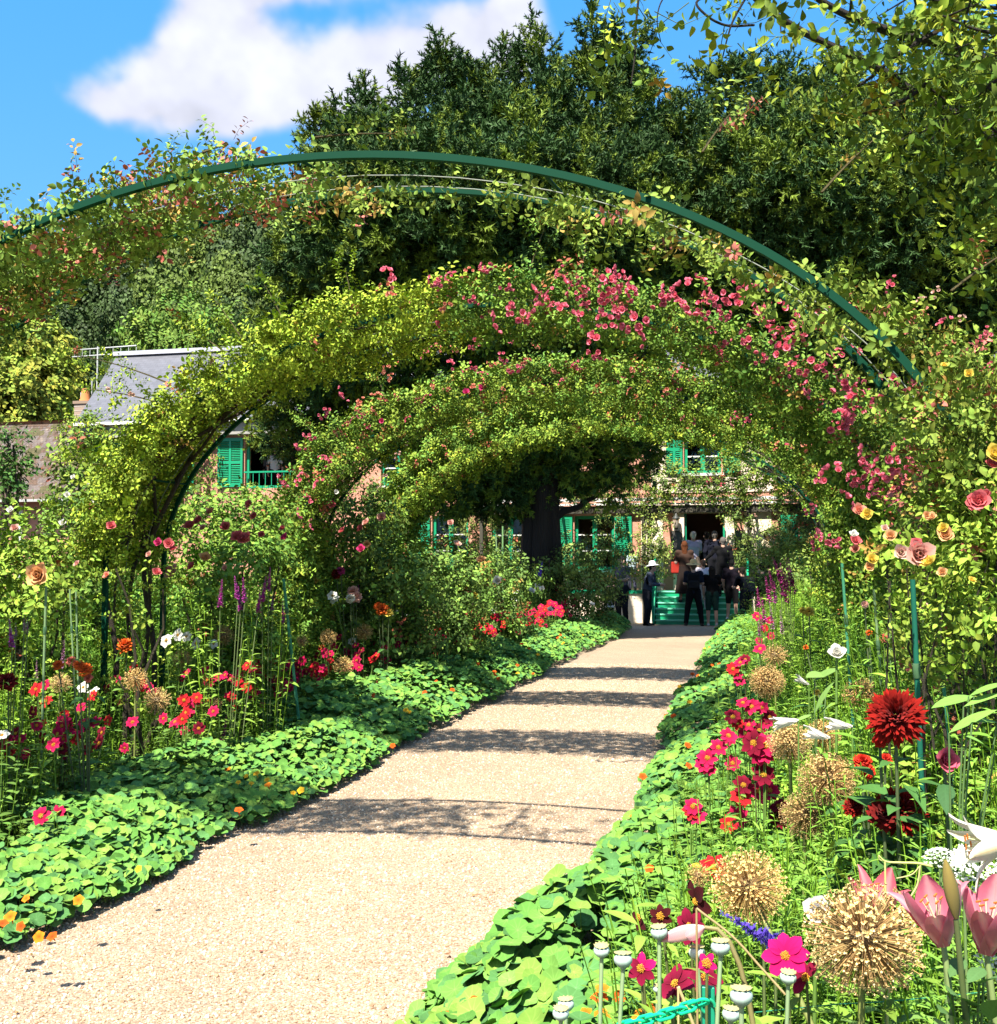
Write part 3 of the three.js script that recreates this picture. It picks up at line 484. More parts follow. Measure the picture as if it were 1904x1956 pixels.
  // television aerial behind the ridge
  const A = thing('roof_aerial', 'thin grey television aerial on a mast above the annexe roof', 'aerial', V(-20.45, 6.3, FZ - 2.9)), ag = [0.42, 0.43, 0.42], m1 = new MB(); m1.tube([V(0, -0.6, 0), V(0, 2.95, 0)], 0.028, ag, 6).tube([V(-0.62, -0.6, 0), V(-0.62, 1.35, 0)], 0.025, ag, 6); part('mast', m1.geo(), M.paint, A);
  const m2 = new MB(); for (const y of [2.62, 2.86]) m2.tube([V(-1.0, y, 0), V(1.5, y + 0.06, 0)], 0.024, ag, 5); for (let k = 0; k < 9; k++) m2.tube([V(-0.9 + k * 0.3, 2.62, 0), V(-0.9 + k * 0.3, 2.87, 0)], 0.012, ag, 4); part('boom', m2.geo(), M.paint, A);
  const m3 = new MB(); m3.tube([V(-0.62, 0.95, 0), V(0.08, 1.0, 0)], 0.02, ag, 5).tube([V(-0.2, 0.7, 0), V(-0.2, 1.75, 0)], 0.02, ag, 5).tube([V(-0.4, 0.5, 0), V(-0.4, 1.2, 0)], 0.015, ag, 5); part('crossbar', m3.geo(), M.paint, A);

  // wall lantern left of the door
  const L = thing('wall_lantern', 'small dark lantern on the cream door surround above the notice board', 'lantern', V(-0.24, 2.62, FZ + 0.24)), lb = new MB(); lb.tube([V(0, 0.12, -0.17), V(0, 0.42, -0.1), V(0, 0.45, 0)], 0.014, [0.04, 0.05, 0.045], 6); part('bracket', lb.geo(), M.paint, L);
  part('cap', new THREE.LatheGeometry([[0, 0.42], [0.03, 0.4], [0.05, 0.34], [0.13, 0.27], [0.12, 0.25], [0.0, 0.25]].map(([x, y]) => new THREE.Vector2(x, y)), 6), new THREE.MeshPhysicalMaterial({ color: new THREE.Color().setRGB(0.03, 0.035, 0.03), roughness: 0.5, side: THREE.DoubleSide }), L);
  part('glass', new THREE.CylinderGeometry(0.1, 0.065, 0.25, 6, 1, true).translate(0, 0.125, 0), new THREE.MeshPhysicalMaterial({ color: new THREE.Color().setRGB(0.7, 0.6, 0.5), roughness: 0.25, transmission: 0.5, thickness: 0, side: THREE.DoubleSide }), L);
  part('base', new THREE.CylinderGeometry(0.07, 0.03, 0.05, 6).translate(0, -0.025, 0), house.timber, L);

  // green steps from the path up to the door
  const S = thing('garden_steps', 'flight of bright green painted steps rising to the house door', 'steps', V(0.48, 0, -29.35)), n = 6, rise = 0.88 / n, run = 0.15;
  const treadM = new THREE.MeshPhysicalMaterial({ name: 'worn_green_paint', color: new THREE.Color().setRGB(0.16, 0.56, 0.36), roughness: 0.6 });
  for (let k = 0; k < n; k++) {
    part('riser', new THREE.BoxGeometry(2.3, rise - 0.035, 0.9 - k * run + 0.02).translate(0, rise * k + (rise - 0.035) / 2, -(k * run) - (0.9 - k * run) / 2), house.green, S);
    part('tread', new RoundedBoxGeometry(2.36, 0.042, run + 0.045, 2, 0.012).translate(0, rise * (k + 1) - 0.0175, -k * run - run / 2 + 0.012), treadM, S);
  }
  for (const sx of [-1, 1]) {
    const st = new THREE.Shape([[0.06, 0], [0.06, 0.16], [-0.92, 1.06], [-0.92, 0]].map(([x, y]) => new THREE.Vector2(x, y))), g = new THREE.ExtrudeGeometry(st, { depth: 0.06, bevelEnabled: false }); g.rotateY(-Math.PI / 2); g.translate(sx * 1.21 + 0.03, 0, 0);
    part('side_board', g, house.green, S);
    const hr = new MB(); hr.tube([V(sx * 1.22, 0.1, 0.02), V(sx * 1.22, 0.95, 0.02)], 0.03, [0.008, 0.3, 0.14], 8).tube([V(sx * 1.22, 0.95, 0.03), V(sx * 1.22, 1.85, -0.9)], 0.032, [0.008, 0.3, 0.14], 8).tube([V(sx * 1.22, 0.9, -0.9), V(sx * 1.22, 1.86, -0.9)], 0.03, [0.008, 0.3, 0.14], 8).tube([V(sx * 1.22, 0.55, 0.03), V(sx * 1.22, 1.4, -0.9)], 0.018, [0.008, 0.3, 0.14], 6); part('handrail', hr.geo(), M.paint, S);
  }

  // veranda: posts, a beam and a light roof edge with climbers on it
  const P = thing('veranda', 'long wooden veranda across the house front with a white edged roof', 'veranda', V(0, 0, FZ + 1.28)), pm = new MB(), pg = [0.02, 0.17, 0.09];
  for (const x of [-5.6, -4.3, -1.05, 1.75, 3.2, 5.2]) part('post', new RoundedBoxGeometry(0.1, 3.2, 0.1, 2, 0.012).translate(x, 1.6, -0.06), house.timber, P);
  part('beam', new THREE.BoxGeometry(13, 0.2, 0.14).translate(0.4, 3.1, -0.06), house.timber, P);
  part('beam', new THREE.BoxGeometry(13, 0.12, 0.1).translate(0.4, 3.11, -1.18), house.timber, P);
  for (let k = 0; k < 22; k++) part('rafter', new THREE.BoxGeometry(0.07, 0.1, 1.3).translate(-5.9 + k * 0.6, 3.255, -0.62), house.timber, P);
  part('fascia', new THREE.BoxGeometry(13.1, 0.09, 0.05).translate(0.4, 3.36, 0.06), house.white, P);
  part('fascia', new THREE.BoxGeometry(13.1, 0.05, 0.04).translate(0.4, 3.24, 0.045), house.white, P);
}
// ---------------------------------------------------------------- flowers as geometry
function rosette(mb, c, axis, r, col, R, rows = 3, dark = 0.82) {                // a small full rose
  const a = axis.clone().normalize(), e1 = V(0, 0, 0).crossVectors(a, Math.abs(a.y) < 0.9 ? V(0, 1, 0) : V(1, 0, 0)).normalize(), e2 = V(0, 0, 0).crossVectors(a, e1);
  for (let k = 0; k < rows; k++) {
    const n = 6 - Math.min(k, 2), open = mix(0.28, 1.15, k / (rows - 0.3)), off = R() * 6;
    for (let j = 0; j < n; j++) {
      const t = off + j / n * 2 * Math.PI, o = e1.clone().multiplyScalar(Math.cos(t)).addScaledVector(e2, Math.sin(t)), d = o.clone().multiplyScalar(Math.sin(open)).addScaledVector(a, Math.cos(open)).normalize();
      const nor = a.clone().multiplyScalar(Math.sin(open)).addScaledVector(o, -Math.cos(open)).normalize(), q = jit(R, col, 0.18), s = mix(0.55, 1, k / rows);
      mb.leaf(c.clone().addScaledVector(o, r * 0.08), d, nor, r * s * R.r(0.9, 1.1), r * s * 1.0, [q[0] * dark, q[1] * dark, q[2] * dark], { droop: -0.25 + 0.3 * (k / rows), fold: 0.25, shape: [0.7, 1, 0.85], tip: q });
    }
  }
}
function roseCluster(seed, col, n = 7, spread = 0.05, r = 0.034) {
  const R = RNG(seed), mb = new MB();
  for (let k = 0; k < n; k++) { const d = ball(R); d.y = Math.abs(d.y) * 0.7; d.z = Math.abs(d.z); const p = V(d.x * spread * 1.3, d.y * spread, d.z * spread); rosette(mb, p, d.clone().add(V(0, 0.4, 0.4)), r * R.r(0.7, 1.15), jit(R, col, 0.15), R, 2); }
  return mb.geo();
}
const PINK = [0.84, 0.20, 0.28], SALMON = [0.84, 0.33, 0.22], PALE = [0.80, 0.52, 0.42], WHITE = [0.82, 0.80, 0.72], MAGENTA = [0.62, 0.04, 0.17], YELLOW = [0.82, 0.62, 0.10], PEACH = [0.82, 0.45, 0.20];
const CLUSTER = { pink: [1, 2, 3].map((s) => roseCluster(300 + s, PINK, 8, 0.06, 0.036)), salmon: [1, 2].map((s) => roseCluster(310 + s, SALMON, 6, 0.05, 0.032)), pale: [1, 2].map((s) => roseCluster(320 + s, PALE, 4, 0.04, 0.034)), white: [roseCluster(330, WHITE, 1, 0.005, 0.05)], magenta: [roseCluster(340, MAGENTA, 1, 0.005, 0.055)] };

// ---------------------------------------------------------------- iron arches over the path, each with its climbing rose
const ARCH_GREEN = [0.001, 0.042, 0.020];
function hoopGeo(rx, ry, z, w, d, from = 0, to = Math.PI) {                     // a flat bar bent along the arch, with a rib on top
  const mb = new MB(), n = 72, prof = [[-w / 2, -d / 2], [w / 2, -d / 2], [w / 2, d / 2], [-w / 2, d / 2]], rings = [];
  for (let k = 0; k <= n; k++) { const t = mix(from, to, k / n), nx = Math.cos(t) / rx, ny = Math.sin(t) / ry, l = Math.hypot(nx, ny), o = V(nx / l, ny / l, 0), p = V(rx * Math.cos(t), 1.5 + ry * Math.sin(t), z); rings.push(prof.map(([a, b]) => p.clone().addScaledVector(o, a).add(V(0, 0, b)))); }
  for (let k = 0; k < n; k++) for (let j = 0; j < 4; j++) { const a = rings[k][j], b = rings[k][(j + 1) % 4], c = rings[k + 1][(j + 1) % 4], e = rings[k + 1][j]; mb.quad(mb.pv(a, ARCH_GREEN), mb.pv(b, ARCH_GREEN), mb.pv(c, ARCH_GREEN), mb.pv(e, ARCH_GREEN)); }
  return mb.flat();
}
const arcAt = (rx, ry, t) => { const nx = Math.cos(t) / rx, ny = Math.sin(t) / ry, l = Math.hypot(nx, ny); return { p: V(rx * Math.cos(t), 1.5 + ry * Math.sin(t), 0), o: V(nx / l, ny / l, 0) }; };
function arch(label, z, rx, ry0, ry1, depth = 0.8) {
  const t = thing('rose_arch', label, 'garden arch', V(0, 0, z), null);
  part('hoop', hoopGeo(rx, ry0, 0, 0.028, 0.028), M.paint, t); part('hoop', hoopGeo(rx, ry1, -depth, 0.028, 0.028), M.paint, t);
  for (const sx of [-1, 1]) for (const dz of [0, -depth]) { const mb = new MB(); mb.box(sx * rx, 0.75, dz, 0.036, 1.5, 0.03, ARCH_GREEN); part('post', mb.flat(), M.paint, t); }
  for (let k = 0; k < 7; k++) { const a = (0.12 + 0.76 * k / 6) * Math.PI, mb = new MB(); mb.tube([arcAt(rx, ry0, a).p, arcAt(rx, ry1, a).p.add(V(0, 0, -depth))], 0.008, ARCH_GREEN, 6); part('tie_bar', mb.geo(), M.paint, t); }
  for (const f of [0.33, 0.66]) { const mb = new MB(), pts = []; for (let k = 0; k <= 40; k++) { const q = arcAt(rx, mix(ry0, ry1, f) - 0.03, k / 40 * Math.PI).p; q.z = -depth * f; pts.push(q); } mb.tube(pts, 0.0025, [0.25, 0.27, 0.22], 4); part('wire', mb.geo(), M.paint, t); }
  return t;
}
// rose growth: dens(t) sprays along the arch (t = 0 right foot, 1 left foot), out/in = how far it stands off the hoop
function climber(label, z, rx, ry0, ry1, depth, n, cfg, seed) {
  const T = thing('climbing_rose', label, 'climbing rose', V(0, 0, z)), R = RNG(seed), list = [], mb = new MB(), cane = [0.085, 0.06, 0.035];
  const legs = cfg.legs ?? 0.5;
  for (let k = 0; k < n * (cfg.veil ?? 0); k++) { const t = cfg.veilT ? R.r(...cfg.veilT) : R.r(0.02, 0.98); if (!cfg.veilT && R() > cfg.dens(t)) continue; const f = R.r(-0.3, 0.03), q = arcAt(rx, mix(ry0, ry1, f), t * Math.PI), p = q.p.addScaledVector(q.o, R.r(-0.16, cfg.veilUp ?? 0.02)); p.z = -depth * f; list.push({ p, q: qTo(q.o.clone().multiplyScalar(0.1).addScaledVector(ball(R), 0.9).add(V(0, -0.3, 0.25)), R.r(0, 6.3)), s: R.r(0.6, 1) * (cfg.size || 1), c: cfg.tint(R, t, 0.4, f) }); }
  for (let k = 0; k < n; k++) {
    let t, w; do { t = R(); w = cfg.dens(t); } while (R() > w);
    const a = t * Math.PI, lo = cfg.lo(t), hi = cfg.hi(t), rr = Math.pow(R(), 0.75), f = R.r(mix(cfg.fIn ?? 0.12, cfg.f0 ?? -0.15, smooth(0.25, 0.8, rr)), cfg.f1 ?? 1.12), q = arcAt(rx, mix(ry0, ry1, f), a), r = mix(lo, hi, rr) + 0.1 * (fbm(t * 22, f * 3, seed, 2) - 0.5);
    const p = q.p.addScaledVector(q.o, r); p.z = -depth * f;
    const d = q.o.clone().multiplyScalar(r > 0 ? 0.8 : 0.1).addScaledVector(ball(R), 0.9).add(V(0, r > 0 ? 0.3 : -0.15, 0.12));
    const edge = smooth(mix(lo, hi, 0.6), hi, r), c = cfg.tint(R, t, edge, f);
    list.push({ p, q: qTo(d, R.r(0, 6.3)), s: R.r(0.75, 1.25) * (cfg.size || 1), c });
  }
  for (const sx of [1, -1]) for (let k = 0; k < n * 0.16 * legs * (sx < 0 ? (cfg.leftLeg ?? 1) : 1); k++) {
    const y = 0.25 + 1.6 * Math.sqrt(R()), th = cfg.th ?? 0.26, p = V(sx * (rx + R.r(-th, th) * 0.75), y, R.r(-depth - th * 0.6, th * 0.6));
    list.push({ p, q: qTo(V(sx * 0.4, 0.5, 0.3).addScaledVector(ball(R), 0.9), R.r(0, 6)), s: R.r(0.7, 1.2) * (cfg.size || 1), c: cfg.tint(R, sx > 0 ? 0.05 : 0.95, 0.2, 0.5) });
  }
  // long loose shoots
  for (const [t, r, L, dx, dy, m] of cfg.shoots || []) { const q = arcAt(rx, ry0, t * Math.PI), b = q.p.addScaledVector(q.o, r), d = V(dx, dy, 0.15).normalize(), pts = [b.clone()]; for (let k = 1; k <= 5; k++) pts.push(b.clone().addScaledVector(d, L * k / 5).add(V(0, -0.1 * L * (k / 5) ** 2, -0.2 * k / 5))); mb.tube(pts, [0.006, 0.002], [0.2, 0.16, 0.05], 4); for (let k = 0; k < m; k++) { const p = pts[1 + Math.floor(R() * 5)].clone().addScaledVector(ball(R), 0.06); list.push({ p, q: qTo(d.clone().addScaledVector(ball(R), 0.8), R.r(0, 6)), s: R.r(0.6, 1) * (cfg.size || 1), c: cfg.tint(R, t, 0.9, 0) }); } }
  split(list, ROSE.length, R).forEach((l, k) => scatter('foliage', ROSE[k], M.leaf, T, l));
  // old canes up the posts and along the hoops
  for (let k = 0; k < 12; k++) {
    const sx = k % 2 ? 1 : -1, pts = [], f = R(), r0 = R.r(0.010, 0.026) * (cfg.cane || 1), reach = cfg.reach ?? R.r(0.3, 0.52); pts.push(V(sx * (rx + R.r(-0.25, 0.25)), 0, -depth * f + R.r(-0.2, 0.2)), V(sx * (rx + R.r(-0.12, 0.12)), 0.8, -depth * f), V(sx * (rx + R.r(-0.1, 0.1)), 1.5, -depth * f));
    for (let j = 1; j <= 8; j++) { const a = sx > 0 ? reach * j / 8 * Math.PI : (1 - reach * j / 8) * Math.PI, q = arcAt(rx, mix(ry0, ry1, f), a), p = q.p.addScaledVector(q.o, R.r(-0.06, 0.1)); p.z = -depth * clamp(f + R.r(-0.2, 0.2), 0, 1); pts.push(p); }
    mb.tube(new THREE.CatmullRomCurve3(pts).getPoints(40), [r0, r0 * 0.3], jit(R, cane, 0.3), 6);
  }
  part('cane', mb.geo(), M.bark, T).userData.kind = 'stuff';
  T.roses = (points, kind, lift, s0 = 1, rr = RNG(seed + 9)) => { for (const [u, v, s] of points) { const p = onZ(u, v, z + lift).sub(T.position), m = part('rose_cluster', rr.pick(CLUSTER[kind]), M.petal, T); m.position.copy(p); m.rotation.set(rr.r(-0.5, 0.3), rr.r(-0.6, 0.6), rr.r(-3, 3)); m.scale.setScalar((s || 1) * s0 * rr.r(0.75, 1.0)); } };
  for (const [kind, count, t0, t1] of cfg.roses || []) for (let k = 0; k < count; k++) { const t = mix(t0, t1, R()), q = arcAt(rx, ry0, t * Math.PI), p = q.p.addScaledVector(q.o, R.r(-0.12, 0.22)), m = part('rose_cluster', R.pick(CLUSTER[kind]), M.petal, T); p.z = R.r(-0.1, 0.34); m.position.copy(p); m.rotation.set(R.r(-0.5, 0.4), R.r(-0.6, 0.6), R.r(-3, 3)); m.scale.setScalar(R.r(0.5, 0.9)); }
  return T;
}
const bump = (t, c, w) => Math.exp(-(((t - c) / w) ** 2));
const leafy = (a, b, red) => (R, t, edge) => { const k = R.r(0.7, 1.35), m = R(); if (red && R() < red * (0.15 + edge)) return R() < 0.5 ? [0.30 * k, 0.085 * k, 0.045 * k] : [0.34 * k, 0.20 * k, 0.05 * k]; return [mix(a[0], b[0], m) * k, mix(a[1], b[1], m) * k, mix(a[2], b[2], m) * k]; };
const LIME = [0.34, 0.43, 0.035], OLIVE = [0.18, 0.26, 0.030], ROSEGREEN = [0.10, 0.21, 0.034];
{
  arch('nearest green iron arch over the path, its hoops bare at the crown', -4.1, 2.6, 1.71, 1.84).position.y = -0.06;
  const A = climber('sparse climbing rose with reddish shoots along the nearest arch', -4.1, 2.6, 1.68, 1.80, 0.8, 2600, {
    dens: (t) => 0.02 + 0.97 * smooth(0.50, 0.64, t) + 0.22 * bump(t, 0.54, 0.05) + 0.13 * smooth(0.45, 0.3, t) + 0.3 * smooth(0.26, 0.12, t),
    f0: 0, fIn: 0, f1: 0.98, lo: (t) => (t > 0.5 ? -0.04 : -0.12), hi: (t) => (t > 0.5 ? 0.0 : -0.06 + 0.3 * smooth(0.27, 0.08, t)),
    tint: (R, t, e, f) => { const k = R.r(0.75, 1.35); if (R() < (t > 0.5 ? 0.13 : 0.09) + 0.45 * e * (t > 0.52 && t < 0.9 ? 1 : 0.25)) return R() < 0.55 ? [0.42 * k, 0.13 * k, 0.10 * k] : [0.36 * k, 0.24 * k, 0.06 * k]; return t < 0.5 ? [0.17 * k, 0.24 * k, 0.035 * k] : [0.18 * k, 0.28 * k, 0.05 * k]; },
    size: 0.66, legs: 1.6, leftLeg: 0.05, th: 0.34, cane: 0.6, reach: 0.07, veil: 0.16, veilT: [0.01, 0.135], veilUp: 0.16,
    shoots: [[0.58, 0.05, 0.14, -0.4, 0.9, 4], [0.63, 0.05, 0.14, -0.2, 1, 4], [0.68, 0.05, 0.16, -0.4, 0.9, 4], [0.55, 0.05, 0.12, 0.2, 1, 4], [0.73, 0.05, 0.15, -0.7, 0.8, 4], [0.79, 0.05, 0.14, -0.5, 1, 4], [0.49, 0.05, 0.3, 0.9, 0.25, 10], [0.24, 0.25, 0.35, 0.6, 0.8, 9], [0.16, 0.25, 0.35, 0.8, 0.7, 9], [0.1, 0.25, 0.4, 1, 0.6, 10], [0.3, 0.2, 0.25, 0.4, 0.9, 8]],
  }, 401);
  A.roses([[1300, 583, 0.5], [1705, 545, 0.5], [1808, 620, 0.5], [1875, 650, 0.4], [1883, 640, 0.5], [1895, 700, 0.4]], 'pink', 0.12, 0.8);
  A.roses([[1860, 845, 0.5], [1790, 560, 0.5], [1760, 575, 0.4], [1835, 610, 0.45]], 'pale', 0.12, 0.8);

  arch('second green iron arch, buried in pink and green climbing rose', -7.1, 2.72, 1.75, 1.78);
  const B = climber('climbing rose thick with pink clusters over the second arch', -7.1, 2.72, 1.75, 1.78, 0.8, 5600, {
    dens: (t) => 0.75 + 0.25 * smooth(0.5, 0.9, t), veil: 0.24, f0: -0.32, lo: (t) => -0.09 - 0.16 * smooth(0.3, 0.05, t) + 0.12 * smooth(0.66, 0.82, t), hi: (t) => 0.03 + 0.06 * bump(t, 0.72, 0.18) + 0.1 * bump(t, 0.43, 0.1) + 0.2 * smooth(0.25, 0.05, t),
    tint: (R, t, e) => (t > 0.52 ? leafy(LIME, OLIVE, 0.03)(R, t, e) : leafy(OLIVE, ROSEGREEN, 0.06)(R, t, e)), legs: 0.9, leftLeg: 0.2, th: 0.14, size: 0.72, roses: [['pink', 75, 0.06, 0.56], ['salmon', 26, 0.1, 0.6]],
    shoots: [[0.66, 0.2, 0.4, -0.5, 0.8, 14], [0.72, 0.2, 0.45, -0.8, 0.55, 14], [0.78, 0.25, 0.9, -1, 0.42, 22], [0.8, 0.2, 0.75, -1, 0.3, 20], [0.84, 0.2, 0.6, -1, 0.3, 16], [0.88, 0.15, 0.5, -1, 0.2, 14], [0.93, 0.1, 0.5, -1, 0.1, 14], [0.6, 0.15, 0.35, -0.3, 0.9, 12], [0.46, 0.2, 0.4, 0.2, 0.9, 14], [0.42, 0.2, 0.5, 0.1, 1, 14], [0.7, 0.2, 0.5, -0.6, 0.8, 12]],
  }, 402);
  B.roses([[958, 611], [987, 601], [1031, 604, 1.1], [1072, 598], [1118, 603, 1.1], [1160, 619, 1.1], [1142, 651, 1.2], [1142, 677, 0.8], [1216, 618, 1.2], [1191, 593, 1.1], [1213, 650], [1188, 526, 1.15], [1152, 544, 1.1], [1211, 549], [1158, 564], [1201, 564], [966, 550, 0.8], [1055, 564, 0.8], [1108, 560, 0.8],
    [1286, 555, 1.1], [1306, 560, 1.2], [1334, 557, 1.2], [1286, 587, 1.3], [1320, 575, 1.1], [1359, 577, 1.1], [1386, 590, 1.1], [1397, 559, 1.2], [1419, 589, 1.2], [1442, 567, 1.2], [1444, 602, 1.2], [1490, 594, 1.1], [1489, 613, 1.2], [1512, 629, 1.2], [1556, 632, 1.1], [1570, 608, 1.1], [1437, 649, 1.3], [1479, 652, 1.2], [1506, 666, 1.2], [1590, 659, 1.3], [1620, 679, 1.1], [1522, 703, 1.1], [1546, 699], [1620, 730, 1.2], [1637, 773, 1.4], [1650, 765], [1597, 807, 1.5], [1610, 800], [1682, 763], [1470, 605], [1530, 640], [1347, 590], [1265, 570]], 'pink', 0.36);
  B.roses([[1701, 733, 1.1], [1718, 735, 1.1], [1758, 797, 1.2], [1735, 790], [1768, 817, 1.3], [1790, 822], [1751, 834, 1.1], [1775, 861, 1.2], [1775, 878], [1802, 891], [1728, 861], [1660, 871, 1.2], [1691, 888, 1.2], [1682, 897], [1710, 885], [1731, 905, 1.3], [1738, 918, 1.2], [1684, 932, 1.3], [1637, 901, 1.1], [1640, 915], [1590, 912, 1.2], [1610, 965], [1700, 962, 0.9], [1588, 1019], [1595, 1032, 0.8], [1560, 1036, 0.8], [1545, 972, 0.6]], 'pink', 0.42);
  B.roses([[880, 560, 0.8]], 'white', 0.14); B.roses([[215, 735, 1], [250, 750, 0.7], [415, 690, 0.8]], 'pale', 0.14);

  arch('third green iron arch, rounded over with olive green rose leaves', -10.3, 2.72, 1.75, 1.75);
  const C = climber('climbing rose with small scattered pink roses over the third arch', -10.3, 2.72, 1.75, 1.75, 0.8, 5200, {
    dens: () => 1, veil: 0.24, f0: -0.3, fIn: -0.05, lo: (t) => -0.06 + 0.04 * smooth(0.36, 0.24, t), hi: (t) => 0.13 + 0.1 * bump(t, 0.8, 0.12), tint: leafy([0.235, 0.305, 0.032], ROSEGREEN, 0.08), legs: 1.3, leftLeg: 2.6, th: 0.3, size: 0.78, roses: [['pink', 42, 0.08, 0.95], ['salmon', 48, 0.1, 0.95]],
    shoots: [[0.9, 0.2, 0.5, -1, 0.4, 14], [0.8, 0.3, 0.4, -0.7, 0.8, 14], [0.7, 0.3, 0.3, -0.4, 0.9, 10]],
  }, 403);
  C.roses([[817, 676], [910, 656], [976, 648], [860, 699], [963, 682], [979, 704], [661, 749], [1312, 689, 1.2], [1317, 676, 1.1], [1307, 703], [1478, 736], [594, 830, 1.2], [577, 850], [618, 788], [618, 880], [575, 918], [547, 913, 1.3], [612, 928], [579, 979], [600, 1000, 0.8]], 'pink', 0.42, 1);
  C.roses([[762, 696], [739, 706], [744, 724], [835, 668], [870, 665], [1000, 690], [1062, 701], [1020, 665], [720, 760], [690, 770]], 'salmon', 0.42, 1);
  C.roses([[890, 752, 1.2], [923, 740, 0.9], [730, 805], [1398, 738, 1.1]], 'magenta', 0.42, 1.3); C.roses([[1414, 740, 1.2], [640, 940, 0.7]], 'white', 0.42, 1.3);

  arch('farthest green iron arch, a mound of yellowish rose leaves', -13.2, 2.72, 1.75, 1.75, 1.1);
  const D = climber('climbing rose with yellowish leaves mounded over the farthest arch', -13.2, 2.72, 1.75, 1.75, 1.1, 5600, { dens: (t) => 0.08 + 0.92 * smooth(0.24, 0.42, t), veil: 0.22, f0: -0.2, fIn: -0.05, lo: (t) => -0.07 + 0.05 * smooth(0.55, 0.4, t), hi: (t) => 0.13 + 0.14 * smooth(0.3, 0.6, t), tint: leafy([0.28, 0.355, 0.034], ROSEGREEN, 0.05), legs: 0.4, leftLeg: 4, th: 0.32, size: 0.88, roses: [['salmon', 22, 0.3, 0.95]], shoots: [[0.75, 0.3, 0.4, -0.5, 0.9, 12]] }, 404);
  D.roses([[1310, 745, 1.1], [1347, 758, 1.5], [1322, 768], [1420, 797], [1438, 812, 1.3], [1315, 800], [1448, 839, 1.5], [1365, 770], [1290, 775], [1404, 780]], 'pink', 0.4, 1.2);
  D.roses([[1060, 735, 1], [1045, 737, 0.8]], 'white', 0.4, 1.3);
  D.roses([[735, 905], [720, 930], [760, 870], [715, 960], [770, 850], [800, 820]], 'pale', 0.4, 1.2);
}
// ---------------------------------------------------------------- nasturtium edging
const nastMap = tile(256, (u, v) => {
  const x = u - 0.5, y = v - 0.46, r = Math.hypot(x, y) * 2, a = Math.atan2(y, x), f = Math.abs(((a / (2 * Math.PI) * 9 + 20.5) % 1) - 0.5) * 2, vein = Math.exp(-((f * r * 9) ** 2)) * (1 - r * 0.6), core = Math.exp(-((r / 0.09) ** 2));
  const n = 0.86 + 0.14 * pfbm(u, v, 8, 3, 4), k = Math.max(vein * 0.55, core);
  return toS([Math.min(1, n * (0.58 + 0.42 * k)), Math.min(1, n * (0.66 + 0.3 * k)), Math.min(1, n * (0.52 + 0.42 * k))]);
}, true);
M.nast = phys({ name: 'nasturtium_leaf', map: nastMap, roughness: 0.85, specularIntensity: 0.25 });
function nastLeaf(seed, n = 18) {
  const R = RNG(seed), mb = new MB(), ph = R() * 6, cup = R.r(-0.05, 0.22), W = [1, 1, 1], c = mb.v(0, 0, 0.04, W, 0.5, 0.46), r1 = [], r2 = [];
  for (let k = 0; k < n; k++) { const a = k / n * 2 * Math.PI, q = 1 + 0.05 * Math.cos(a * 7 + ph) + 0.04 * R.n(); for (const [ring, s] of [[r1, 0.55], [r2, 1]]) { const x = Math.cos(a) * s * q * 0.5, z = Math.sin(a) * s * q * 0.5; ring.push(mb.v(x, cup * s * s * 0.5 + 0.05 * s * Math.sin(a * 3 + ph) * s, z, W, x * 0.98 + 0.5, z * 0.98 + 0.5)); } }
  for (let k = 0; k < n; k++) { const j = (k + 1) % n; mb.tri(c, r1[j], r1[k]); mb.quad(r1[k], r1[j], r2[j], r2[k]); }
  mb.tube([V(0, -0.004, 0.04), V(0.03, -0.5, 0.1), V(0.12, -1.1, 0.05)], 0.02, [0.9, 0.9, 0.5], 3, false);
  return mb.geo();
}
const NLEAF = [1, 2, 3, 4].map((s) => nastLeaf(500 + s));
const nFlower = (seed, col, throat) => { const R = RNG(seed), mb = new MB(); for (let k = 0; k < 5; k++) { const a = k / 5 * 2 * Math.PI, d = V(Math.cos(a), 0.55, Math.sin(a)).normalize(), nor = V(-Math.cos(a) * 0.5, 1, -Math.sin(a) * 0.5).normalize(); mb.leaf(V(0, 0, 0), d, nor, 0.03, 0.027, throat, { tip: jit(R, col, 0.1), droop: 0.35, fold: 0.15, shape: [0.35, 0.85, 1] }); } mb.tube([V(0, 0, 0), V(0, -0.02, 0), V(0.008, -0.04, 0)], [0.006, 0.002], throat, 5); return mb.geo(); };
const ORANGE = [0.78, 0.13, 0.012], NYELLOW = [0.85, 0.60, 0.03];
const NFLOWER = { orange: nFlower(1, ORANGE, [0.5, 0.06, 0.01]), yellow: nFlower(2, NYELLOW, [0.75, 0.3, 0.02]), amber: nFlower(3, [0.8, 0.3, 0.02], [0.6, 0.12, 0.01]) };
const edge = (z, s) => 1.03 + 0.16 * (fbm(z * 0.9, 3 + s, 1, 3) - 0.5) * 2 - (s > 0 ? 0.34 * smooth(-5.2, -3.4, z) : 0);
const NG = [[0.155, 0.345, 0.075], [0.22, 0.42, 0.095], [0.125, 0.29, 0.10], [0.27, 0.43, 0.085]];
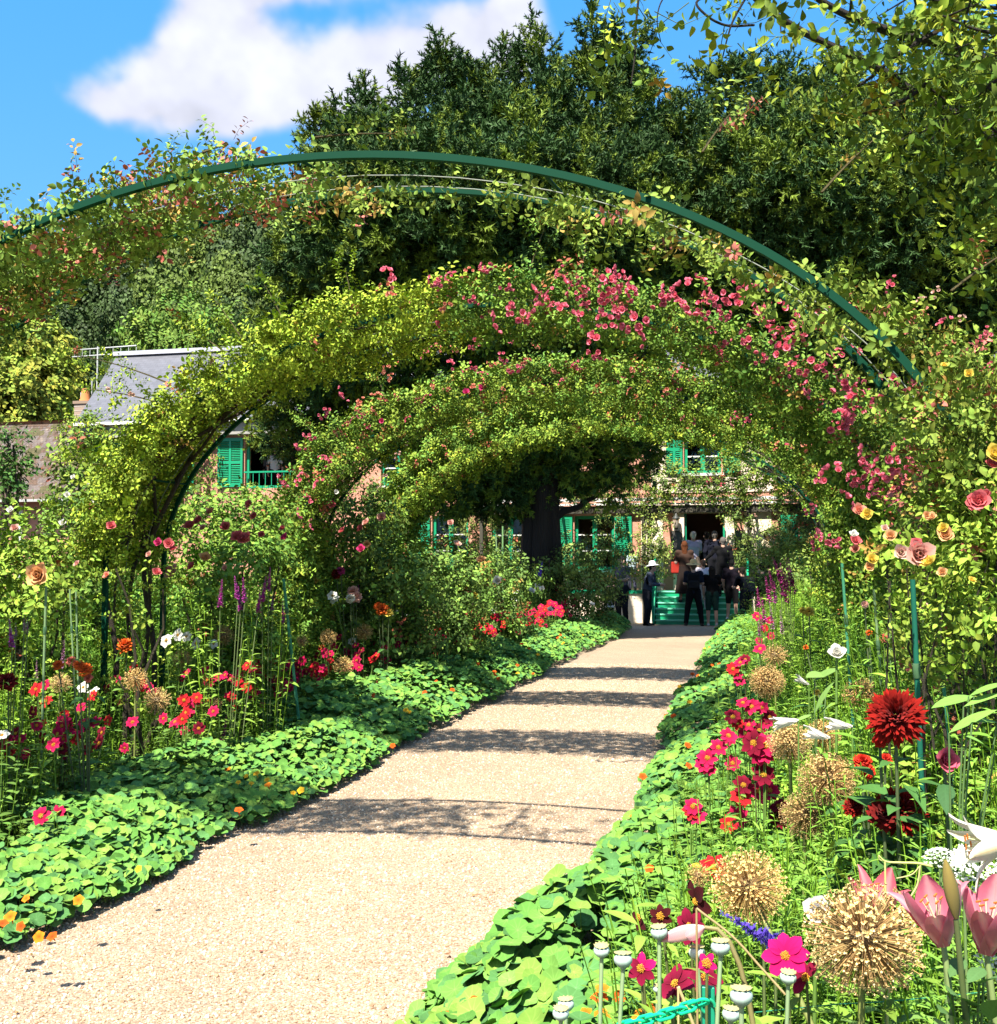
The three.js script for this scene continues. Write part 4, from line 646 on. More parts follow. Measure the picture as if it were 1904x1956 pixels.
// side -1 is the left border, 1 the right; s runs 0 at the gravel to 1 at the back
function nastPoint(R, side, z, width, high) {
  const s = R(), w = width * (0.62 + 0.75 * fbm(z * 1.3, side * 5, 2, 2)), x = side * (edge(z, side) + s * w), hump = 0.42 + 1.15 * fbm(z * 2.4, s * 2.5, side * 3 + 6, 3);
  const top = high * Math.pow(Math.sin(Math.min(1, s * 0.95 + 0.06) * Math.PI * 0.62), 0.75) * hump, y = 0.03 + top * (R() < 0.72 ? R.r(0.82, 1.05) : R.r(0.2, 0.85));
  return { p: V(x, y, z), s };
}
const nTilt = (R, side, s) => V(-side * R.r(-0.15, 0.75) * (1.1 - s), 1, R.r(-0.1, 0.65)).addScaledVector(ball(R), 0.42);
{
  const tints = NG.map((c, k) => { const m = M.nast.clone(); m.name = 'nasturtium_leaf_' + k; m.color.setRGB(...c); return m; });
  const clump = (label, side, z0, z1, width, high, n, nParts, flowers, seed) => {
    const T = thing('nasturtium_plant', label, 'nasturtium', V(side * 1.5, 0, (z0 + z1) / 2), null), R = RNG(seed), all = [];
    for (let k = 0; k < n; k++) { const { p, s } = nastPoint(R, side, R.r(z0, z1), width, high); all.push({ p: p.sub(T.position), q: qTo(nTilt(R, side, s), R.r(0, 6.3)), s: side < 0 ? R.r(0.03, 0.078) : R.r(0.034, 0.094), c: R.pick(NG), y: p.y + R.r(0, 0.03) }); }
    all.sort((a, b) => (b.y + b.p.z * 0.12) - (a.y + a.p.z * 0.12));
    all.slice(0, nParts).forEach((e) => { const m = part('leaf', R.pick(NLEAF), tints[NG.indexOf(e.c)], T); m.position.copy(e.p); m.quaternion.copy(e.q); m.scale.setScalar(e.s); });
    split(all.slice(nParts).map((e) => ({ ...e, c: jit(R, e.c, 0.22) })), NLEAF.length, R).forEach((l, k) => scatter('foliage', NLEAF[k], M.nast, T, l));
    for (const [u, v, kind, d] of flowers) { const p = d ? onDepth(u, v, d) : onY(u, v, 0.22), m = part('flower', NFLOWER[kind], M.petal, T); m.position.copy(p.sub(T.position)); m.rotation.set(R.r(0.2, 1.1), R.r(0, 6), R.r(-0.3, 0.3)); m.scale.setScalar(R.r(0.55, 0.85)); }
    return T;
  };
  clump('sunlit nasturtium clump with orange flowers at the near left edge of the path', -1, -3.4, -5.0, 0.88, 0.225, 1900, 150, [[5, 1765, 'orange'], [40, 1770, 'orange'], [50, 1717, 'amber'], [75, 1790, 'amber'], [265, 1660, 'yellow'], [100, 1790, 'orange'], [20, 1752, 'amber'], [150, 1720, 'amber']], 601);
  clump('nasturtium clump on the left path edge crossed by the first arch shadow', -1, -5.0, -6.9, 0.9, 0.265, 2000, 120, [[456, 1548, 'orange'], [435, 1470, 'amber']], 602);
  clump('nasturtium clump with pale yellow flowers on the left path edge', -1, -6.9, -8.9, 0.9, 0.29, 2000, 60, [[470, 1483, 'yellow'], [490, 1478, 'yellow'], [510, 1490, 'yellow'], [480, 1497, 'yellow'], [512, 1500, 'amber'], [575, 1510, 'yellow'], [560, 1515, 'yellow'], [750, 1425, 'orange'], [455, 1495, 'yellow']], 603);
  clump('nearest nasturtium clump spilling onto the gravel at the right, with an orange flower', 1, -2.2, -3.5, 1.0, 0.30, 1300, 150, [[905, 1912, 'orange', 3.35], [850, 1942, 'orange', 3.3], [1150, 1890, 'amber', 2.9], [1145, 1908, 'orange', 2.9], [1185, 1905, 'orange', 2.75], [1150, 1945, 'amber', 2.7], [1240, 1930, 'orange', 2.6], [1225, 1945, 'amber', 2.6], [1120, 1940, 'amber', 2.8]], 604);
  clump('nasturtium clump with yellow flowers right of the path beside the poppy heads', 1, -3.5, -4.9, 0.9, 0.33, 1300, 150, [[1090, 1770, 'orange'], [1120, 1755, 'yellow'], [1235, 1742, 'orange'], [1262, 1700, 'yellow'], [1310, 1690, 'amber'], [1290, 1720, 'yellow'], [1240, 1660, 'orange', 3.9], [1330, 1655, 'yellow', 3.9]], 605);
  clump('nasturtium clump leaning over the right path edge below the crimson cosmos', 1, -4.9, -6.8, 0.85, 0.34, 1300, 90, [[1210, 1560, 'amber'], [1305, 1465, 'orange']], 606);
  const far = (side, z0, n, label, seed) => {
    const T = tag(thing('nasturtium_edging', null, null), label, 'nasturtium edging', null, 'stuff'), R = RNG(seed), l = [], f = { orange: [], yellow: [] };
    for (let k = 0; k < n; k++) { const z = mix(z0, -27.4, Math.pow(R(), 1.15)), { p, s } = nastPoint(R, side, z, 0.95, 0.38); l.push({ p, q: qTo(nTilt(R, side, s), R.r(0, 6.3)), s: R.r(0.036, 0.084), c: jit(R, R.pick(NG), 0.22) }); }
    for (let k = 0; k < 46; k++) { const { p } = nastPoint(R, side, R.r(z0, -22), 0.5, 0.3); p.y += 0.03; f[R() < 0.6 ? 'orange' : 'yellow'].push({ p, q: qTo(V(R.n() * 0.5, 1, 0.8)), s: R.r(0.6, 1.0) }); }
    split(l, NLEAF.length, R).forEach((a, k) => scatter('foliage', NLEAF[k], M.nast, T, a)); for (const k in f) scatter('blossom', NFLOWER[k], M.petal, T, f[k]);
  };
  far(-1, -8.8, 11000, 'long band of nasturtiums edging the far left side of the path', 607); far(1, -6.7, 10500, 'long band of nasturtiums edging the far right side of the path', 608);
}

// ---------------------------------------------------------------- perennial greenery behind the edging
function tuft(seed, { stems = 9, h = 1, spread = 0.16, per = 16, leaf = 0.07, ratio = 0.18, droop = 0.3, from = 0.15, stemR = 0.0035, up = 0.6, shape = [0.8, 1, 0.7], stemC = [0.9, 0.95, 0.5] }) {
  const R = RNG(seed), mb = new MB();
  for (let s = 0; s < stems; s++) {
    const a = R.r(0, 6.3), q = Math.sqrt(R()) * spread, hh = h * R.r(0.68, 1.08), lean = R.r(0.3, 1.3), top = V(Math.cos(a) * q * (1 + lean), hh, Math.sin(a) * q * (1 + lean)), b = V(Math.cos(a) * q * 0.5, 0, Math.sin(a) * q * 0.5), m = b.clone().lerp(top, 0.55).add(V(R.n() * 0.03, 0, R.n() * 0.03));
    mb.tube([b, m, top], [stemR, stemR * 0.5], stemC, 3, false);
    for (let k = 0; k < per; k++) {
      const t = from + (1 - from) * (k + R()) / per, p = t < 0.55 ? b.clone().lerp(m, t / 0.55) : m.clone().lerp(top, (t - 0.55) / 0.45), an = k * 2.4 + R.r(-0.5, 0.5), d = V(Math.cos(an), up * R.r(0.3, 1.6), Math.sin(an)).normalize(), L = leaf * R.r(0.6, 1.2) * (1 - 0.35 * t);
      mb.leaf(p, d, V(0, 1, 0).addScaledVector(ball(R), 0.4).normalize(), L, L * ratio, jit(R, [1, 1, 1], 0.28), { droop, fold: 0.3, shape });
    }
  }
  return mb.geo();
}
const TUFT = {
  lance: [1, 2, 3].map((s) => tuft(700 + s, { stems: 11, per: 22, leaf: 0.11, ratio: 0.25, droop: 0.45, up: 0.5 })),
  fine: [1, 2, 3].map((s) => tuft(710 + s, { stems: 13, per: 40, leaf: 0.072, ratio: 0.15, droop: 0.25, spread: 0.22, up: 0.6, shape: [1, 1] })),
  broad: [1, 2, 3].map((s) => tuft(720 + s, { stems: 9, per: 15, leaf: 0.12, ratio: 0.52, droop: 0.5, up: 0.3 })),
  grassy: [1, 2].map((s) => tuft(730 + s, { stems: 7, per: 26, leaf: 0.3, ratio: 0.05, droop: 0.5, from: 0, spread: 0.12, up: 1.4, shape: [1, 0.9, 0.5] })),
};
const GREENS = { lance: [[0.155, 0.31, 0.036], [0.21, 0.35, 0.04]], fine: [[0.18, 0.32, 0.04], [0.13, 0.265, 0.036]], broad: [[0.09, 0.20, 0.032], [0.13, 0.26, 0.036]], grassy: [[0.17, 0.29, 0.05], [0.24, 0.32, 0.06]] };
{
  const plantBed = (name, label, side, x0, x1, z0, z1, per, hAt, mixAt, seed) => {
    const T = tag(thing(name, null, null), label, 'border foliage', null, 'stuff'), R = RNG(seed), lists = {};
    const n = Math.round(Math.abs((x1 - x0) * (z1 - z0)) * per);
    for (let k = 0; k < n; k++) {
      const x = R.r(x0, x1), z = R.r(z0, z1), kinds = mixAt(x, z, R), g = GREENS[kinds], h = hAt(x, z) * R.r(0.75, 1.15), c = jit(R, R.pick(g), 0.25), variant = Math.floor(R() * TUFT[kinds].length), key = kinds + variant;
      if (h < 0.1) continue;
      (lists[key] = lists[key] || { g: TUFT[kinds][variant], l: [] }).l.push({ p: V(x, 0, z), q: qTo(V(R.n() * 0.12, 1, R.n() * 0.12), R.r(0, 6.3)), s: 1, s3: V(R.r(0.8, 1.2) * Math.sqrt(h), h, R.r(0.8, 1.2) * Math.sqrt(h)), c });
    }
    for (const k in lists) scatter('foliage', lists[k].g, M.leaf, T, lists[k].l);
  };
  const patch = (x, z, R, w) => { const n = fbm(x * 0.7 + 20, z * 0.55, 4, 3) + R.r(-0.1, 0.1); let acc = 0.22; for (const [k, s] of w) { acc += s * 0.56; if (n < acc) return k; } return w[w.length - 1][0]; };
  plantBed('border_foliage', 'mixed green perennial foliage filling the left flower border', -1, -1.75, -5.4, -3.2, -27, 15, (x, z) => (mix(0.30, 0.86, smooth(-2.15, -2.9, x)) + 0.5 * smooth(-2.7, -3.9, x)) * (0.85 + 0.35 * fbm(x, z, 8, 2)), (x, z, R) => patch(x, z, R, [['fine', 0.3], ['lance', 0.3], ['broad', 0.3], ['fine', 0.2]]), 801);
  plantBed('border_foliage', 'bright feathery foliage between the red cosmos and the roses of the near left border', -1, -2.05, -3.5, -4.6, -10.5, 20, (x, z) => mix(0.42, 0.98, smooth(-2.1, -3.1, x)) * (0.85 + 0.35 * fbm(x, z, 48, 2)), (x, z, R) => patch(x, z, R, [['fine', 0.45], ['lance', 0.4], ['fine', 0.15]]), 805);
  plantBed('border_foliage', 'mixed green perennial foliage filling the far right flower border', 1, 1.72, 4.4, -6, -27, 13, (x, z) => mix(0.55, 1.15, smooth(1.8, 2.8, x)) * (0.85 + 0.4 * fbm(x, z, 18, 2)), (x, z, R) => patch(x, z, R, [['lance', 0.45], ['fine', 0.35], ['lance', 0.2]]), 802);
  plantBed('border_foliage', 'bright narrow-leaved foliage of the right border under the yellow roses', 1, 1.75, 3.4, -3.3, -6, 26, (x, z) => mix(0.62, 1.12, smooth(1.95, 2.5, x)) * (0.85 + 0.35 * fbm(x, z, 28, 2)), (x, z, R) => patch(x, z, R, [['lance', 0.6], ['fine', 0.25], ['broad', 0.15]]), 803);
  plantBed('border_foliage', 'leafy undergrowth around the stems of the crimson cosmos at the right path edge', 1, 1.5, 2.25, -2.5, -6, 42, (x, z) => 0.46 * (0.8 + 0.5 * fbm(x, z, 58, 2)), (x, z, R) => patch(x, z, R, [['broad', 0.35], ['fine', 0.4], ['lance', 0.25]]), 806);
  plantBed('border_foliage', 'low tangle of fine leaves at the foot of the nearest right border', 1, 1.62, 3.0, -1.45, -3.4, 36, (x, z) => 0.70 * (0.8 + 0.4 * fbm(x, z, 38, 2)) * smooth(1.45, 1.9, x + 0.25) * mix(1.0, 1.25, smooth(2.0, 2.6, x)), (x, z, R) => patch(x, z, R, [['fine', 0.6], ['grassy', 0.2], ['lance', 0.2]]), 804);
}

// ---------------------------------------------------------------- rose bushes and shrubs
const BLOOM = (seed, col, r = 0.045, rows = 4, dark = 0.75) => { const R = RNG(seed), mb = new MB(); rosette(mb, V(0, 0, 0), V(0, 1, 0.35), r, col, R, rows, dark); return mb.geo(); };
const BLOOMS = { pink: BLOOM(1, [0.75, 0.16, 0.17]), salmon: BLOOM(2, SALMON), peach: BLOOM(3, PEACH), yellow: BLOOM(4, YELLOW), pale: BLOOM(5, PALE), white: BLOOM(6, WHITE), blush: BLOOM(7, [0.80, 0.42, 0.34]), magenta: BLOOM(8, MAGENTA) };
function bush(name, label, cat, base, lobes, per, sprays, tint, seed, o = {}) {
  const T = thing(name, label, cat, base, o.group), R = RNG(seed), mb = new MB(), LL = lobes.map((L) => ({ ...L, p: L.p.clone().sub(base), r: Math.max(0.06, L.r - 0.13) })); LL.forEach((L) => { L.p.y -= o.drop || 0; }); for (const L of LL.slice()) if (L.p.y > 0.8) LL.push({ ...L, p: V(L.p.x * 0.85, L.p.y * 0.5, L.p.z * 0.85), r: L.r * 0.85 });
  for (const L of LL) limb(mb, V(R.r(-0.06, 0.06), 0, R.r(-0.06, 0.06)), L.p, 0.02 * (o.stem || 1), 0.006 * (o.stem || 1), R, [0.09, 0.07, 0.035], 5, 0.12);
  part('stem', mb.geo(), M.bark, T);
  split(lobeSprays(R, LL, per * 1.7, { size: o.size || 1, up: 0.3, inner: 0.3, tint, tipUp: 0.4 }), sprays.length, R).forEach((l, k) => scatter('foliage', sprays[k], M.leaf, T, l));
  T.blooms = (list) => { for (const [u, v, kind, d, s] of list) { const m = part('rose', BLOOMS[kind], M.petal, T); m.position.copy(onDepth(u, v, d * 0.94).sub(base)); m.rotation.set(R.r(0.35, 1.0), R.r(-0.6, 0.6), R.r(-0.5, 0.5)); m.scale.setScalar((s || 1) * (d > 6 ? 1.25 : d < 4.2 ? 0.82 : 1) * R.r(0.9, 1.1)); } return T; };
  return T;
}
const foot = (u, d) => { const p = onDepth(u, 1085, d); p.y = 0; return p; };
const tintOf = (a, b) => leafy(a, b, 0.03), bt = (a, b) => { const f = leafy(a, b, 0.04); return (R, p, d) => f(R, 0, Math.max(0, d.y)); };
{
  const b1 = bush('rose_bush', 'tall rose bush with coral pink roses in the left border behind the old canes', 'rose bush', foot(430, 9.8), [[430, 985, 9.8, 0.42], [370, 1010, 9.6, 0.36], [490, 990, 9.9, 0.36], [330, 1060, 9.4, 0.3], [450, 1060, 9.4, 0.4], [520, 1040, 9.7, 0.3], [400, 1100, 9.3, 0.35], [540, 970, 10, 0.25]].map((a) => lobe(...a)), 800, ROSE, bt([0.21, 0.32, 0.04], ROSEGREEN), 901, { size: 0.9, drop: 0.14 });
  b1.blooms([[431, 1007, 'pink', 9.3, 1.1], [381, 996, 'pink', 9.2], [363, 1006, 'pink', 9.2], [388, 1009, 'blush', 9.2, 0.7], [454, 1027, 'pink', 9.1, 1.3], [474, 1029, 'pink', 9.1, 1.3], [464, 1031, 'pink', 9.1, 1.2], [477, 963, 'pink', 9.4, 0.8], [401, 979, 'salmon', 9.3, 0.8], [486, 986, 'pink', 9.4, 0.8], [332, 1095, 'blush', 9, 1.4], [325, 1088, 'pink', 9, 0.8], [368, 1082, 'pink', 9, 0.9], [499, 1022, 'pink', 9.3, 0.7], [391, 1067, 'peach', 9, 1], [545, 1028, 'magenta', 9.4, 0.9], [430, 1085, 'blush', 9, 0.6], [540, 1010, 'pink', 9.5, 0.6]]);
  const b2 = bush('rose_bush', 'loose rose bush with small pink roses around the old rose canes', 'rose bush', foot(270, 7.6), [[222, 1030, 7.6, 0.2], [312, 1070, 7.6, 0.2], [250, 1130, 7.3, 0.2]].map((a) => lobe(...a)), 650, ROSE, bt([0.21, 0.29, 0.04], OLIVE), 902, { size: 0.75, drop: 0.2 });
  b2.blooms([[212, 1006, 'pink', 7.2, 0.7], [303, 1037, 'magenta', 7.2, 0.6], [322, 1039, 'pink', 7.2, 0.8], [205, 1100, 'salmon', 7.2, 0.6], [298, 1095, 'pink', 7.2, 0.7], [285, 1060, 'blush', 7.2, 0.5], [330, 1050, 'pink', 7.2, 0.6]]);
  const b3 = bush('rose_bush', 'full rose bush with one large apricot rose at the far left', 'rose bush', foot(60, 7.4), [[20, 990, 7.6, 0.3], [70, 1020, 7.4, 0.3], [-40, 1030, 7.6, 0.4], [30, 1070, 7.3, 0.34], [110, 1060, 7.4, 0.28], [60, 1120, 7.2, 0.3], [-20, 1110, 7.2, 0.3], [10, 950, 7.8, 0.2], [130, 1020, 7.8, 0.25]].map((a) => lobe(...a)), 750, ROSE, bt([0.22, 0.33, 0.04], OLIVE), 903, { size: 0.85, drop: 0.22 });
  b3.blooms([[75, 1098, 'peach', 6.9, 1.7], [80, 1082, 'peach', 6.95, 0.6], [28, 1010, 'blush', 7, 0.6], [20, 975, 'white', 7.2, 0.5], [148, 1078, 'blush', 7, 0.5]]);
  const b4 = bush('rose_bush', 'dark leaved rose bush topped with cream buds below the tiled roof', 'rose bush', foot(160, 9.6), [[140, 950, 9.6, 0.34], [180, 985, 9.6, 0.36], [120, 1000, 9.4, 0.3], [200, 1040, 9.4, 0.3], [160, 1050, 9.3, 0.34], [90, 1040, 9.5, 0.3], [185, 940, 9.8, 0.25], [225, 960, 9.9, 0.28]].map((a) => lobe(...a)), 700, ROSE, bt([0.17, 0.28, 0.04], [0.05, 0.1, 0.025]), 904, { size: 0.85, drop: 0.34 });
  b4.blooms([[140, 912, 'white', 9.2, 0.5], [165, 925, 'white', 9.2, 0.5], [128, 945, 'white', 9.2, 0.6], [120, 1000, 'white', 9, 0.7], [175, 960, 'white', 9.2, 0.4]]);
  bush('lilac_bush', 'tall green bush with cream flecks under the slate roof eave', 'shrub', foot(180, 15), [[160, 880, 15, 0.45], [190, 940, 15, 0.5], [150, 940, 15, 0.45], [230, 975, 14.8, 0.5], [170, 1000, 14.6, 0.6], [165, 850, 15.2, 0.3], [230, 925, 15, 0.3], [300, 985, 14.8, 0.42], [380, 985, 14.6, 0.42], [460, 985, 14.6, 0.42], [530, 985, 14.6, 0.4]].map((a) => lobe(...a)), 260, BROAD, bt([0.22, 0.30, 0.04], [0.08, 0.16, 0.03]), 905, { size: 0.9 });
  const r1 = bush('rose_bush', 'rose bush with yellow and peach roses at the right edge beside the green stakes', 'rose bush', foot(1800, 3.52), [[1730, 1070, 3.53, 0.188], [1790, 1040, 3.6, 0.21], [1850, 1000, 3.68, 0.225], [1890, 1070, 3.53, 0.24], [1820, 1110, 3.45, 0.195], [1700, 1110, 3.53, 0.15], [1880, 930, 3.75, 0.21], [1770, 985, 3.75, 0.18], [1690, 1040, 3.75, 0.172], [1745, 1130, 3.4, 0.16], [1800, 1170, 3.4, 0.2], [1870, 1150, 3.4, 0.22], [1910, 1210, 3.4, 0.22], [1840, 1240, 3.4, 0.2], [1920, 1000, 3.6, 0.247]].map((a) => lobe(...a)), 1300, ROSE, bt([0.22, 0.33, 0.04], OLIVE), 906, { size: 0.55, stem: 0.4 });
  r1.blooms([[1898, 871, 'yellow', 3.45, 1.24], [1893, 890, 'pink', 3.45, 0.83], [1869, 959, 'pink', 3.38, 1.07], [1860, 962, 'pink', 3.38, 0.74], [1778, 991, 'peach', 3.45, 0.74], [1770, 985, 'peach', 3.45, 0.49], [1805, 1023, 'peach', 3.38, 0.91], [1802, 1010, 'yellow', 3.38, 0.58], [1753, 1060, 'blush', 3.3, 1.4], [1750, 1040, 'pink', 3.3, 0.66], [1777, 1078, 'yellow', 3.26, 0.91], [1701, 1026, 'peach', 3.45, 0.66], [1657, 984, 'yellow', 3.68, 0.66], [1664, 1070, 'yellow', 3.53, 0.74], [1660, 1085, 'peach', 3.53, 0.58], [1720, 1055, 'pale', 3.38, 0.74], [1632, 1034, 'pink', 3.75, 0.66], [1635, 1050, 'salmon', 3.75, 0.58], [1640, 976, 'salmon', 3.75, 0.74], [1885, 945, 'pink', 3.53, 0.58], [1800, 1095, 'peach', 3.22, 0.49], [1855, 1110, 'yellow', 3.22, 0.41], [1690, 1010, 'pale', 3.6, 0.41], [1630, 1022, 'white', 3.68, 0.49], [1850, 715, 'yellow', 3.45, 0.58], [1803, 700, 'yellow', 3.45, 0.41]]);
  bush('rose_bush', 'grey-green rose bush in front of the terrace left of the steps', 'rose bush', foot(1110, 25), [[1090, 1080, 25, 0.5], [1140, 1060, 25.5, 0.5], [1120, 1130, 24.6, 0.6], [1060, 1120, 24.6, 0.6], [1165, 1100, 26, 0.45], [1020, 1110, 24.6, 0.5], [960, 1100, 24.6, 0.6], [900, 1110, 24.6, 0.6]].map((a) => lobe(...a)), 230, ROSE, bt([0.2, 0.28, 0.06], [0.07, 0.12, 0.035]), 907, { size: 1.4 });
  bush('rose_bush', 'pale green rose bush in front of the terrace right of the steps', 'rose bush', foot(1500, 24), [[1460, 1075, 26, 0.5], [1500, 1065, 25, 0.6], [1550, 1060, 24, 0.6], [1610, 1060, 23, 0.6], [1660, 1080, 22, 0.6], [1540, 1100, 22, 0.5], [1590, 1110, 20, 0.5]].map((a) => lobe(...a)), 230, ROSE, bt([0.24, 0.32, 0.06], [0.08, 0.14, 0.035]), 908, { size: 1.4 });
  bush('rose_bush', 'dark leafy rose shrub filling the gap between the third and fourth arches', 'rose bush', foot(665, 12.4), [[650, 955, 12.4, 0.4], [690, 990, 12.4, 0.45], [655, 1030, 12.2, 0.42], [700, 1060, 12.2, 0.42], [620, 1000, 12.3, 0.35], [640, 1080, 12, 0.4]].map((a) => lobe(...a)), 420, ROSE, bt([0.16, 0.23, 0.04], [0.07, 0.13, 0.03]), 913, { size: 1.05 }).blooms([[655, 1015, 'pink', 11.6, 1], [700, 1000, 'blush', 11.6, 1], [632, 965, 'pink', 11.7, 1.1], [690, 1050, 'magenta', 11.5, 1.1]]);
  for (const [u, v, d, r, k, lab] of [[860, 1080, 14, 0.42, 910, 'middle'], [760, 1090, 12.6, 0.42, 911, 'near'], [950, 1090, 17.5, 0.42, 912, 'far']]) bush('phlox_bush', { middle: 'green shrub with cream buds behind the tall stakes in the left border', near: 'leafy green shrub left of the pair of tall stakes', far: 'shrub with white flower heads before the black yew trunk' }[lab], 'shrub', foot(u, d), [[u, v, d, r], [u - 35, v + 30, d - 0.2, r], [u + 40, v + 25, d, r], [u + 5, v + 60, d - 0.4, r]].map((a) => lobe(...a)), 420, ROSE, bt([0.19, 0.31, 0.05], [0.08, 0.14, 0.035]), k, { size: 1.1 }).blooms(lab === 'middle' ? [[919, 1072, 'peach', d - 0.7, 1.4], [860, 1000, 'blush', d - 0.7, 1], [951, 1109, 'white', d - 0.6, 1.2], [872, 1040, 'pale', d - 0.6, 1]] : lab === 'far' ? [[1015, 1130, 'white', d - 0.6, 1.3], [1035, 1125, 'white', d - 0.6, 1], [1130, 1155, 'white', d - 0.6, 1], [1050, 1165, 'white', d - 0.6, 1]] : [[729, 990, 'blush', d - 0.5, 1.2], [690, 1010, 'pink', d - 0.5, 1], [700, 1040, 'peach', d - 0.5, 0.9]]);
}

// ---------------------------------------------------------------- climbers on the house
{
  const creeper = (name, label, z, pts, per, sprays, tint, seed, size, roses) => {
    const T = thing(name, label, 'climbing plant', V(0, 0, z)), R = RNG(seed), l = [], mb = new MB();
    pts.forEach(([u, v, r, up], k) => { const p = onZ(u, v, z).sub(T.position); for (let j = 0; j < per * r; j++) { const b = ball(R); l.push({ p: p.clone().add(V(b.x * r, b.y * r * (up || 0.8), b.z * 0.16)), q: qTo(V(b.x, b.y + 0.2, 0.7).addScaledVector(ball(R), 0.6), R.r(0, 6)), s: size * R.r(0.7, 1.3), c: tint(R, 0, 0.3) }); } if (k) { const a = onZ(pts[k - 1][0], pts[k - 1][1], z).sub(T.position); if (a.distanceTo(p) < 3) limb(mb, a.setZ(0), p.clone().setZ(0), 0.025, 0.02, R, [0.08, 0.06, 0.035], 4, 0.1); } });
    if (!mb.empty) part('vine', mb.geo(), M.bark, T);
    split(l, sprays.length, R).forEach((a, k) => scatter('foliage', sprays[k], M.leaf, T, a));
    for (const [u, v, kind, s] of roses || []) { const m = part('rose_cluster', R.pick(CLUSTER[kind]), M.petal, T); m.position.copy(onZ(u, v, z + 0.2).sub(T.position)); m.scale.setScalar(s || 1.5); m.rotation.z = R.r(0, 6); }
  };
  const vt = tintOf([0.2, 0.28, 0.04], [0.07, 0.13, 0.03]);
  creeper('veranda_rose', 'climbing rose trained along the white veranda edge over the door', FZ + 1.3, [[1245, 930, 0.4], [1265, 920, 0.5], [1300, 922, 0.5], [1340, 925, 0.5], [1380, 920, 0.5], [1420, 915, 0.55], [1460, 920, 0.6], [1500, 925, 0.6], [1540, 925, 0.6], [1320, 938, 0.35], [1400, 935, 0.4], [1480, 905, 0.6], [1510, 890, 0.6], [1440, 900, 0.4], [1220, 945, 0.35], [1180, 945, 0.3], [1140, 950, 0.3], [1100, 950, 0.3]], 110, ROSE, vt, 921, 1.4, [[1350, 920, 'pink', 1.6], [1378, 928, 'pink', 1.3], [1410, 903, 'salmon', 1.3], [1360, 915, 'salmon', 1.2], [1440, 905, 'salmon', 1]]);
  creeper('veranda_rose', 'climbing rose on the veranda post left of the lantern', FZ + 1.2, [[1253, 985, 0.3, 1.2], [1255, 1010, 0.22, 1.3], [1240, 1040, 0.3, 1.2], [1235, 1065, 0.4, 1], [1250, 960, 0.3], [1230, 1085, 0.4], [1262, 1050, 0.15, 2], [1258, 1080, 0.2, 1.6]], 115, ROSE, tintOf([0.28, 0.33, 0.08], [0.14, 0.22, 0.05]), 922, 1.3, [[1262, 1045, 'white', 1.2], [1258, 1060, 'white', 1], [1250, 1035, 'white', 1]]);
  creeper('veranda_rose', 'climbing rose hanging down right of the open door', FZ + 1.2, [[1410, 975, 0.22, 1.3], [1415, 1000, 0.22, 1.4], [1422, 1030, 0.25, 1.3], [1435, 1060, 0.3], [1420, 1065, 0.25], [1450, 1020, 0.2], [1505, 1000, 0.4, 1.3], [1510, 1040, 0.4, 1.2], [1525, 980, 0.4], [1540, 1020, 0.5], [1445, 1090, 0.35], [1400, 990, 0.12, 2]], 110, ROSE, tintOf([0.2, 0.26, 0.06], [0.08, 0.14, 0.035]), 923, 1.3, [[1452, 1012, 'white', 1.2], [1440, 985, 'pale', 1.2], [1470, 1020, 'white', 1]]);
  creeper('wall_creeper', 'green creeper growing around the left upper windows', FZ + 0.2, [[160, 838, 0.7], [190, 860, 0.5], [170, 900, 0.9], [255, 870, 0.4, 2], [270, 910, 0.6], [300, 930, 0.7], [390, 870, 0.3, 2.4], [392, 910, 0.35, 2], [300, 870, 0.5], [180, 825, 0.5], [320, 850, 0.3]], 110, BROAD, tintOf([0.22, 0.3, 0.04], [0.07, 0.14, 0.03]), 924, 1.2);
  creeper('wall_creeper', 'pale climber on the ground floor front between the left windows', FZ + 0.6, [[905, 1010, 0.5, 1.4], [930, 1040, 0.4, 1.4], [920, 985, 0.4], [880, 1040, 0.4, 1.4], [960, 1050, 0.5], [990, 1060, 0.4], [1085, 1050, 0.4], [1170, 1000, 0.3, 1.6], [1165, 1030, 0.3, 1.4], [1100, 1070, 0.5]], 130, ROSE, tintOf([0.24, 0.3, 0.07], [0.08, 0.14, 0.04]), 925, 1.4);
}
// ---------------------------------------------------------------- one flower stem per thing
const STEMG = [0.10, 0.19, 0.03];
function stemGeo(top, lean, r0, r1, col, seed = 1) {                            // from the ground point lean to top, in the coordinates of the foot
  const R = RNG(seed), m = top.clone().multiplyScalar(0.5).add(V(R.n() * 0.03, 0, R.n() * 0.03)); const mb = new MB();
  mb.tube(new THREE.QuadraticBezierCurve3(V(0, 0, 0), m, top).getPoints(10), [r0, r1], col, 6); return mb.geo();
}
const footOf = (p, dx = 0, dz = 0) => V(p.x + dx, 0, p.z + dz);

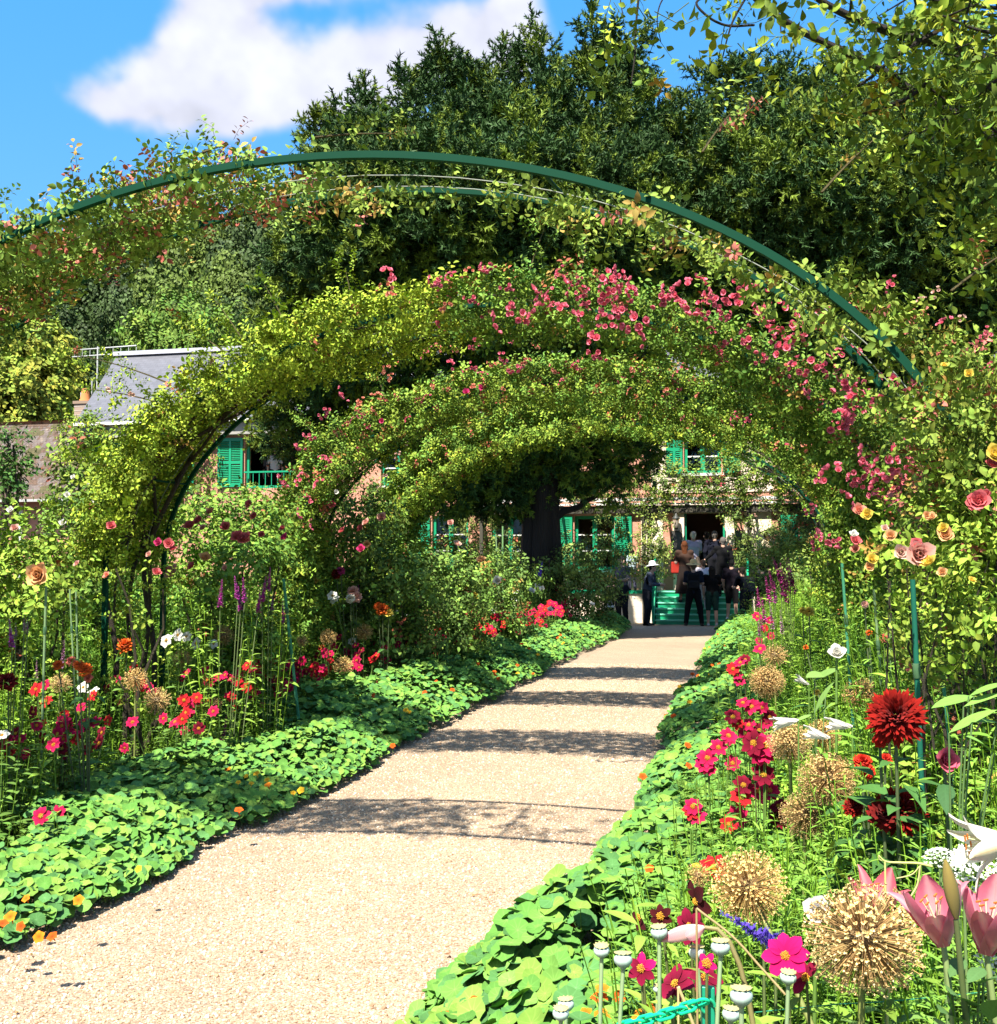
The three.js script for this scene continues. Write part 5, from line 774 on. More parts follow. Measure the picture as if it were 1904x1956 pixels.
// allium seed heads: a ball of straw-coloured stalks ending in three-lobed capsules
function alliumHead(seed, n, detail, inner) {
  const R = RNG(seed), mb = new MB();
  for (let k = 0; k < n; k++) {
    const z = 1 - 2 * (k + 0.5) / n, a = k * 2.39996 + R.r(-0.2, 0.2), s = Math.sqrt(1 - z * z), d = V(s * Math.cos(a), z, s * Math.sin(a)).addScaledVector(ball(R), 0.12).normalize(), L = R.r(0.72, 1.04) * 0.5 * (0.94 + 0.10 * noise3(d.x * 2.2 + seed, d.y * 2.2, d.z * 2.2)), c = jit(R, [0.50, 0.36, 0.15], 0.3), e = d.clone().multiplyScalar(L);
    c[0] *= R.r(0.9, 1.15);
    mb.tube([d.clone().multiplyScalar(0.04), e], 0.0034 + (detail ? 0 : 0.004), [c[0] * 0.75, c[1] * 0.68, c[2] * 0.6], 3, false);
    const t1 = V(0, 0, 0).crossVectors(d, ball(R)).normalize(), t2 = V(0, 0, 0).crossVectors(d, t1), w = detail ? 0.030 : 0.045, cap = [c[0] * 1.25, c[1] * 1.28, c[2] * 1.25];
    for (let j = 0; j < 3; j++) { const q = j * 2.094, o = t1.clone().multiplyScalar(Math.cos(q)).addScaledVector(t2, Math.sin(q)); mb.leaf(e.clone().addScaledVector(d, -0.015), o.clone().multiplyScalar(0.8).addScaledVector(d, 0.6).normalize(), d, w * R.r(0.8, 1.3), w * 0.75, jit(R, cap, 0.2), { shape: detail ? [0.9, 0.9] : [1], droop: -0.1, fold: 0.5 }); }
    if (detail && k % 2) { const o = ball(R); mb.leaf(e.clone().addScaledVector(d, -0.01), d.clone().addScaledVector(o, 0.7).normalize(), o, 0.035, 0.018, jit(R, [0.62, 0.50, 0.26], 0.2), { shape: [1] }); }
  }
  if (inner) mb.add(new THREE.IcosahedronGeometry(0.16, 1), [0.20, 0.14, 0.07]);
  return mb.geo();
}
const SEEDS = [[1, 1, 1], [0.86, 0.80, 0.74], [1.08, 1.05, 0.92], [0.78, 0.76, 0.72], [1.0, 0.93, 0.86]].map((c) => { const m = M.seed.clone(); m.color.setRGB(...c); return m; });
const AHEAD = { near: [[1, 900], [2, 760], [3, 1000]].map(([s, n]) => alliumHead(1000 + s, n, true, true)), far: [1, 2, 3].map((s) => alliumHead(1010 + s, 200, false, true)) };
{
  const allium = (u, v, dia, at, label, k, lean = [0, 0]) => {
    const p = at.d ? onDepth(u, v, at.d) : at.y ? onY(u, v, at.y) : onX(u, v, at.x), d = depthOf(p), size = dia * d / 2115;
    const T = thing('allium', label, 'allium', V(p.x + lean[0], 0, p.z + lean[1]), 'allium seed heads standing in the borders'), top = p.clone().sub(T.position), shade = at.dim || 1;
    part('stem', stemGeo(top, 0, 0.0075, 0.006, [0.17 * shade, 0.20 * shade, 0.045], k), M.stem, T);
    const near = dia > 60, m = part('seed_head', (near ? AHEAD.near : AHEAD.far)[k % 3], SEEDS[(k * 2) % 5], T); m.position.copy(top); m.scale.set(size * 1.02, size * 0.92, size * 1.02); m.rotation.set(0.3 * Math.sin(k), k * 1.7, 0.2 * Math.cos(k)); return T;
  };
  [
    [1649, 1792, 226, { d: 1.95 }, 'largest tan allium seed head, in front of the pink lilies', [0.03, 0.02]],
    [1430, 1693, 148, { d: 2.3 }, 'round straw coloured allium seed head above the violet salvia sprig', [0.42, 0.35]],
    [1333, 1672, 52, { d: 2.7 }, 'small pale allium head half hidden left of a bigger straw coloured one'],
    [1581, 1487, 112, { d: 3.4 }, 'brownish allium head in shade left of the small scarlet dahlia', [0.12, 0.1]],
    [1538, 1557, 98, { d: 3.5 }, 'dull brown allium head just below another shaded one'],
    [1508, 1418, 84, { d: 4.1 }, 'straw coloured allium head beneath a fallen white petal, beside the crimson cosmos'],
    [1572, 1404, 66, { d: 4.5 }, 'loose pale allium head under the two white lily buds'],
    [1643, 1327, 70, { d: 5.6 }, 'tan allium head directly left of the large red cactus dahlia'],
    [1465, 1302, 70, { d: 6.2 }, 'tan allium head at the back of the right border above the crimson cosmos'],
    [1480, 1252, 50, { d: 7.4 }, 'faint tan allium head below the pink loosestrife spikes'],
    [300, 1338, 54, { x: -2.05 }, 'brightest golden allium head in the left border'],
    [258, 1297, 50, { x: -2.1 }, 'tan allium head just up and left of the brightest golden one'],
    [346, 1258, 40, { x: -2.5 }, 'tan allium head below the white anemones'],
    [425, 1213, 44, { x: -2.5 }, 'brownish allium head beside the lone white anemone'],
    [405, 1347, 40, { x: -2.05 }, 'straw allium head right of two crimson cosmos flowers'],
    [115, 1305, 44, { x: -2.4, dim: 0.8 }, 'dim brown allium head beside the left orange dahlias'],
    [627, 1217, 34, { x: -2.2 }, 'small tan allium head left of a similar one behind the crimson cosmos'],
    [695, 1207, 36, { x: -2.2 }, 'tan allium head below the orange and white flowers in mid border'],
    [823, 1175, 38, { x: -2.1 }, 'tan allium head, larger of two touching heads in the left border'],
    [846, 1186, 32, { x: -2.15 }, 'paler allium head, smaller of two touching heads in the left border'],
    [820, 1225, 34, { x: -2.0 }, 'tan allium head below the two touching heads'],
    [655, 1271, 40, { x: -2.0 }, 'pale tan allium head low among the crimson cosmos'],
    [575, 1224, 26, { x: -2.3 }, 'faint tan allium head left of the small pair behind the cosmos'],
    [994, 1156, 22, { x: -2.1 }, 'small tan allium head near the far end of the left border'],
    [953, 1152, 24, { x: -2.1 }, 'small tan allium head with cream flowers above it at the far left border'],
  ].forEach(([u, v, dia, at, label, lean], k) => allium(u, v, dia, at, label, k, lean));
}

// single open flowers: 8 broad petals round a yellow eye; the big near ones keep each petal apart
function openFlower(seed, col, dark, n = 8, r = 0.035, ratio = 0.62) { const R = RNG(seed), mb = new MB(); for (let k = 0; k < n; k++) { const a = k / n * 2 * Math.PI + R.r(-0.1, 0.1), d = V(Math.cos(a), R.r(0.05, 0.45), Math.sin(a)).normalize(), nor = V(-Math.cos(a) * 0.2, 1, -Math.sin(a) * 0.2).normalize(); mb.leaf(d.clone().multiplyScalar(0.004), d, nor, r * R.r(0.88, 1.08), r * ratio, dark, { tip: jit(R, col, 0.22), droop: 0.2, fold: 0.2, shape: [0.55, 1, 0.92] }); } return mb.geo(); }
function eyeGeo(r, col) { const mb = new MB(), R = RNG(8); for (let k = 0; k < 26; k++) { const q = Math.sqrt(k / 26) * r, a = k * 2.4; mb.add(new THREE.OctahedronGeometry(r * 0.22), jit(R, col, 0.3), new THREE.Matrix4().makeTranslation(Math.cos(a) * q, r * 0.55 * (1 - (q / r) ** 2) + 0.003, Math.sin(a) * q)); } return mb.geo(); }
const CRIMSON = [0.68, 0.016, 0.11], WINE = [0.28, 0.008, 0.035], SCARLET = [0.62, 0.022, 0.03], HOTPINK = [0.72, 0.01, 0.16];
const OPEN = { crimson: [1, 2, 3].map((s) => openFlower(1100 + s, CRIMSON, [0.3, 0.006, 0.03])), wine: [1, 2].map((s) => openFlower(1110 + s, WINE, [0.09, 0.004, 0.012])), scarlet: [1, 2].map((s) => openFlower(1120 + s, SCARLET, [0.35, 0.01, 0.015])), white: [1, 2].map((s) => openFlower(1130 + s, [0.82, 0.82, 0.76], [0.7, 0.68, 0.5], 6, 0.04, 0.8)) };
const EYE_Y = eyeGeo(0.0095, [0.80, 0.42, 0.04]);
const DTUFT = [1, 2, 3].map((s) => tuft(740 + s, { stems: 8, per: 14, leaf: 0.10, ratio: 0.42, droop: 0.45, up: 0.35, from: 0.05 }));
function flowerPlant(name, label, cat, group, flowers, place, size, seed, foliage = [0.10, 0.19, 0.035]) {
  const R = RNG(seed), P = flowers.map(([u, v, k]) => ({ p: place(u, v), k })), c = V(0, 0, 0); P.forEach((e) => c.add(e.p)); c.multiplyScalar(1 / P.length);
  const T = thing(name, label, cat, V(c.x, 0, c.z), group), mb = new MB();
  const ft = part('foliage', R.pick(DTUFT), M['lf' + foliage] || (M['lf' + foliage] = (() => { const m = M.leaf.clone(); m.color.setRGB(...foliage); return m; })()), T); ft.scale.set(1, Math.max(0.3, c.y * 0.95), 1); ft.rotation.y = R() * 6;
  for (const { p, k } of P) {
    const q = p.clone().sub(T.position); mb.tube(new THREE.QuadraticBezierCurve3(V(q.x * 0.25, 0, q.z * 0.25), V(q.x * 0.8, q.y * 0.6, q.z * 0.8), q).getPoints(8), [0.004, 0.0022], k === 'wine' ? [0.06, 0.05, 0.02] : STEMG, 5, false);
    const f = part('flower', R.pick(OPEN[k]), M.petal, T); f.position.copy(q); f.scale.setScalar(size * R.r(0.85, 1.15)); f.rotation.set(R.r(0.7, 1.4), R.r(-0.7, 0.7), R.r(-0.4, 0.4));
    part('flower_centre', EYE_Y, M.petal, f);
  }
  part('stem', mb.geo(), M.stem, T); return T;
}
{
  const g = 'crimson cosmos plants along the path borders', X = (x) => (u, v) => onX(u, v, x), c = 'crimson', w = 'wine', s = 'scarlet';
  const Lp = [
    ['wine and crimson cosmos at the extreme left edge of the border', -2.1, 1, [[15, 1413, c], [20, 1440, s], [40, 1445, c], [38, 1412, c], [13, 1418, w]]],
    ['dark wine cosmos with one bright bloom above the near left nasturtiums', -2.05, 1.05, [[80, 1385, s], [82, 1410, w], [110, 1402, c], [122, 1412, c], [120, 1430, w], [128, 1440, w], [64, 1360, w]]],
    ['cluster of wine cosmos deep in shade under the tan allium heads', -2.1, 1.1, [[165, 1390, w], [190, 1420, w], [195, 1400, w], [170, 1430, w], [158, 1385, w]]],
    ['low cosmos with three crimson blooms above the shaded nasturtiums', -2.0, 0.95, [[238, 1429, c], [243, 1467, c], [284, 1471, c], [260, 1478, w]]],
    ['crimson cosmos between the golden allium and a straw allium head', -2.05, 1, [[360, 1360, c], [375, 1342, c], [366, 1364, c], [352, 1396, c], [380, 1350, c], [398, 1338, w]]],
    ['crimson cosmos with a double bloom right of the straw allium head', -2.1, 1, [[440, 1295, c], [430, 1290, c], [450, 1300, c], [447, 1352, s], [462, 1275, w], [490, 1290, w]]],
    ['crimson cosmos over the middle of the left nasturtium edging', -2.1, 1, [[483, 1318, c], [490, 1325, c], [480, 1335, c], [500, 1348, c], [492, 1278, s], [487, 1272, s]]],
    ['crimson cosmos with a row of three open blooms', -2.05, 1.05, [[530, 1326, c], [540, 1320, c], [553, 1315, c], [549, 1308, c], [495, 1384, s], [525, 1300, w]]],
    ['bright red and wine cosmos behind the second shadow band', -2.1, 1.1, [[600, 1290, s], [610, 1300, c], [618, 1285, s], [605, 1278, s], [585, 1283, w], [570, 1275, w], [560, 1290, w]]],
    ['scattered crimson cosmos around the low pale allium head', -2.05, 1.1, [[674, 1272, c], [686, 1275, c], [711, 1260, s], [739, 1262, c], [722, 1298, c], [686, 1307, c], [631, 1262, s], [760, 1285, w]]],
    ['crimson cosmos below the two touching allium heads', -2.05, 1.15, [[777, 1216, c], [787, 1209, s], [798, 1227, c], [812, 1201, c], [832, 1247, s], [774, 1288, c], [775, 1230, w]]],
    ['dense red cosmos right of the two touching allium heads', -2.05, 1.2, [[860, 1221, s], [883, 1196, c], [890, 1212, c], [900, 1187, c], [870, 1247, c], [896, 1232, s], [848, 1189, c], [877, 1185, c], [916, 1217, s], [868, 1192, c]]],
    ['red cosmos bank before the far end of the left border', -2.05, 1.3, [[949, 1182, c], [963, 1176, c], [982, 1176, s], [996, 1172, c], [1006, 1172, c], [994, 1190, s], [1019, 1191, c], [953, 1172, c], [930, 1195, s]]],
    ['farthest rosy cosmos bank by the shady forecourt', -2.0, 1.5, [[1032, 1159, c], [1040, 1165, s], [1059, 1153, c], [1062, 1169, c], [1070, 1160, c], [1089, 1176, c], [1102, 1159, c], [1117, 1153, c], [1048, 1160, s], [1100, 1145, c], [1035, 1175, c]]],
    ['lone bright pink-red cosmos beside the nearest left nasturtiums', -1.68, 1.2, [[78, 1559, c], [112, 1555, c]]],
  ];
  Lp.forEach(([lab, x, z, f], k) => flowerPlant('cosmos', lab, 'cosmos', g, f, X(x), z * 1.02, 1200 + k));
  const D = (d) => (u, v) => onDepth(u, v, d);
  const Rp = [
    ['single red cosmos with a yellow eye left of the straw allium head', 2.9, 1.05, [[1363, 1658, s]]],
    ['red cosmos pair at the left foot of the right border', 4.1, 1, [[1323, 1541, c], [1318, 1552, s], [1330, 1560, c]]],
    ['crimson cosmos group in the middle of the right border', 4.3, 1.15, [[1416, 1524, s], [1459, 1517, c], [1448, 1512, c], [1470, 1510, c], [1392, 1575, s], [1410, 1560, c], [1488, 1541, w], [1486, 1566, w], [1420, 1500, w]]],
    ['pink-red cosmos standing left of the straw allium head', 4.7, 1.1, [[1351, 1448, c], [1354, 1469, c], [1372, 1428, c], [1399, 1458, c], [1345, 1460, c], [1391, 1406, c]]],
    ['large crimson cosmos flower against the pale allium head', 4.2, 1.25, [[1459, 1443, c], [1462, 1425, c], [1450, 1440, c], [1440, 1420, w], [1458, 1480, w]]],
    ['upper bank of crimson cosmos below the far tan allium head', 5.4, 1.1, [[1419, 1343, c], [1409, 1383, s], [1430, 1385, c], [1464, 1381, c], [1455, 1352, c], [1436, 1350, c], [1400, 1370, w], [1392, 1410, c], [1425, 1400, c], [1450, 1395, w], [1470, 1370, w]]],
    ['crimson cosmos below the pink loosestrife spikes', 7.2, 1.1, [[1414, 1266, c], [1412, 1303, c], [1408, 1290, c], [1424, 1260, w], [1452, 1240, c], [1400, 1278, s]]],
    ['rosy cosmos and tall wine buds at the far right border', 10, 1.2, [[1446, 1178, c], [1470, 1185, c], [1460, 1200, s], [1450, 1225, c], [1472, 1215, c]]],
  ];
  Rp.forEach(([lab, d, z, f], k) => flowerPlant('cosmos', lab, 'cosmos', g, f, D(d), z, 1240 + k, [0.13, 0.22, 0.035]));
  { const R = RNG(1290), kinds = [c, c, c, s, s, w];
    for (let k = 0; k < 34; k++) { const z = -5.0 - 19.5 * Math.pow((k + 0.5) / 34, 1.1), x = -R.r(1.92, 2.5), y = R.r(0.42, 0.66) + 0.3 * (-x - 2.0), f = [], n = 6 + Math.floor(R() * 7); for (let j = 0; j < n; j++) f.push([x + R.n() * 0.22, y + R.n() * 0.12, R.pick(kinds), z + R.n() * 0.25]);
      flowerPlant('cosmos', 'one of many ordinary red cosmos plants scattered among the left border foliage', 'cosmos', 'ordinary red cosmos plants of the left border', f.map(([px, py, kk, pz], q) => [q, 0, kk]), (q) => V(f[q][0], f[q][1], f[q][3]), 1.05 + 0.014 * k, 1300 + k); } }
  const wg = 'white anemones in the left border';
  flowerPlant('anemone', 'cluster of white anemones with yellow eyes above the orange dahlia', 'anemone', wg, [[356, 1216, 'white'], [340, 1213, 'white'], [375, 1229, 'white'], [318, 1224, 'white']], X(-2.35), 1.2, 1261);
  flowerPlant('anemone', 'lone white anemone beside the brownish allium head', 'anemone', wg, [[408, 1230, 'white']], X(-2.45), 1.1, 1262);
  flowerPlant('anemone', 'two white anemones below the left orange dahlias', 'anemone', wg, [[159, 1313, 'white'], [179, 1320, 'white']], X(-2.3), 1.1, 1263);
  flowerPlant('anemone', 'single white anemone cut by the left edge of the picture', 'anemone', wg, [[4, 1405, 'white']], X(-2.0), 0.9, 1264);
  flowerPlant('anemone', 'white flowers above the orange blooms in mid left border', 'anemone', wg, [[639, 1146, 'white'], [635, 1138, 'white'], [754, 1171, 'white'], [770, 1174, 'white'], [672, 1225, 'white'], [836, 1153, 'white']], X(-2.35), 1.3, 1265);
  flowerPlant('anemone', 'flat white flower heads at the far end of the left border', 'anemone', wg, [[984, 1130, 'white'], [982, 1145, 'white'], [980, 1160, 'white'], [1025, 1118, 'white'], [960, 1100, 'white'], [945, 1165, 'white']], X(-2.6), 1.5, 1266);
}

// cactus dahlias and other many-petalled blooms
function cactus(seed, col, dark, n = 120, quill = 0.17, r = 0.5) {
  const R = RNG(seed), mb = new MB();
  for (let k = 0; k < n; k++) { const t = k / n, el = mix(-0.45, 1.35, t), a = k * 2.39996, d = V(Math.cos(a) * Math.cos(el), Math.sin(el), Math.sin(a) * Math.cos(el)).addScaledVector(ball(R), 0.1).normalize(), nor = V(-d.x * 0.4, 1, -d.z * 0.4).normalize(), L = r * mix(1, 0.62, t) * R.r(0.85, 1.06); mb.leaf(d.clone().multiplyScalar(0.05), d, nor, L, quill * (0.7 + 0.5 * (1 - t)), dark, { tip: jit(R, col, 0.3), droop: R.r(-0.15, 0.2), fold: -0.55, shape: [0.8, 1, 0.7] }); }
  return mb.geo();
}
const CACT = { red: cactus(1300, [0.34, 0.013, 0.008], [0.022, 0.002, 0.002], 230, 0.10), scarlet: cactus(1301, [0.72, 0.035, 0.015], [0.5, 0.02, 0.01], 70, 0.26), orange: cactus(1302, [0.80, 0.16, 0.02], [0.6, 0.1, 0.02], 60, 0.26), coral: cactus(1303, [0.80, 0.24, 0.16], [0.6, 0.12, 0.08], 60, 0.28), white: cactus(1304, [0.82, 0.80, 0.70], [0.75, 0.7, 0.5], 50, 0.3), wine: cactus(1305, [0.2, 0.012, 0.01], [0.06, 0.004, 0.004], 70, 0.24), yellow: cactus(1306, [0.82, 0.66, 0.12], [0.7, 0.45, 0.05], 50, 0.28), magenta: cactus(1307, [0.55, 0.05, 0.2], [0.4, 0.03, 0.12], 60, 0.28), blush: cactus(1308, [0.80, 0.48, 0.38], [0.7, 0.3, 0.2], 50, 0.3) };
{
  const big = (name, label, cat, list, leaves, seed) => {                        // list: u, v, px, depth, kind
    const P = list.map(([u, v, px, d, k]) => ({ p: onDepth(u, v, d), s: px * d / 2115, k })), T = thing(name, label, cat, footOf(P[0].p, 0.02, -0.05)), R = RNG(seed), mb = new MB(), lf = new MB();
    for (const { p, s, k } of P) {
      const q = p.clone().sub(T.position), m = part('flower', CACT[k], M.petal, T); m.position.copy(q); m.scale.setScalar(s); m.rotation.set(R.r(0.5, 1.0), R.r(0, 6), R.r(-0.3, 0.3));
      mb.tube(new THREE.QuadraticBezierCurve3(V(q.x * 0.2, 0, q.z * 0.2), V(q.x * 0.8, q.y * 0.6, q.z - 0.02), q.clone().add(V(0, 0, -0.01))).getPoints(8), [0.006, 0.004], [0.06, 0.085, 0.03], 6);
      for (let j = 0; j < leaves; j++) { const t = R.r(0.25, 0.9), a = R.r(0, 6.3), b = V(q.x * t, q.y * t, q.z * t), d = V(Math.cos(a), R.r(-0.1, 0.6), Math.sin(a)).normalize(), L = R.r(0.05, 0.125); lf.leaf(b.addScaledVector(d, 0.03), d, V(0, 1, 0).addScaledVector(ball(R), 0.35).normalize(), L, L * 0.5, jit(R, [0.05, 0.13, 0.03], 0.25), { droop: 0.4, shape: [0.7, 1, 0.8, 0.4] }); }
    }
    part('stem', mb.geo(), M.stem, T); if (leaves) part('leaves', lf.geo(), M.leaf, T).userData.kind = 'stuff'; return T;
  };
  big('cactus_dahlia', 'large deep red cactus dahlia, the biggest red bloom in the right border', 'dahlia', [[1711, 1368, 118, 2.85, 'red'], [1681, 1415, 30, 2.9, 'scarlet']], 34, 1401);
  big('cactus_dahlia', 'dark red cactus dahlia in deep shade below the biggest red bloom', 'dahlia', [[1716, 1548, 112, 2.95, 'red'], [1688, 1552, 70, 2.9, 'wine'], [1630, 1541, 44, 3.0, 'red']], 44, 1402);
  big('cactus_dahlia', 'small scarlet dahlia beside the shaded brown allium', 'dahlia', [[1648, 1455, 42, 3.3, 'scarlet'], [1658, 1475, 30, 3.3, 'scarlet'], [1692, 1450, 28, 3.4, 'scarlet']], 26, 1403);
  big('dahlia', 'vivid orange dahlia below the white anemones', 'dahlia', [[239, 1232, 36, depthOf(onX(239, 1232, -2.5)), 'orange']], 6, 1404);
  big('dahlia', 'group of orange-red dahlias left of the white anemone pair', 'dahlia', [[162, 1279, 32, 6.1, 'orange'], [150, 1270, 24, 6.1, 'orange'], [136, 1262, 22, 6.2, 'coral'], [110, 1270, 24, 6.2, 'orange'], [168, 1295, 20, 6.1, 'coral']], 5, 1405);
  big('dahlia', 'maroon dahlia at the left edge of the picture', 'dahlia', [[13, 1302, 44, 5.9, 'wine']], 5, 1406);
  big('dahlia', 'flame orange dahlia with a yellow companion in mid left border', 'dahlia', [[730, 1163, 28, 11.5, 'orange'], [742, 1170, 22, 11.5, 'yellow'], [722, 1158, 20, 11.6, 'orange']], 4, 1407);
  big('dahlia', 'orange dahlia pair below a salmon bloom, before the dark yew trunk', 'dahlia', [[871, 1153, 22, 14, 'orange'], [872, 1167, 18, 14, 'orange'], [890, 1128, 22, 14, 'coral'], [906, 1137, 18, 14, 'yellow']], 4, 1408);
  big('dahlia', 'small orange flowers between the green stakes in the right border', 'dahlia', [[1689, 1218, 20, 6, 'coral'], [1718, 1240, 24, 6, 'coral'], [1660, 1208, 14, 6.2, 'orange'], [1652, 1154, 16, 6.4, 'blush'], [1765, 1157, 16, 5.6, 'blush'], [1539, 1236, 12, 7, 'orange']], 3, 1409);
  big('dahlia', 'yellow button flowers right of the loosestrife spikes', 'dahlia', [[1546, 1168, 24, 8, 'yellow'], [1560, 1322, 16, 5.5, 'yellow'], [1533, 1165, 16, 8, 'yellow']], 3, 1410);
  big('dahlia', 'pale pink dahlias among the purple spikes in the left border', 'dahlia', [[674, 1129, 26, 11.5, 'blush'], [680, 1140, 26, 11.5, 'blush'], [669, 1143, 22, 11.4, 'white'], [650, 1090, 20, 11.5, 'magenta'], [642, 1096, 22, 11.5, 'wine']], 3, 1411);
}

// flower spikes
function spike(seed, col, n = 90, r = 0.022) { const R = RNG(seed), mb = new MB(); for (let k = 0; k < n; k++) { const t = k / n, a = k * 2.4, w = r * (1 - 0.75 * t), d = V(Math.cos(a), R.r(0, 0.6), Math.sin(a)).normalize(), b = V(R.n() * 0.004, t, R.n() * 0.004); for (let j = 0; j < 2; j++) mb.leaf(b, d.clone().addScaledVector(ball(R), 0.6).normalize(), V(0, 1, 0), w * R.r(1, 1.6), w * 0.9, jit(R, col, 0.3), { shape: [1], droop: 0.2 }); } mb.tube([V(0, -0.02, 0), V(0, 1, 0)], [0.003, 0.001], [0.12, 0.10, 0.06], 4, false); return mb.geo(); }
const SPIKE = { purple: [1, 2, 3].map((s) => spike(1500 + s, [0.50, 0.06, 0.38], 90, 0.1)), pink: [1, 2].map((s) => spike(1510 + s, [0.56, 0.07, 0.32], 90, 0.1)), blue: [spike(1520, [0.13, 0.07, 0.55], 60, 0.12)], mauve: [spike(1530, [0.45, 0.22, 0.36], 70, 0.09)] };
{
  const spikes = (name, label, cat, place, list, seed, group) => {              // list: u, v of the tip, v of the foot of the flowers, kind
    const P = list.map(([u, v0, v1, k, du]) => ({ a: place(u, v0), b: place(u + (du || 0), v1), k })), T = thing(name, label, cat, footOf(P[0].b), group), R = RNG(seed), mb = new MB();
    for (const { a, b, k } of P) { const L = a.distanceTo(b), q = b.clone().sub(T.position), m = part('flower_spike', R.pick(SPIKE[k]), M.petal, T); m.position.copy(q); m.quaternion.copy(qTo(a.clone().sub(b), R() * 6)); { const w = clamp(L * 1.1, 0.12, 0.34); m.scale.set(w, L, w); }; mb.tube([V(q.x * 0.5, 0, q.z * 0.5), q], [0.005, 0.003], [0.10, 0.14, 0.04], 4, false); }
    const ft = part('foliage', TUFT.lance[seed % 3], M.lance || (M.lance = (() => { const m = M.leaf.clone(); m.color.setRGB(0.18, 0.30, 0.04); return m; })()), T); ft.scale.set(1.1, P[0].b.y, 1.1); part('stem', mb.geo(), M.stem, T); return T;
  };
  const X = (x) => (u, v) => onX(u, v, x), D = (d) => (u, v) => onDepth(u, v, d), g = 'purple loosestrife in the borders';
  spikes('loosestrife', 'purple loosestrife spikes in front of the coral pink rose bush', 'loosestrife', X(-1.85), [[424, 1106, 1158, 'purple', -4], [448, 1100, 1142, 'purple', 6], [464, 1103, 1148, 'purple', 3], [455, 1120, 1165, 'purple', 4], [497, 1123, 1170, 'purple', -5]], 1601, g);
  spikes('loosestrife', 'tallest purple loosestrife spikes beside a green stake in the left border', 'loosestrife', X(-1.85), [[516, 1083, 1128, 'purple', -3], [508, 1100, 1150, 'purple', -8], [540, 1145, 1190, 'purple', 0], [520, 1130, 1165, 'mauve']], 1602, g);
  spikes('loosestrife', 'faded purple spikes low at the left edge of the picture', 'loosestrife', X(-2.1), [[17, 1182, 1235, 'purple', 6], [46, 1175, 1205, 'mauve'], [30, 1190, 1215, 'mauve'], [52, 1180, 1210, 'mauve']], 1603, g);
  spikes('loosestrife', 'mauve spike standing among the orange dahlias', 'loosestrife', X(-2.5), [[123, 1222, 1275, 'mauve', -4], [70, 1260, 1300, 'mauve']], 1604, g);
  spikes('snapdragon', 'pink snapdragon spike rising from the left nasturtium edging', 'snapdragon', X(-1.95), [[433, 1365, 1418, 'pink', -8]], 1605);
  spikes('loosestrife', 'purple spikes above the pale pink dahlias', 'loosestrife', X(-2.4), [[684, 1112, 1150, 'purple', 2], [699, 1118, 1145, 'purple'], [708, 1150, 1165, 'mauve']], 1606, g);
  spikes('loosestrife', 'mauve spikes above the salmon dahlia in mid border', 'loosestrife', X(-2.4), [[870, 1101, 1125, 'purple'], [877, 1097, 1120, 'mauve'], [860, 1105, 1130, 'mauve'], [895, 1130, 1150, 'mauve']], 1607, g);
  spikes('delphinium', 'dark blue delphinium spike against the black yew trunk', 'delphinium', X(-2.6), [[1036, 1073, 1100, 'blue', -6], [1024, 1085, 1104, 'blue'], [1048, 1065, 1110, 'mauve', 3]], 1608);
  spikes('loosestrife', 'large group of magenta loosestrife spikes right of the visitors', 'loosestrife', D(10.5), [[1475, 1063, 1110, 'pink', 18], [1490, 1075, 1125, 'pink', 10], [1502, 1072, 1118, 'pink', 8], [1485, 1090, 1140, 'pink', 12], [1468, 1085, 1130, 'pink', 10], [1510, 1085, 1120, 'pink', 4], [1462, 1100, 1150, 'pink', 8], [1515, 1095, 1135, 'pink', 3], [1545, 1085, 1115, 'mauve', 6], [1495, 1100, 1150, 'pink', 8], [1478, 1110, 1150, 'purple', 3], [1505, 1065, 1100, 'purple', 6], [1480, 1072, 1115, 'pink', 12], [1497, 1085, 1130, 'pink', 9]], 1609, g);
  spikes('loosestrife', 'lower magenta loosestrife spikes spilling over the right edging', 'loosestrife', D(9.2), [[1455, 1140, 1190, 'pink', 6], [1446, 1120, 1160, 'pink', 4], [1470, 1150, 1200, 'mauve', 6], [1452, 1170, 1205, 'pink', 3], [1448, 1185, 1215, 'purple', 3], [1490, 1165, 1210, 'mauve', 4]], 1610, g);
  spikes('salvia', 'violet salvia sprig below the straw coloured allium head', 'salvia', D(2.15), [[1375, 1742, 1800, 'blue', 105]], 1611);
  spikes('salvia', 'short violet salvia tip beside the magenta cosmos', 'salvia', D(2.05), [[1498, 1778, 1800, 'blue', -40]], 1612);
}

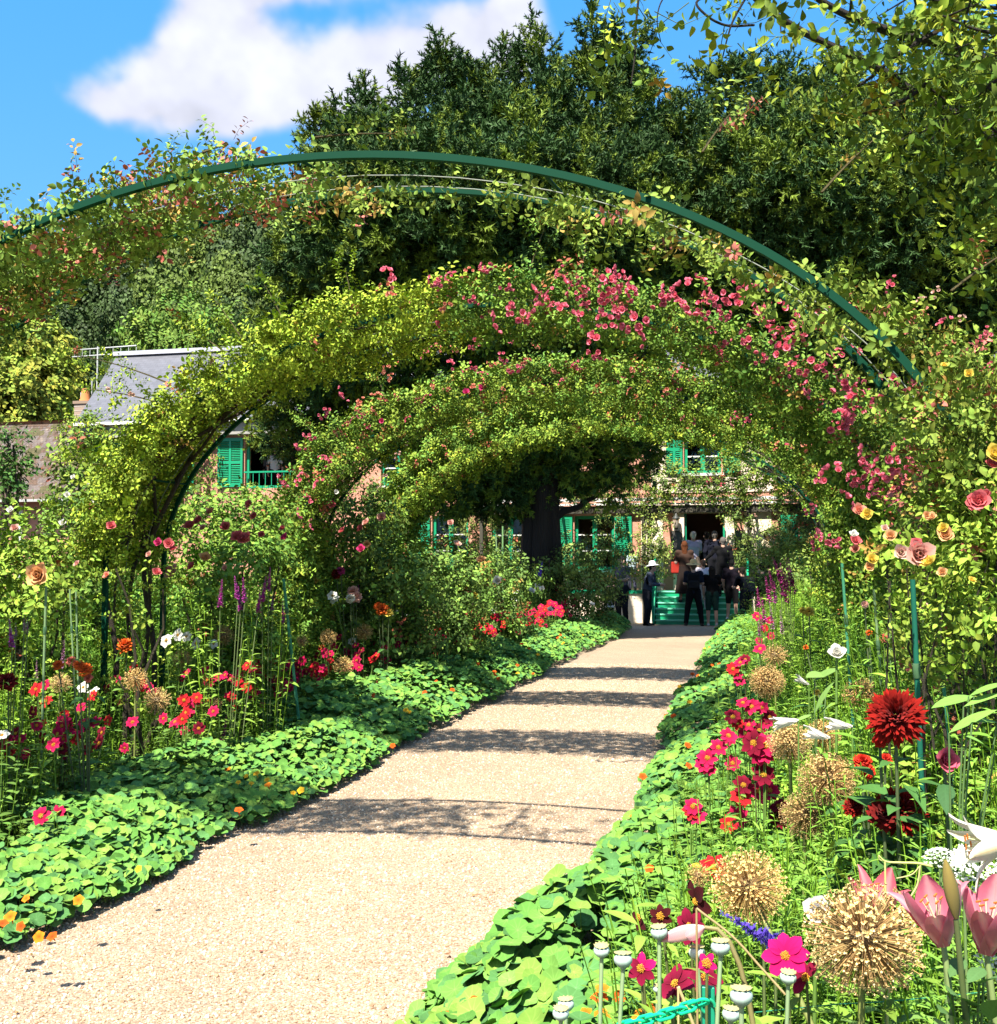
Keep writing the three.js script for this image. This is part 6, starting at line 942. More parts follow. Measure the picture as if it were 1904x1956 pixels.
// lilies: six tepals, each its own piece
const lilyMap = tile(256, (u, v) => { const k = 0.90 + 0.10 * pnoise(u * 40, v * 3, 40, 67) - 0.05 * pfbm(u, v, 8, 3, 69), f = 1 - 0.16 * Math.exp(-(((u - 0.5) / 0.03) ** 2)); return toS([k, k * f, k * f]); }, true);
const lilyM = { pink: phys({ name: 'pink_lily_petal', map: lilyMap, roughness: 0.8, transmission: 0.28, thickness: 0, clearcoat: 0.15, clearcoatRoughness: 0.5 }) };
function tepal(col, mid, w = 0.36, curl = 0.5) {
  const mb = new MB(), rows = 8, cols = 4, id = [];
  for (let k = 0; k <= rows; k++) { const t = k / rows, hw = w * 0.5 * Math.pow(Math.sin(Math.PI * Math.min(1, t * 0.86 + 0.09)), 0.9), out = 0.05 + 0.30 * Math.sin(Math.PI * 0.5 * Math.min(1, t * 1.15)) + curl * Math.pow(t, 5) * 0.45, y = t * (1 - 0.22 * t * curl); id.push([]); for (let j = 0; j <= cols; j++) { const s = j / cols * 2 - 1, c = Math.abs(s) < 0.26 ? mid : col, e = 0.10 * (1 - t * 0.5) * s * s; const sh = 1 - 0.18 * t; id[k].push(mb.v(s * hw, y, out - e + 0.02 * Math.cos(s * 3.1) * (Math.abs(s) < 0.3 ? 1 : 0), [c[0] * sh, c[1] * sh, c[2] * sh], j / cols, t)); } }
  for (let k = 0; k < rows; k++) for (let j = 0; j < cols; j++) mb.quad(id[k][j], id[k][j + 1], id[k + 1][j + 1], id[k + 1][j]);
  return mb.geo();
}
{
  const pinkT = [tepal([0.60, 0.125, 0.20], [0.74, 0.34, 0.36], 0.56, 0.1), tepal([0.66, 0.16, 0.23], [0.76, 0.38, 0.38], 0.40, 0.7)], hotT = [tepal([0.72, 0.10, 0.15], [0.80, 0.30, 0.30], 0.52, 0.2), tepal([0.72, 0.12, 0.17], [0.80, 0.30, 0.30], 0.3, 0.5)], whiteT = [tepal([0.80, 0.77, 0.62], [0.82, 0.72, 0.38], 0.36, 0.5), tepal([0.80, 0.77, 0.64], [0.82, 0.72, 0.38], 0.3, 1.0)];
  const stamen = (() => { const mb = new MB(); for (let k = 0; k < 6; k++) { const a = k * 1.047, e = V(Math.cos(a) * 0.14, 0.72, Math.sin(a) * 0.14); mb.tube([V(0, 0.05, 0), V(Math.cos(a) * 0.05, 0.45, Math.sin(a) * 0.05), e], 0.008, [0.6, 0.65, 0.35], 4, false); mb.box(e.x, e.y, e.z, 0.09, 0.022, 0.022, [0.45, 0.14, 0.02]); } return mb.geo(); })();
  const lily = (label, u, v, d, len, dir, petals, seed, open = 0, extra) => {
    const p = onDepth(u, v, d), T = thing('lily', label, 'lily', footOf(p, 0.03, 0.02)), q = p.clone().sub(T.position), R = RNG(seed), F = new THREE.Group(); F.name = 'flower'; F.position.copy(q); F.quaternion.copy(qTo(dir, R.r(0, 1))); F.scale.setScalar(len); T.add(F);
    for (let k = 0; k < 6; k++) { const m = part('petal', petals[k % 2], lilyM.pink, F); m.rotation.set(0, k * Math.PI / 3, 0); m.rotateX(open + R.r(-0.05, 0.08)); m.scale.setScalar(R.r(0.94, 1.06) * (k % 2 ? 0.98 : 1)); }
    part('stamen', stamen, M.stem, F);
    const st = new MB(), b = q.clone(); st.tube(new THREE.QuadraticBezierCurve3(V(0, 0, 0), V(0.0, q.y * 0.7, 0.02), b).getPoints(12), [0.007, 0.0045], [0.16, 0.22, 0.07], 7); part('stem', st.geo(), M.stem, T);
    const lf = new MB(); for (let k = 0; k < 16; k++) { const t = mix(0.3, 0.86, k / 16), a = k * 2.4, dd = V(Math.cos(a), 0.5, Math.sin(a)).normalize(), L = R.r(0.06, 0.11); lf.leaf(V(q.x * t * t, q.y * t, q.z * t * t), dd, V(0, 1, 0), L, L * 0.3, jit(R, [0.12, 0.22, 0.05], 0.2), { droop: 0.3, shape: [0.8, 1, 0.9, 0.5] }); } part('leaves', lf.geo(), M.leaf, T).userData.kind = 'stuff';
    if (extra) extra(T, q, R); return T;
  };
  const budGeo = (a, b, tip) => { const mb = new MB(), rows = 10, n = 9, id = []; for (let k = 0; k <= rows; k++) { const t = k / rows, r = 0.13 * Math.pow(Math.sin(Math.PI * (0.06 + 0.9 * t)), 0.8) * (1 - 0.15 * t); id.push([]); for (let j = 0; j < n; j++) { const an = j / n * 2 * Math.PI, q = 1 + 0.10 * Math.cos(3 * an), c = [mix(a[0], tip[0], t), mix(a[1], tip[1], t), mix(a[2], tip[2], t)], f = Math.cos(3 * an) > 0.75 ? b : c; id[k].push(mb.v(Math.cos(an) * r * q, t, Math.sin(an) * r * q, f)); } } for (let k = 0; k < rows; k++) for (let j = 0; j < n; j++) mb.quad(id[k][j], id[k][(j + 1) % n], id[k + 1][(j + 1) % n], id[k + 1][j]); return mb.geo(); };
  const up = (x, y, z) => V(x, y, z).normalize();
  lily('open pink lily with a brown-green bud standing before it', 1802, 1806, 1.72, 0.105, up(-0.25, 1, 0.15), pinkT, 1701, 0.02, (T, q) => { const m = part('bud', budGeo([0.16, 0.13, 0.05], [0.26, 0.20, 0.06], [0.36, 0.27, 0.07]), M.petal, T, 'closed brown-green bud'); m.position.copy(onDepth(1826, 1755, 1.66).sub(T.position)); m.quaternion.copy(qTo(up(-0.16, 1, 0))); m.scale.setScalar(0.088); const mb = new MB(); mb.tube([q.clone().add(V(0.03, -0.14, 0.02)), onDepth(1826, 1757, 1.66).sub(T.position)], [0.005, 0.004], [0.10, 0.13, 0.04], 6); part('bud_stalk', mb.geo(), M.stem, T); });
  lily('pink lily cut by the right edge of the picture', 1884, 1822, 1.75, 0.112, up(0.05, 1, 0.1), pinkT, 1702, -0.02);
  lily('bright rose-pink lily half hidden behind the largest allium head', 1672, 1755, 2.15, 0.095, up(0.05, 1, 0.3), hotT, 1703, 0.12);
  lily('cream white trumpet lily pointing left at the right edge', 1940, 1606, 1.8, 0.105, up(-1, -0.12, 0.15), whiteT, 1704, -0.12);
  // pale pink furled lily lying level
  { const p = onDepth(1345, 1772, 1.95), T = thing('lily', 'pale pink furled lily flower lying level above the poppy heads', 'lily', footOf(p, 0.06, 0)), q = p.clone().sub(T.position), m = part('flower', budGeo([0.74, 0.40, 0.36], [0.82, 0.66, 0.58], [0.72, 0.26, 0.30]), M.petal, T); m.position.copy(q); m.quaternion.copy(qTo(up(-1, -0.32, 0.1))); m.scale.set(0.11, 0.082, 0.11); const m2 = part('petal', tepal([0.76, 0.34, 0.34], [0.82, 0.5, 0.45], 0.36, 0.9), lilyM.pink, T); m2.position.copy(q); m2.quaternion.copy(qTo(up(-0.9, -0.42, 0.5), 1)); m2.scale.setScalar(0.062); const mb = new MB(); mb.tube(new THREE.QuadraticBezierCurve3(V(0.05, 0, 0), V(0.06, q.y * 1.05, 0), q).getPoints(10), [0.006, 0.004], [0.2, 0.17, 0.06], 6); part('stem', mb.geo(), M.stem, T); }
  // white buds
  const budT = [tepal([0.80, 0.76, 0.66], [0.82, 0.80, 0.72], 0.5, 0.1), tepal([0.82, 0.80, 0.74], [0.82, 0.80, 0.72], 0.42, 0.5)];
  const bud = (label, u, v, d, len, dir) => { const p = onDepth(u, v, d), T = thing('lily', label, 'lily', footOf(p, 0.03, 0)), q = p.clone().sub(T.position), F = new THREE.Group(); F.name = 'flower'; F.position.copy(q); F.quaternion.copy(qTo(dir)); F.scale.set(len * 0.62, len, len * 0.62); T.add(F); for (let k = 0; k < 6; k++) { const m = part('petal', budT[k % 2], lilyM.pink, F); m.rotation.set(0, k * Math.PI / 3, 0); m.rotateX(-0.06); m.scale.setScalar(0.9 + 0.08 * (k % 3)); } part('stem', stemGeo(q, 0, 0.004, 0.003, STEMG, 3), M.stem, T); };
  const wc = [[0.82, 0.78, 0.66], [0.84, 0.84, 0.78], [0.82, 0.80, 0.72]];
  bud('white lily bud left of the large red cactus dahlia', 1628, 1388, 3.6, 0.085, up(-1, 0.12, 0.1), wc);
  bud('white lily bud slightly lower, touching the pale allium head', 1585, 1410, 3.6, 0.085, up(-1, 0.28, 0.1), wc);
  bud('small white flower left of the tall yellow-green leaves', 1545, 1308, 5.2, 0.07, up(-0.9, 0.5, 0), wc);
  bud('thin white petal resting on top of the straw allium head', 1525, 1376, 3.95, 0.095, up(-1, -0.16, 0), wc);
  { const p = onDepth(1598, 1250, 3.7), T = thing('peony', 'open white peony among the bright green leaves of the right border', 'peony', footOf(p)), q = p.clone().sub(T.position), m = part('flower', BLOOMS.white, M.petal, T); m.position.copy(q); m.scale.setScalar(0.85); m.rotation.x = 0.5; part('stem', stemGeo(q, 0, 0.006, 0.004, STEMG, 4), M.stem, T); }
  { const p = onDepth(1803, 1452, 2.75), T = thing('rose', 'single pink rose with crimson shaded petals beside the dark leaves', 'rose', footOf(p, 0.02)), q = p.clone().sub(T.position), m = part('flower', BLOOM(77, [0.75, 0.13, 0.2], 0.045, 4), M.petal, T); m.position.copy(q); m.scale.setScalar(0.95); m.rotation.set(0.9, 0, -0.4); part('stem', stemGeo(q, 0, 0.005, 0.004, [0.05, 0.09, 0.03], 5), M.stem, T); const lf = new MB(), R = RNG(6); for (let k = 0; k < 14; k++) { const t = R.r(0.5, 0.97), a = R() * 6.3, d = V(Math.cos(a), -0.2, Math.sin(a)).normalize(); lf.leaf(V(q.x * t, q.y * t, q.z * t), d, V(0, 1, 0), 0.09, 0.045, jit(R, [0.03, 0.08, 0.025], 0.2), { droop: 0.5 }); } part('leaves', lf.geo(), M.leaf, T).userData.kind = 'stuff'; }
  { const p = onDepth(1560, 1740, 2.2), T = thing('gladiolus', 'white ruffled bloom behind the left side of the largest allium head', 'gladiolus', footOf(p)), q = p.clone().sub(T.position), m = part('flower', BLOOM(78, [0.82, 0.80, 0.78], 0.04, 3), M.petal, T); m.position.copy(q); m.rotation.x = 0.8; part('stem', stemGeo(q, 0, 0.005, 0.004, STEMG, 6), M.stem, T); }
}

// magenta and wine cosmos close to the camera: each petal its own piece
{
  const petalGeo = (col, dark) => { const R = RNG(5), mb = new MB(); mb.leaf(V(0, 0, 0), V(0, 0, 1), V(0, 1, 0), 1, 0.62, dark, { tip: col, droop: 0.16, fold: 0.22, shape: [0.5, 0.85, 1, 0.92, 0.7] }); return mb.geo(); };
  const PG = { hot: petalGeo(HOTPINK, [0.45, 0.004, 0.09]), wine: petalGeo([0.30, 0.008, 0.05], [0.12, 0.004, 0.014]), maroon: petalGeo([0.09, 0.008, 0.012], [0.05, 0.005, 0.007]) };
  const near = (label, u, v, d, r, n, kind, rot, seed, skip = []) => {
    const p = onDepth(u, v, d), T = thing('cosmos', label, 'cosmos', footOf(p, 0.03, -0.02)), q = p.clone().sub(T.position), R = RNG(seed), F = new THREE.Group(); F.name = 'flower'; F.position.copy(q); F.rotation.set(...rot); T.add(F);
    for (let k = 0; k < n; k++) { if (skip.includes(k)) continue; const m = part('petal', PG[kind === 'two' ? (k === 2 || k === 3 ? 'hot' : 'wine') : kind], M.petal, F); m.rotation.set(0, k / n * 2 * Math.PI + R.r(-0.08, 0.08), 0); m.rotateX(R.r(-0.3, 0.02)); m.scale.setScalar(r * R.r(0.9, 1.08)); }
    const e = part('flower_centre', EYE_Y, M.petal, F); e.scale.setScalar(0.85);
    part('stem', stemGeo(q, 0, 0.0035, 0.0025, [0.09, 0.11, 0.03], seed), M.stem, T); return T;
  };
  near('magenta cosmos with a yellow eye, left of the largest allium head', 1500, 1826, 2.0, 0.042, 8, 'hot', [1.05, 0.1, 0.1], 1801);
  near('dark wine cosmos with two bright petals among the poppy heads', 1225, 1850, 2.1, 0.031, 6, 'two', [1.25, 0, 0.3], 1802);
  near('ragged maroon cosmos right of the nasturtiums, nearly black', 1330, 1722, 2.4, 0.05, 6, 'maroon', [1.35, 0.3, 0.9], 1803, [4, 5]);
  near('small maroon cosmos facing away above a poppy head', 1262, 1750, 2.2, 0.026, 6, 'maroon', [1.35, 0.1, 0.2], 1804);
  near('closed dark maroon cosmos left of the pale pink furled lily', 1222, 1752, 2.25, 0.03, 5, 'maroon', [0.6, 0.5, 1.2], 1805, [1, 2]);
  near('wine cosmos hanging below the pale pink furled lily', 1318, 1770, 2.2, 0.036, 7, 'wine', [1.1, 0.6, 0.4], 1806);
  near('crumpled wine cosmos between the poppy stems', 1290, 1880, 2.05, 0.042, 7, 'wine', [0.9, -0.5, 0.6], 1807);
  near('second crumpled wine cosmos behind the poppy stems', 1345, 1868, 2.15, 0.04, 6, 'wine', [1.0, 0.5, -0.6], 1808);
  near('ragged wine cosmos petals below the magenta cosmos', 1540, 1868, 2.05, 0.036, 6, 'wine', [0.8, 0.2, 0.5], 1809, [0, 1]);
  near('small bright pink trumpet flower between two poppy heads', 1350, 1840, 1.9, 0.018, 5, 'hot', [1.2, 0, 0], 1810);
}

// poppy seed pods
{
  const pod = new MB(), rim = new MB(), bl = [0.40, 0.52, 0.44];
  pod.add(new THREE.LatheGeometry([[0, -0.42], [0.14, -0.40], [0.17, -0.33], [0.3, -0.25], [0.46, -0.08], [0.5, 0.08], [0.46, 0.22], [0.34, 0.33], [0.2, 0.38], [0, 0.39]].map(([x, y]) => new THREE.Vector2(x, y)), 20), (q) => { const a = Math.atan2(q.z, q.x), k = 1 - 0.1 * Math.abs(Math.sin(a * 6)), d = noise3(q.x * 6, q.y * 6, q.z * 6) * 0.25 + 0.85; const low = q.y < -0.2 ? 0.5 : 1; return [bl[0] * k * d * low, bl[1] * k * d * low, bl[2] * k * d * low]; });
  { const n = 22, W = [0.46, 0.40, 0.17]; const c = rim.v(0, 0.52, 0, W); let f = [], g = []; for (let k = 0; k < n; k++) { const a = k / n * 2 * Math.PI, r = k % 2 ? 0.40 : 0.5, h = k % 2 ? 0.40 : 0.47; f.push(rim.v(Math.cos(a) * r, h, Math.sin(a) * r, k % 2 ? [0.3, 0.27, 0.1] : W)); g.push(rim.v(Math.cos(a) * r * 0.9, h - 0.07, Math.sin(a) * r * 0.9, [0.16, 0.2, 0.12])); } for (let k = 0; k < n; k++) { const j = (k + 1) % n; rim.tri(c, f[j], f[k]); rim.quad(f[k], f[j], g[j], g[k]); } }
  const PG = pod.geo(), RG = rim.geo();
  [[1259, 1783, 33, 1.95, 'grey-green poppy seed pod left of the pale pink furled lily'], [1149, 1818, 31, 1.95, 'leftmost upright poppy seed pod against the nasturtiums'], [1190, 1836, 36, 1.9, 'poppy seed pod touching the dark wine cosmos'], [1081, 1921, 32, 1.95, 'upper of the two low poppy pods at the bottom edge'], [1071, 1938, 32, 1.85, 'lower of the two low poppy pods at the bottom edge'], [1331, 1822, 32, 1.95, 'poppy seed pod left of its taller twin beneath the furled lily'], [1376, 1812, 37, 1.85, 'taller poppy seed pod beneath the furled lily'], [1505, 1869, 32, 1.9, 'poppy seed pod under the magenta cosmos'], [1416, 1906, 44, 1.62, 'largest poppy seed pod with a yellowish crown near the bottom edge'], [1396, 1940, 34, 1.75, 'low poppy pod just below the largest one'], [1256, 1890, 20, 2.1, 'smallest poppy pod among the wine cosmos']]
    .forEach(([u, v, px, d, label], k) => { const p = onDepth(u, v, d), s = px * d / 2115, T = thing('poppy', label, 'poppy', footOf(p, 0.05 * Math.sin(k * 3), 0.03 * Math.cos(k)), 'dry poppy heads in the foreground'), q = p.clone().sub(T.position), m = part('seed_pod', PG, M.stem, T); m.position.copy(q); m.scale.setScalar(s); m.rotation.set(0.12 * Math.sin(k * 2), k, 0.1 * Math.cos(k * 5)); const r = part('crown', RG, M.stem, m); r.rotation.y = k; part('stem', stemGeo(q.clone().add(V(0, -s * 0.38, 0)), 0, 0.0045, 0.0036, [0.22, 0.31, 0.15], k + 20), M.stem, T); });
}

// white umbels
{
  const umbel = (seed) => { const R = RNG(seed), mb = new MB(); for (let k = 0; k < 46; k++) { const q = Math.sqrt((k + 0.5) / 46), a = k * 2.4, c = V(Math.cos(a) * q * 0.5, 0.24 * (1 - q * q), Math.sin(a) * q * 0.5); mb.tube([V(0, -0.35, 0), c], 0.006, [0.2, 0.3, 0.1], 3, false); for (let j = 0; j < 15; j++) { const b = c.clone().add(V(R.n() * 0.05, 0.02 * R(), R.n() * 0.05)); for (let i = 0; i < 4; i++) { const w = i * 1.57 + R(); mb.leaf(b, V(Math.cos(w), 0.35, Math.sin(w)).normalize(), V(0, 1, 0), 0.021, 0.02, jit(R, [0.74, 0.78, 0.66], 0.12), { shape: [1] }); } } } return mb.geo(); };
  const UG = [umbel(1), umbel(2)];
  [[1795, 1640, 62, 2.1, 'flat white umbel flower seen edge on, left of the lacy white one', [0.35, 0, 0.1]], [1872, 1665, 110, 1.9, 'lacy white umbel flower above the right pink lilies', [0.9, 0, 0]], [1905, 1835, 80, 1.8, 'white umbel flower at the right edge below the lilies', [0.8, 0, 0]], [1840, 1642, 50, 2.2, 'small white umbel just above the lacy one', [0.8, 0, 0.2]]]
    .forEach(([u, v, px, d, label, rot], k) => { const p = onDepth(u, v, d), s = px * d / 2115, T = thing('umbel_flower', label, 'umbel flower', footOf(p, 0.02)), q = p.clone().sub(T.position), m = part('umbel', UG[k % 2], M.petal, T); m.position.copy(q); m.scale.setScalar(s); m.rotation.set(...rot); part('stem', stemGeo(q.clone().add(V(0, -s * 0.3, 0)), 0, 0.004, 0.003, [0.14, 0.22, 0.07], k + 40), M.stem, T); });
}

// big-leaved plants at the right edge and the yellow-green lance leaves
{
  const leafPlant = (label, list, col, seed) => { const P = list.map(([u0, v0, u1, v1, d, w]) => [onDepth(u0, v0, d), onDepth(u1, v1, d - 0.06), w]), T = thing('leafy_plant', label, 'plant', footOf(P[0][0])), R = RNG(seed), st = new MB(); const lg = new Map(); P.forEach(([a, b, w]) => { const mb = new MB(), d = b.clone().sub(a), L = d.length(); mb.leaf(V(0, 0, 0), d.normalize(), V(0, 1, 0.5).normalize(), L, L * w, jit(R, col, 0.15), { droop: 0.08, fold: 0.25, shape: [0.6, 0.95, 1, 0.85, 0.55] }); const m = part('leaf', mb.geo(), M.leaf, T); m.position.copy(a.sub(T.position)); st.tube([V(0, 0, 0), m.position.clone().multiplyScalar(0.6).setY(m.position.y * 0.8), m.position.clone()], [0.0035, 0.002], [0.08, 0.15, 0.04], 5, false); }); part('stem', st.geo(), M.stem, T); };
  leafPlant('plant with long serrated green leaves right of the large red cactus dahlia', [[1812, 1400, 1900, 1350, 2.6, 0.3], [1840, 1350, 1915, 1320, 2.6, 0.3], [1900, 1440, 1850, 1400, 2.5, 0.35], [1860, 1330, 1780, 1345, 2.7, 0.25], [1850, 1330, 1920, 1300, 2.6, 0.3], [1905, 1380, 1850, 1372, 2.6, 0.22]], [0.17, 0.33, 0.06], 31);
  leafPlant('plant with a pale upright lance leaf left of the tan allium and cactus dahlia', [[1556, 1362, 1588, 1300, 4.3, 0.25], [1560, 1370, 1590, 1340, 4.3, 0.3], [1550, 1365, 1520, 1375, 4.3, 0.2], [1555, 1300, 1600, 1275, 4.5, 0.5], [1580, 1290, 1540, 1290, 4.5, 0.5]], [0.16, 0.28, 0.07], 33);
  leafPlant('yellow-green lance leaves between the stems below the shaded allium', [[1580, 1640, 1592, 1600, 2.9, 0.2], [1610, 1680, 1595, 1650, 2.9, 0.25], [1640, 1650, 1648, 1595, 3, 0.2], [1600, 1690, 1630, 1660, 2.9, 0.2]], [0.34, 0.36, 0.07], 34);
  leafPlant('plant with big grey-green leaves at the bottom right corner', [[1840, 1830, 1815, 1860, 1.75, 0.35], [1870, 1880, 1910, 1860, 1.7, 0.35], [1850, 1920, 1820, 1890, 1.7, 0.6], [1860, 1940, 1900, 1925, 1.7, 0.5], [1830, 1950, 1800, 1925, 1.7, 0.5], [1880, 1850, 1850, 1870, 1.7, 0.3], [1890, 1950, 1905, 1900, 1.65, 0.4]], [0.09, 0.19, 0.06], 35);
  leafPlant('dark green cut leaf beside the yellow roses at the right edge', [[1860, 1100, 1905, 1085, 4.0, 0.6], [1850, 1080, 1890, 1060, 4.1, 0.5], [1870, 1120, 1915, 1115, 3.9, 0.5]], [0.06, 0.15, 0.05], 36);
}

// dead stems and curling tendrils in the foreground
{
  const twig = (label, paths) => { const p0 = onDepth(...paths[0].p[0]), T = thing('dry_stem', label, 'dry stem', footOf(p0)), mb = new MB(); for (const { p, r, c } of paths) mb.tube(new THREE.CatmullRomCurve3(p.map((q) => onDepth(...q).sub(T.position))).getPoints(24), r, c, 5); mb.tube([V(0, 0, 0), p0.sub(T.position)], [0.003, 0.002], paths[0].c, 5); part('stem', mb.geo(), M.stem, T); };
  twig('curling pale tendril left of the flat white umbel', [{ p: [[1690, 1645, 2.0], [1680, 1642, 2.0], [1678, 1635, 2.0]].concat([]), r: 0.0012, c: [0.42, 0.45, 0.15] }, { p: [[1678, 1634, 2.0], [1690, 1645, 2.0], [1720, 1648, 2.0], [1752, 1649, 2.0], [1780, 1655, 2.0]], r: [0.0015, 0.0028], c: [0.44, 0.47, 0.14] }, { p: [[1760, 1650, 2.0], [1742, 1670, 2.0], [1712, 1678, 2.0]], r: 0.0012, c: [0.4, 0.36, 0.14] }, { p: [[1758, 1650, 2.0], [1752, 1690, 2.0], [1740, 1712, 2.0]], r: 0.002, c: [0.42, 0.40, 0.16] }]);
  twig('thin reddish stem slanting over the pale pink furled lily', [{ p: [[1330, 1735, 1.9], [1400, 1790, 1.88], [1455, 1850, 1.86], [1500, 1900, 1.84]], r: 0.0022, c: [0.30, 0.22, 0.09] }]);
  twig('straw coloured dead stalk beside the green chain', [{ p: [[1295, 1885, 1.9], [1310, 1920, 1.9], [1325, 1960, 1.9]], r: 0.003, c: [0.50, 0.40, 0.18] }]);
}
// tall thin stakes
{
  const stake = (label, u0, v0, u1, v1, d, r, col) => { const a = onDepth(u0, v0, d), b = onDepth(u1, v1, d), e = b.clone().sub(a).normalize(), k = a.y / -e.y, f = a.clone().addScaledVector(e, k), T = thing('garden_stake', label, 'plant stake', f, 'green plant stakes in the flower borders'), mb = new MB(); mb.tube([V(0, 0, 0), a.clone().sub(f)], [r, r * 0.9], col, 8); part('cane', mb.geo(), M.paint, T); const tie = new MB(); tie.tube([a.clone().sub(f).multiplyScalar(0.8), a.clone().sub(f).multiplyScalar(0.83)], r * 1.3, [0.05, 0.12, 0.05], 8); part('tie', tie.geo(), M.matt, T); };
  const gS = [0.05, 0.22, 0.12], pS = [0.17, 0.26, 0.12], dS = [0.012, 0.11, 0.07];
  stake('thick dark green stake behind the large red cactus dahlia', 1743, 1107, 1753, 1330, 3.3, 0.0085, dS);
  stake('pale green stake at the left of the right border stakes', 1608, 1076, 1618, 1219, 5.6, 0.008, gS);
  stake('short pale green stake between two taller ones in the right border', 1669, 1126, 1679, 1258, 5.2, 0.007, pS);
  stake('green stake under the yellow roses near the right edge', 1866, 1012, 1872, 1170, 4.2, 0.012, gS);
  stake('thin green stake just right of the thick dark one', 1802, 1310, 1812, 1400, 3.5, 0.006, gS);
  stake('thin stake behind the orange flowers of the right border', 1698, 1140, 1700, 1230, 5.6, 0.004, pS);
  stake('left of the two tall pale stakes before the veranda creeper', 947, 1020, 952, 1120, 20, 0.014, pS);
  stake('right of the two tall pale stakes before the veranda creeper', 960, 1005, 960, 1125, 20.3, 0.018, [0.15, 0.28, 0.11]);
  stake('green stake right of the tallest purple loosestrife', 541, 1105, 547, 1160, 9, 0.014, gS);
  stake('slim pale stake left of the white anemones', 133, 1125, 140, 1270, 7, 0.006, pS);
  stake('slim stake under the apricot rose at the far left', 88, 1120, 86, 1190, 6.5, 0.008, pS);
  stake('slim green stake right of the coral rose bush', 145, 1130, 147, 1215, 7.2, 0.007, pS);
}
// green plastic chain closing the path, its post and the thin green wire
{
  const T = thing('plastic_chain', 'bright green plastic chain across the bottom of the right border', 'chain', onDepth(1250, 1940, 1.9).setY(0)), link = new MB(), pts = []; for (let k = 0; k <= 24; k++) { const a = k / 24 * 2 * Math.PI; pts.push(V(Math.cos(a) * 0.0085, 0, Math.sin(a) * 0.0085 + (Math.sin(a) > 0 ? 0.0105 : -0.0105))); } link.tube(pts, 0.0030, [0.008, 0.50, 0.22], 8, false); const LG = link.geo(); const A = onDepth(1090, 1985, 1.95), B = onDepth(1345, 1913, 1.8), n = 13; const C = new THREE.QuadraticBezierCurve3(A, A.clone().lerp(B, 0.5).add(V(0, -0.008, 0)), B);
  for (let k = 0; k < n; k++) { const p = C.getPoint((k + 0.5) / n), t = C.getTangent((k + 0.5) / n), m = part('link', LG, M.paint, T); m.position.copy(p.sub(T.position)); const q = new THREE.Quaternion().setFromUnitVectors(V(0, 0, 1), t); m.quaternion.copy(q.multiply(new THREE.Quaternion().setFromAxisAngle(V(0, 0, 1), k % 2 ? 1.2 : -0.35))); m.scale.setScalar(0.95); }
  const p = onDepth(1352, 1883, 1.92), P = thing('chain_post', 'green flat post holding the plastic chain behind the poppy heads', 'post', footOf(p)); part('post', new RoundedBoxGeometry(0.024, p.y, 0.012, 2, 0.003).translate(0, p.y / 2, 0), new THREE.MeshPhysicalMaterial({ color: new THREE.Color().setRGB(0.008, 0.26, 0.14), roughness: 0.45 }), P); part('hook', new THREE.TorusGeometry(0.012, 0.003, 8, 20, 4.4).translate(0, p.y - 0.03, 0.012), house.green, P);
  const W = thing('fence_wire', 'thin green wire stretched behind the largest allium head', 'wire', onDepth(1470, 1930, 2.1).setY(0)), mb = new MB(); mb.tube([onDepth(1380, 1940, 2.15), onDepth(1600, 1918, 2.1), onDepth(1700, 1913, 2.08), onDepth(1900, 1893, 2.05)].map((q) => q.sub(W.position)), 0.0011, [0.03, 0.22, 0.12], 5); part('wire', mb.geo(), M.paint, W);
}
// a few fallen petals on the gravel
{
  const R = RNG(99), G = new MB(); G.leaf(V(0, 0, 0), V(1, 0, 0), V(0, 1, 0), 0.03, 0.022, [1, 1, 1], { droop: -0.2, fold: 0.4 }); const geo = G.geo(), T = tag(thing('fallen_petals', null, null), 'dried orange and brown petals scattered on the gravel path', 'petals', null, 'stuff');
  const l = [[1047, 1837, [0.75, 0.22, 0.04]], [1010, 1824, [0.3, 0.16, 0.06]], [880, 1390, [0.5, 0.2, 0.05]], [860, 1822, [0.3, 0.14, 0.06]], [830, 1490, [0.5, 0.25, 0.1]], [500, 1815, [0.35, 0.14, 0.1]], [1190, 1360, [0.4, 0.2, 0.08]]].map(([u, v, c]) => { const p = onY(u, v, 0.028); return { p, q: qTo(V(0.1, 1, 0.1), R() * 6), s: 0.8, c }; });
  for (let k = 0; k < 130; k++) { const z = -2.6 - 16 * Math.pow(R(), 1.4), sx = R() < 0.5 ? -1 : 1; l.push({ p: V(sx * (1.02 - 0.9 * R() * R()), 0.022, z), q: qTo(V(R.n() * 0.3, 1, R.n() * 0.3), R() * 6), s: R.r(0.3, 0.7), c: R.pick([[0.3, 0.16, 0.07], [0.45, 0.25, 0.1], [0.22, 0.16, 0.06]]) }); }
  scatter('petals', geo, M.petal, T, l);
}
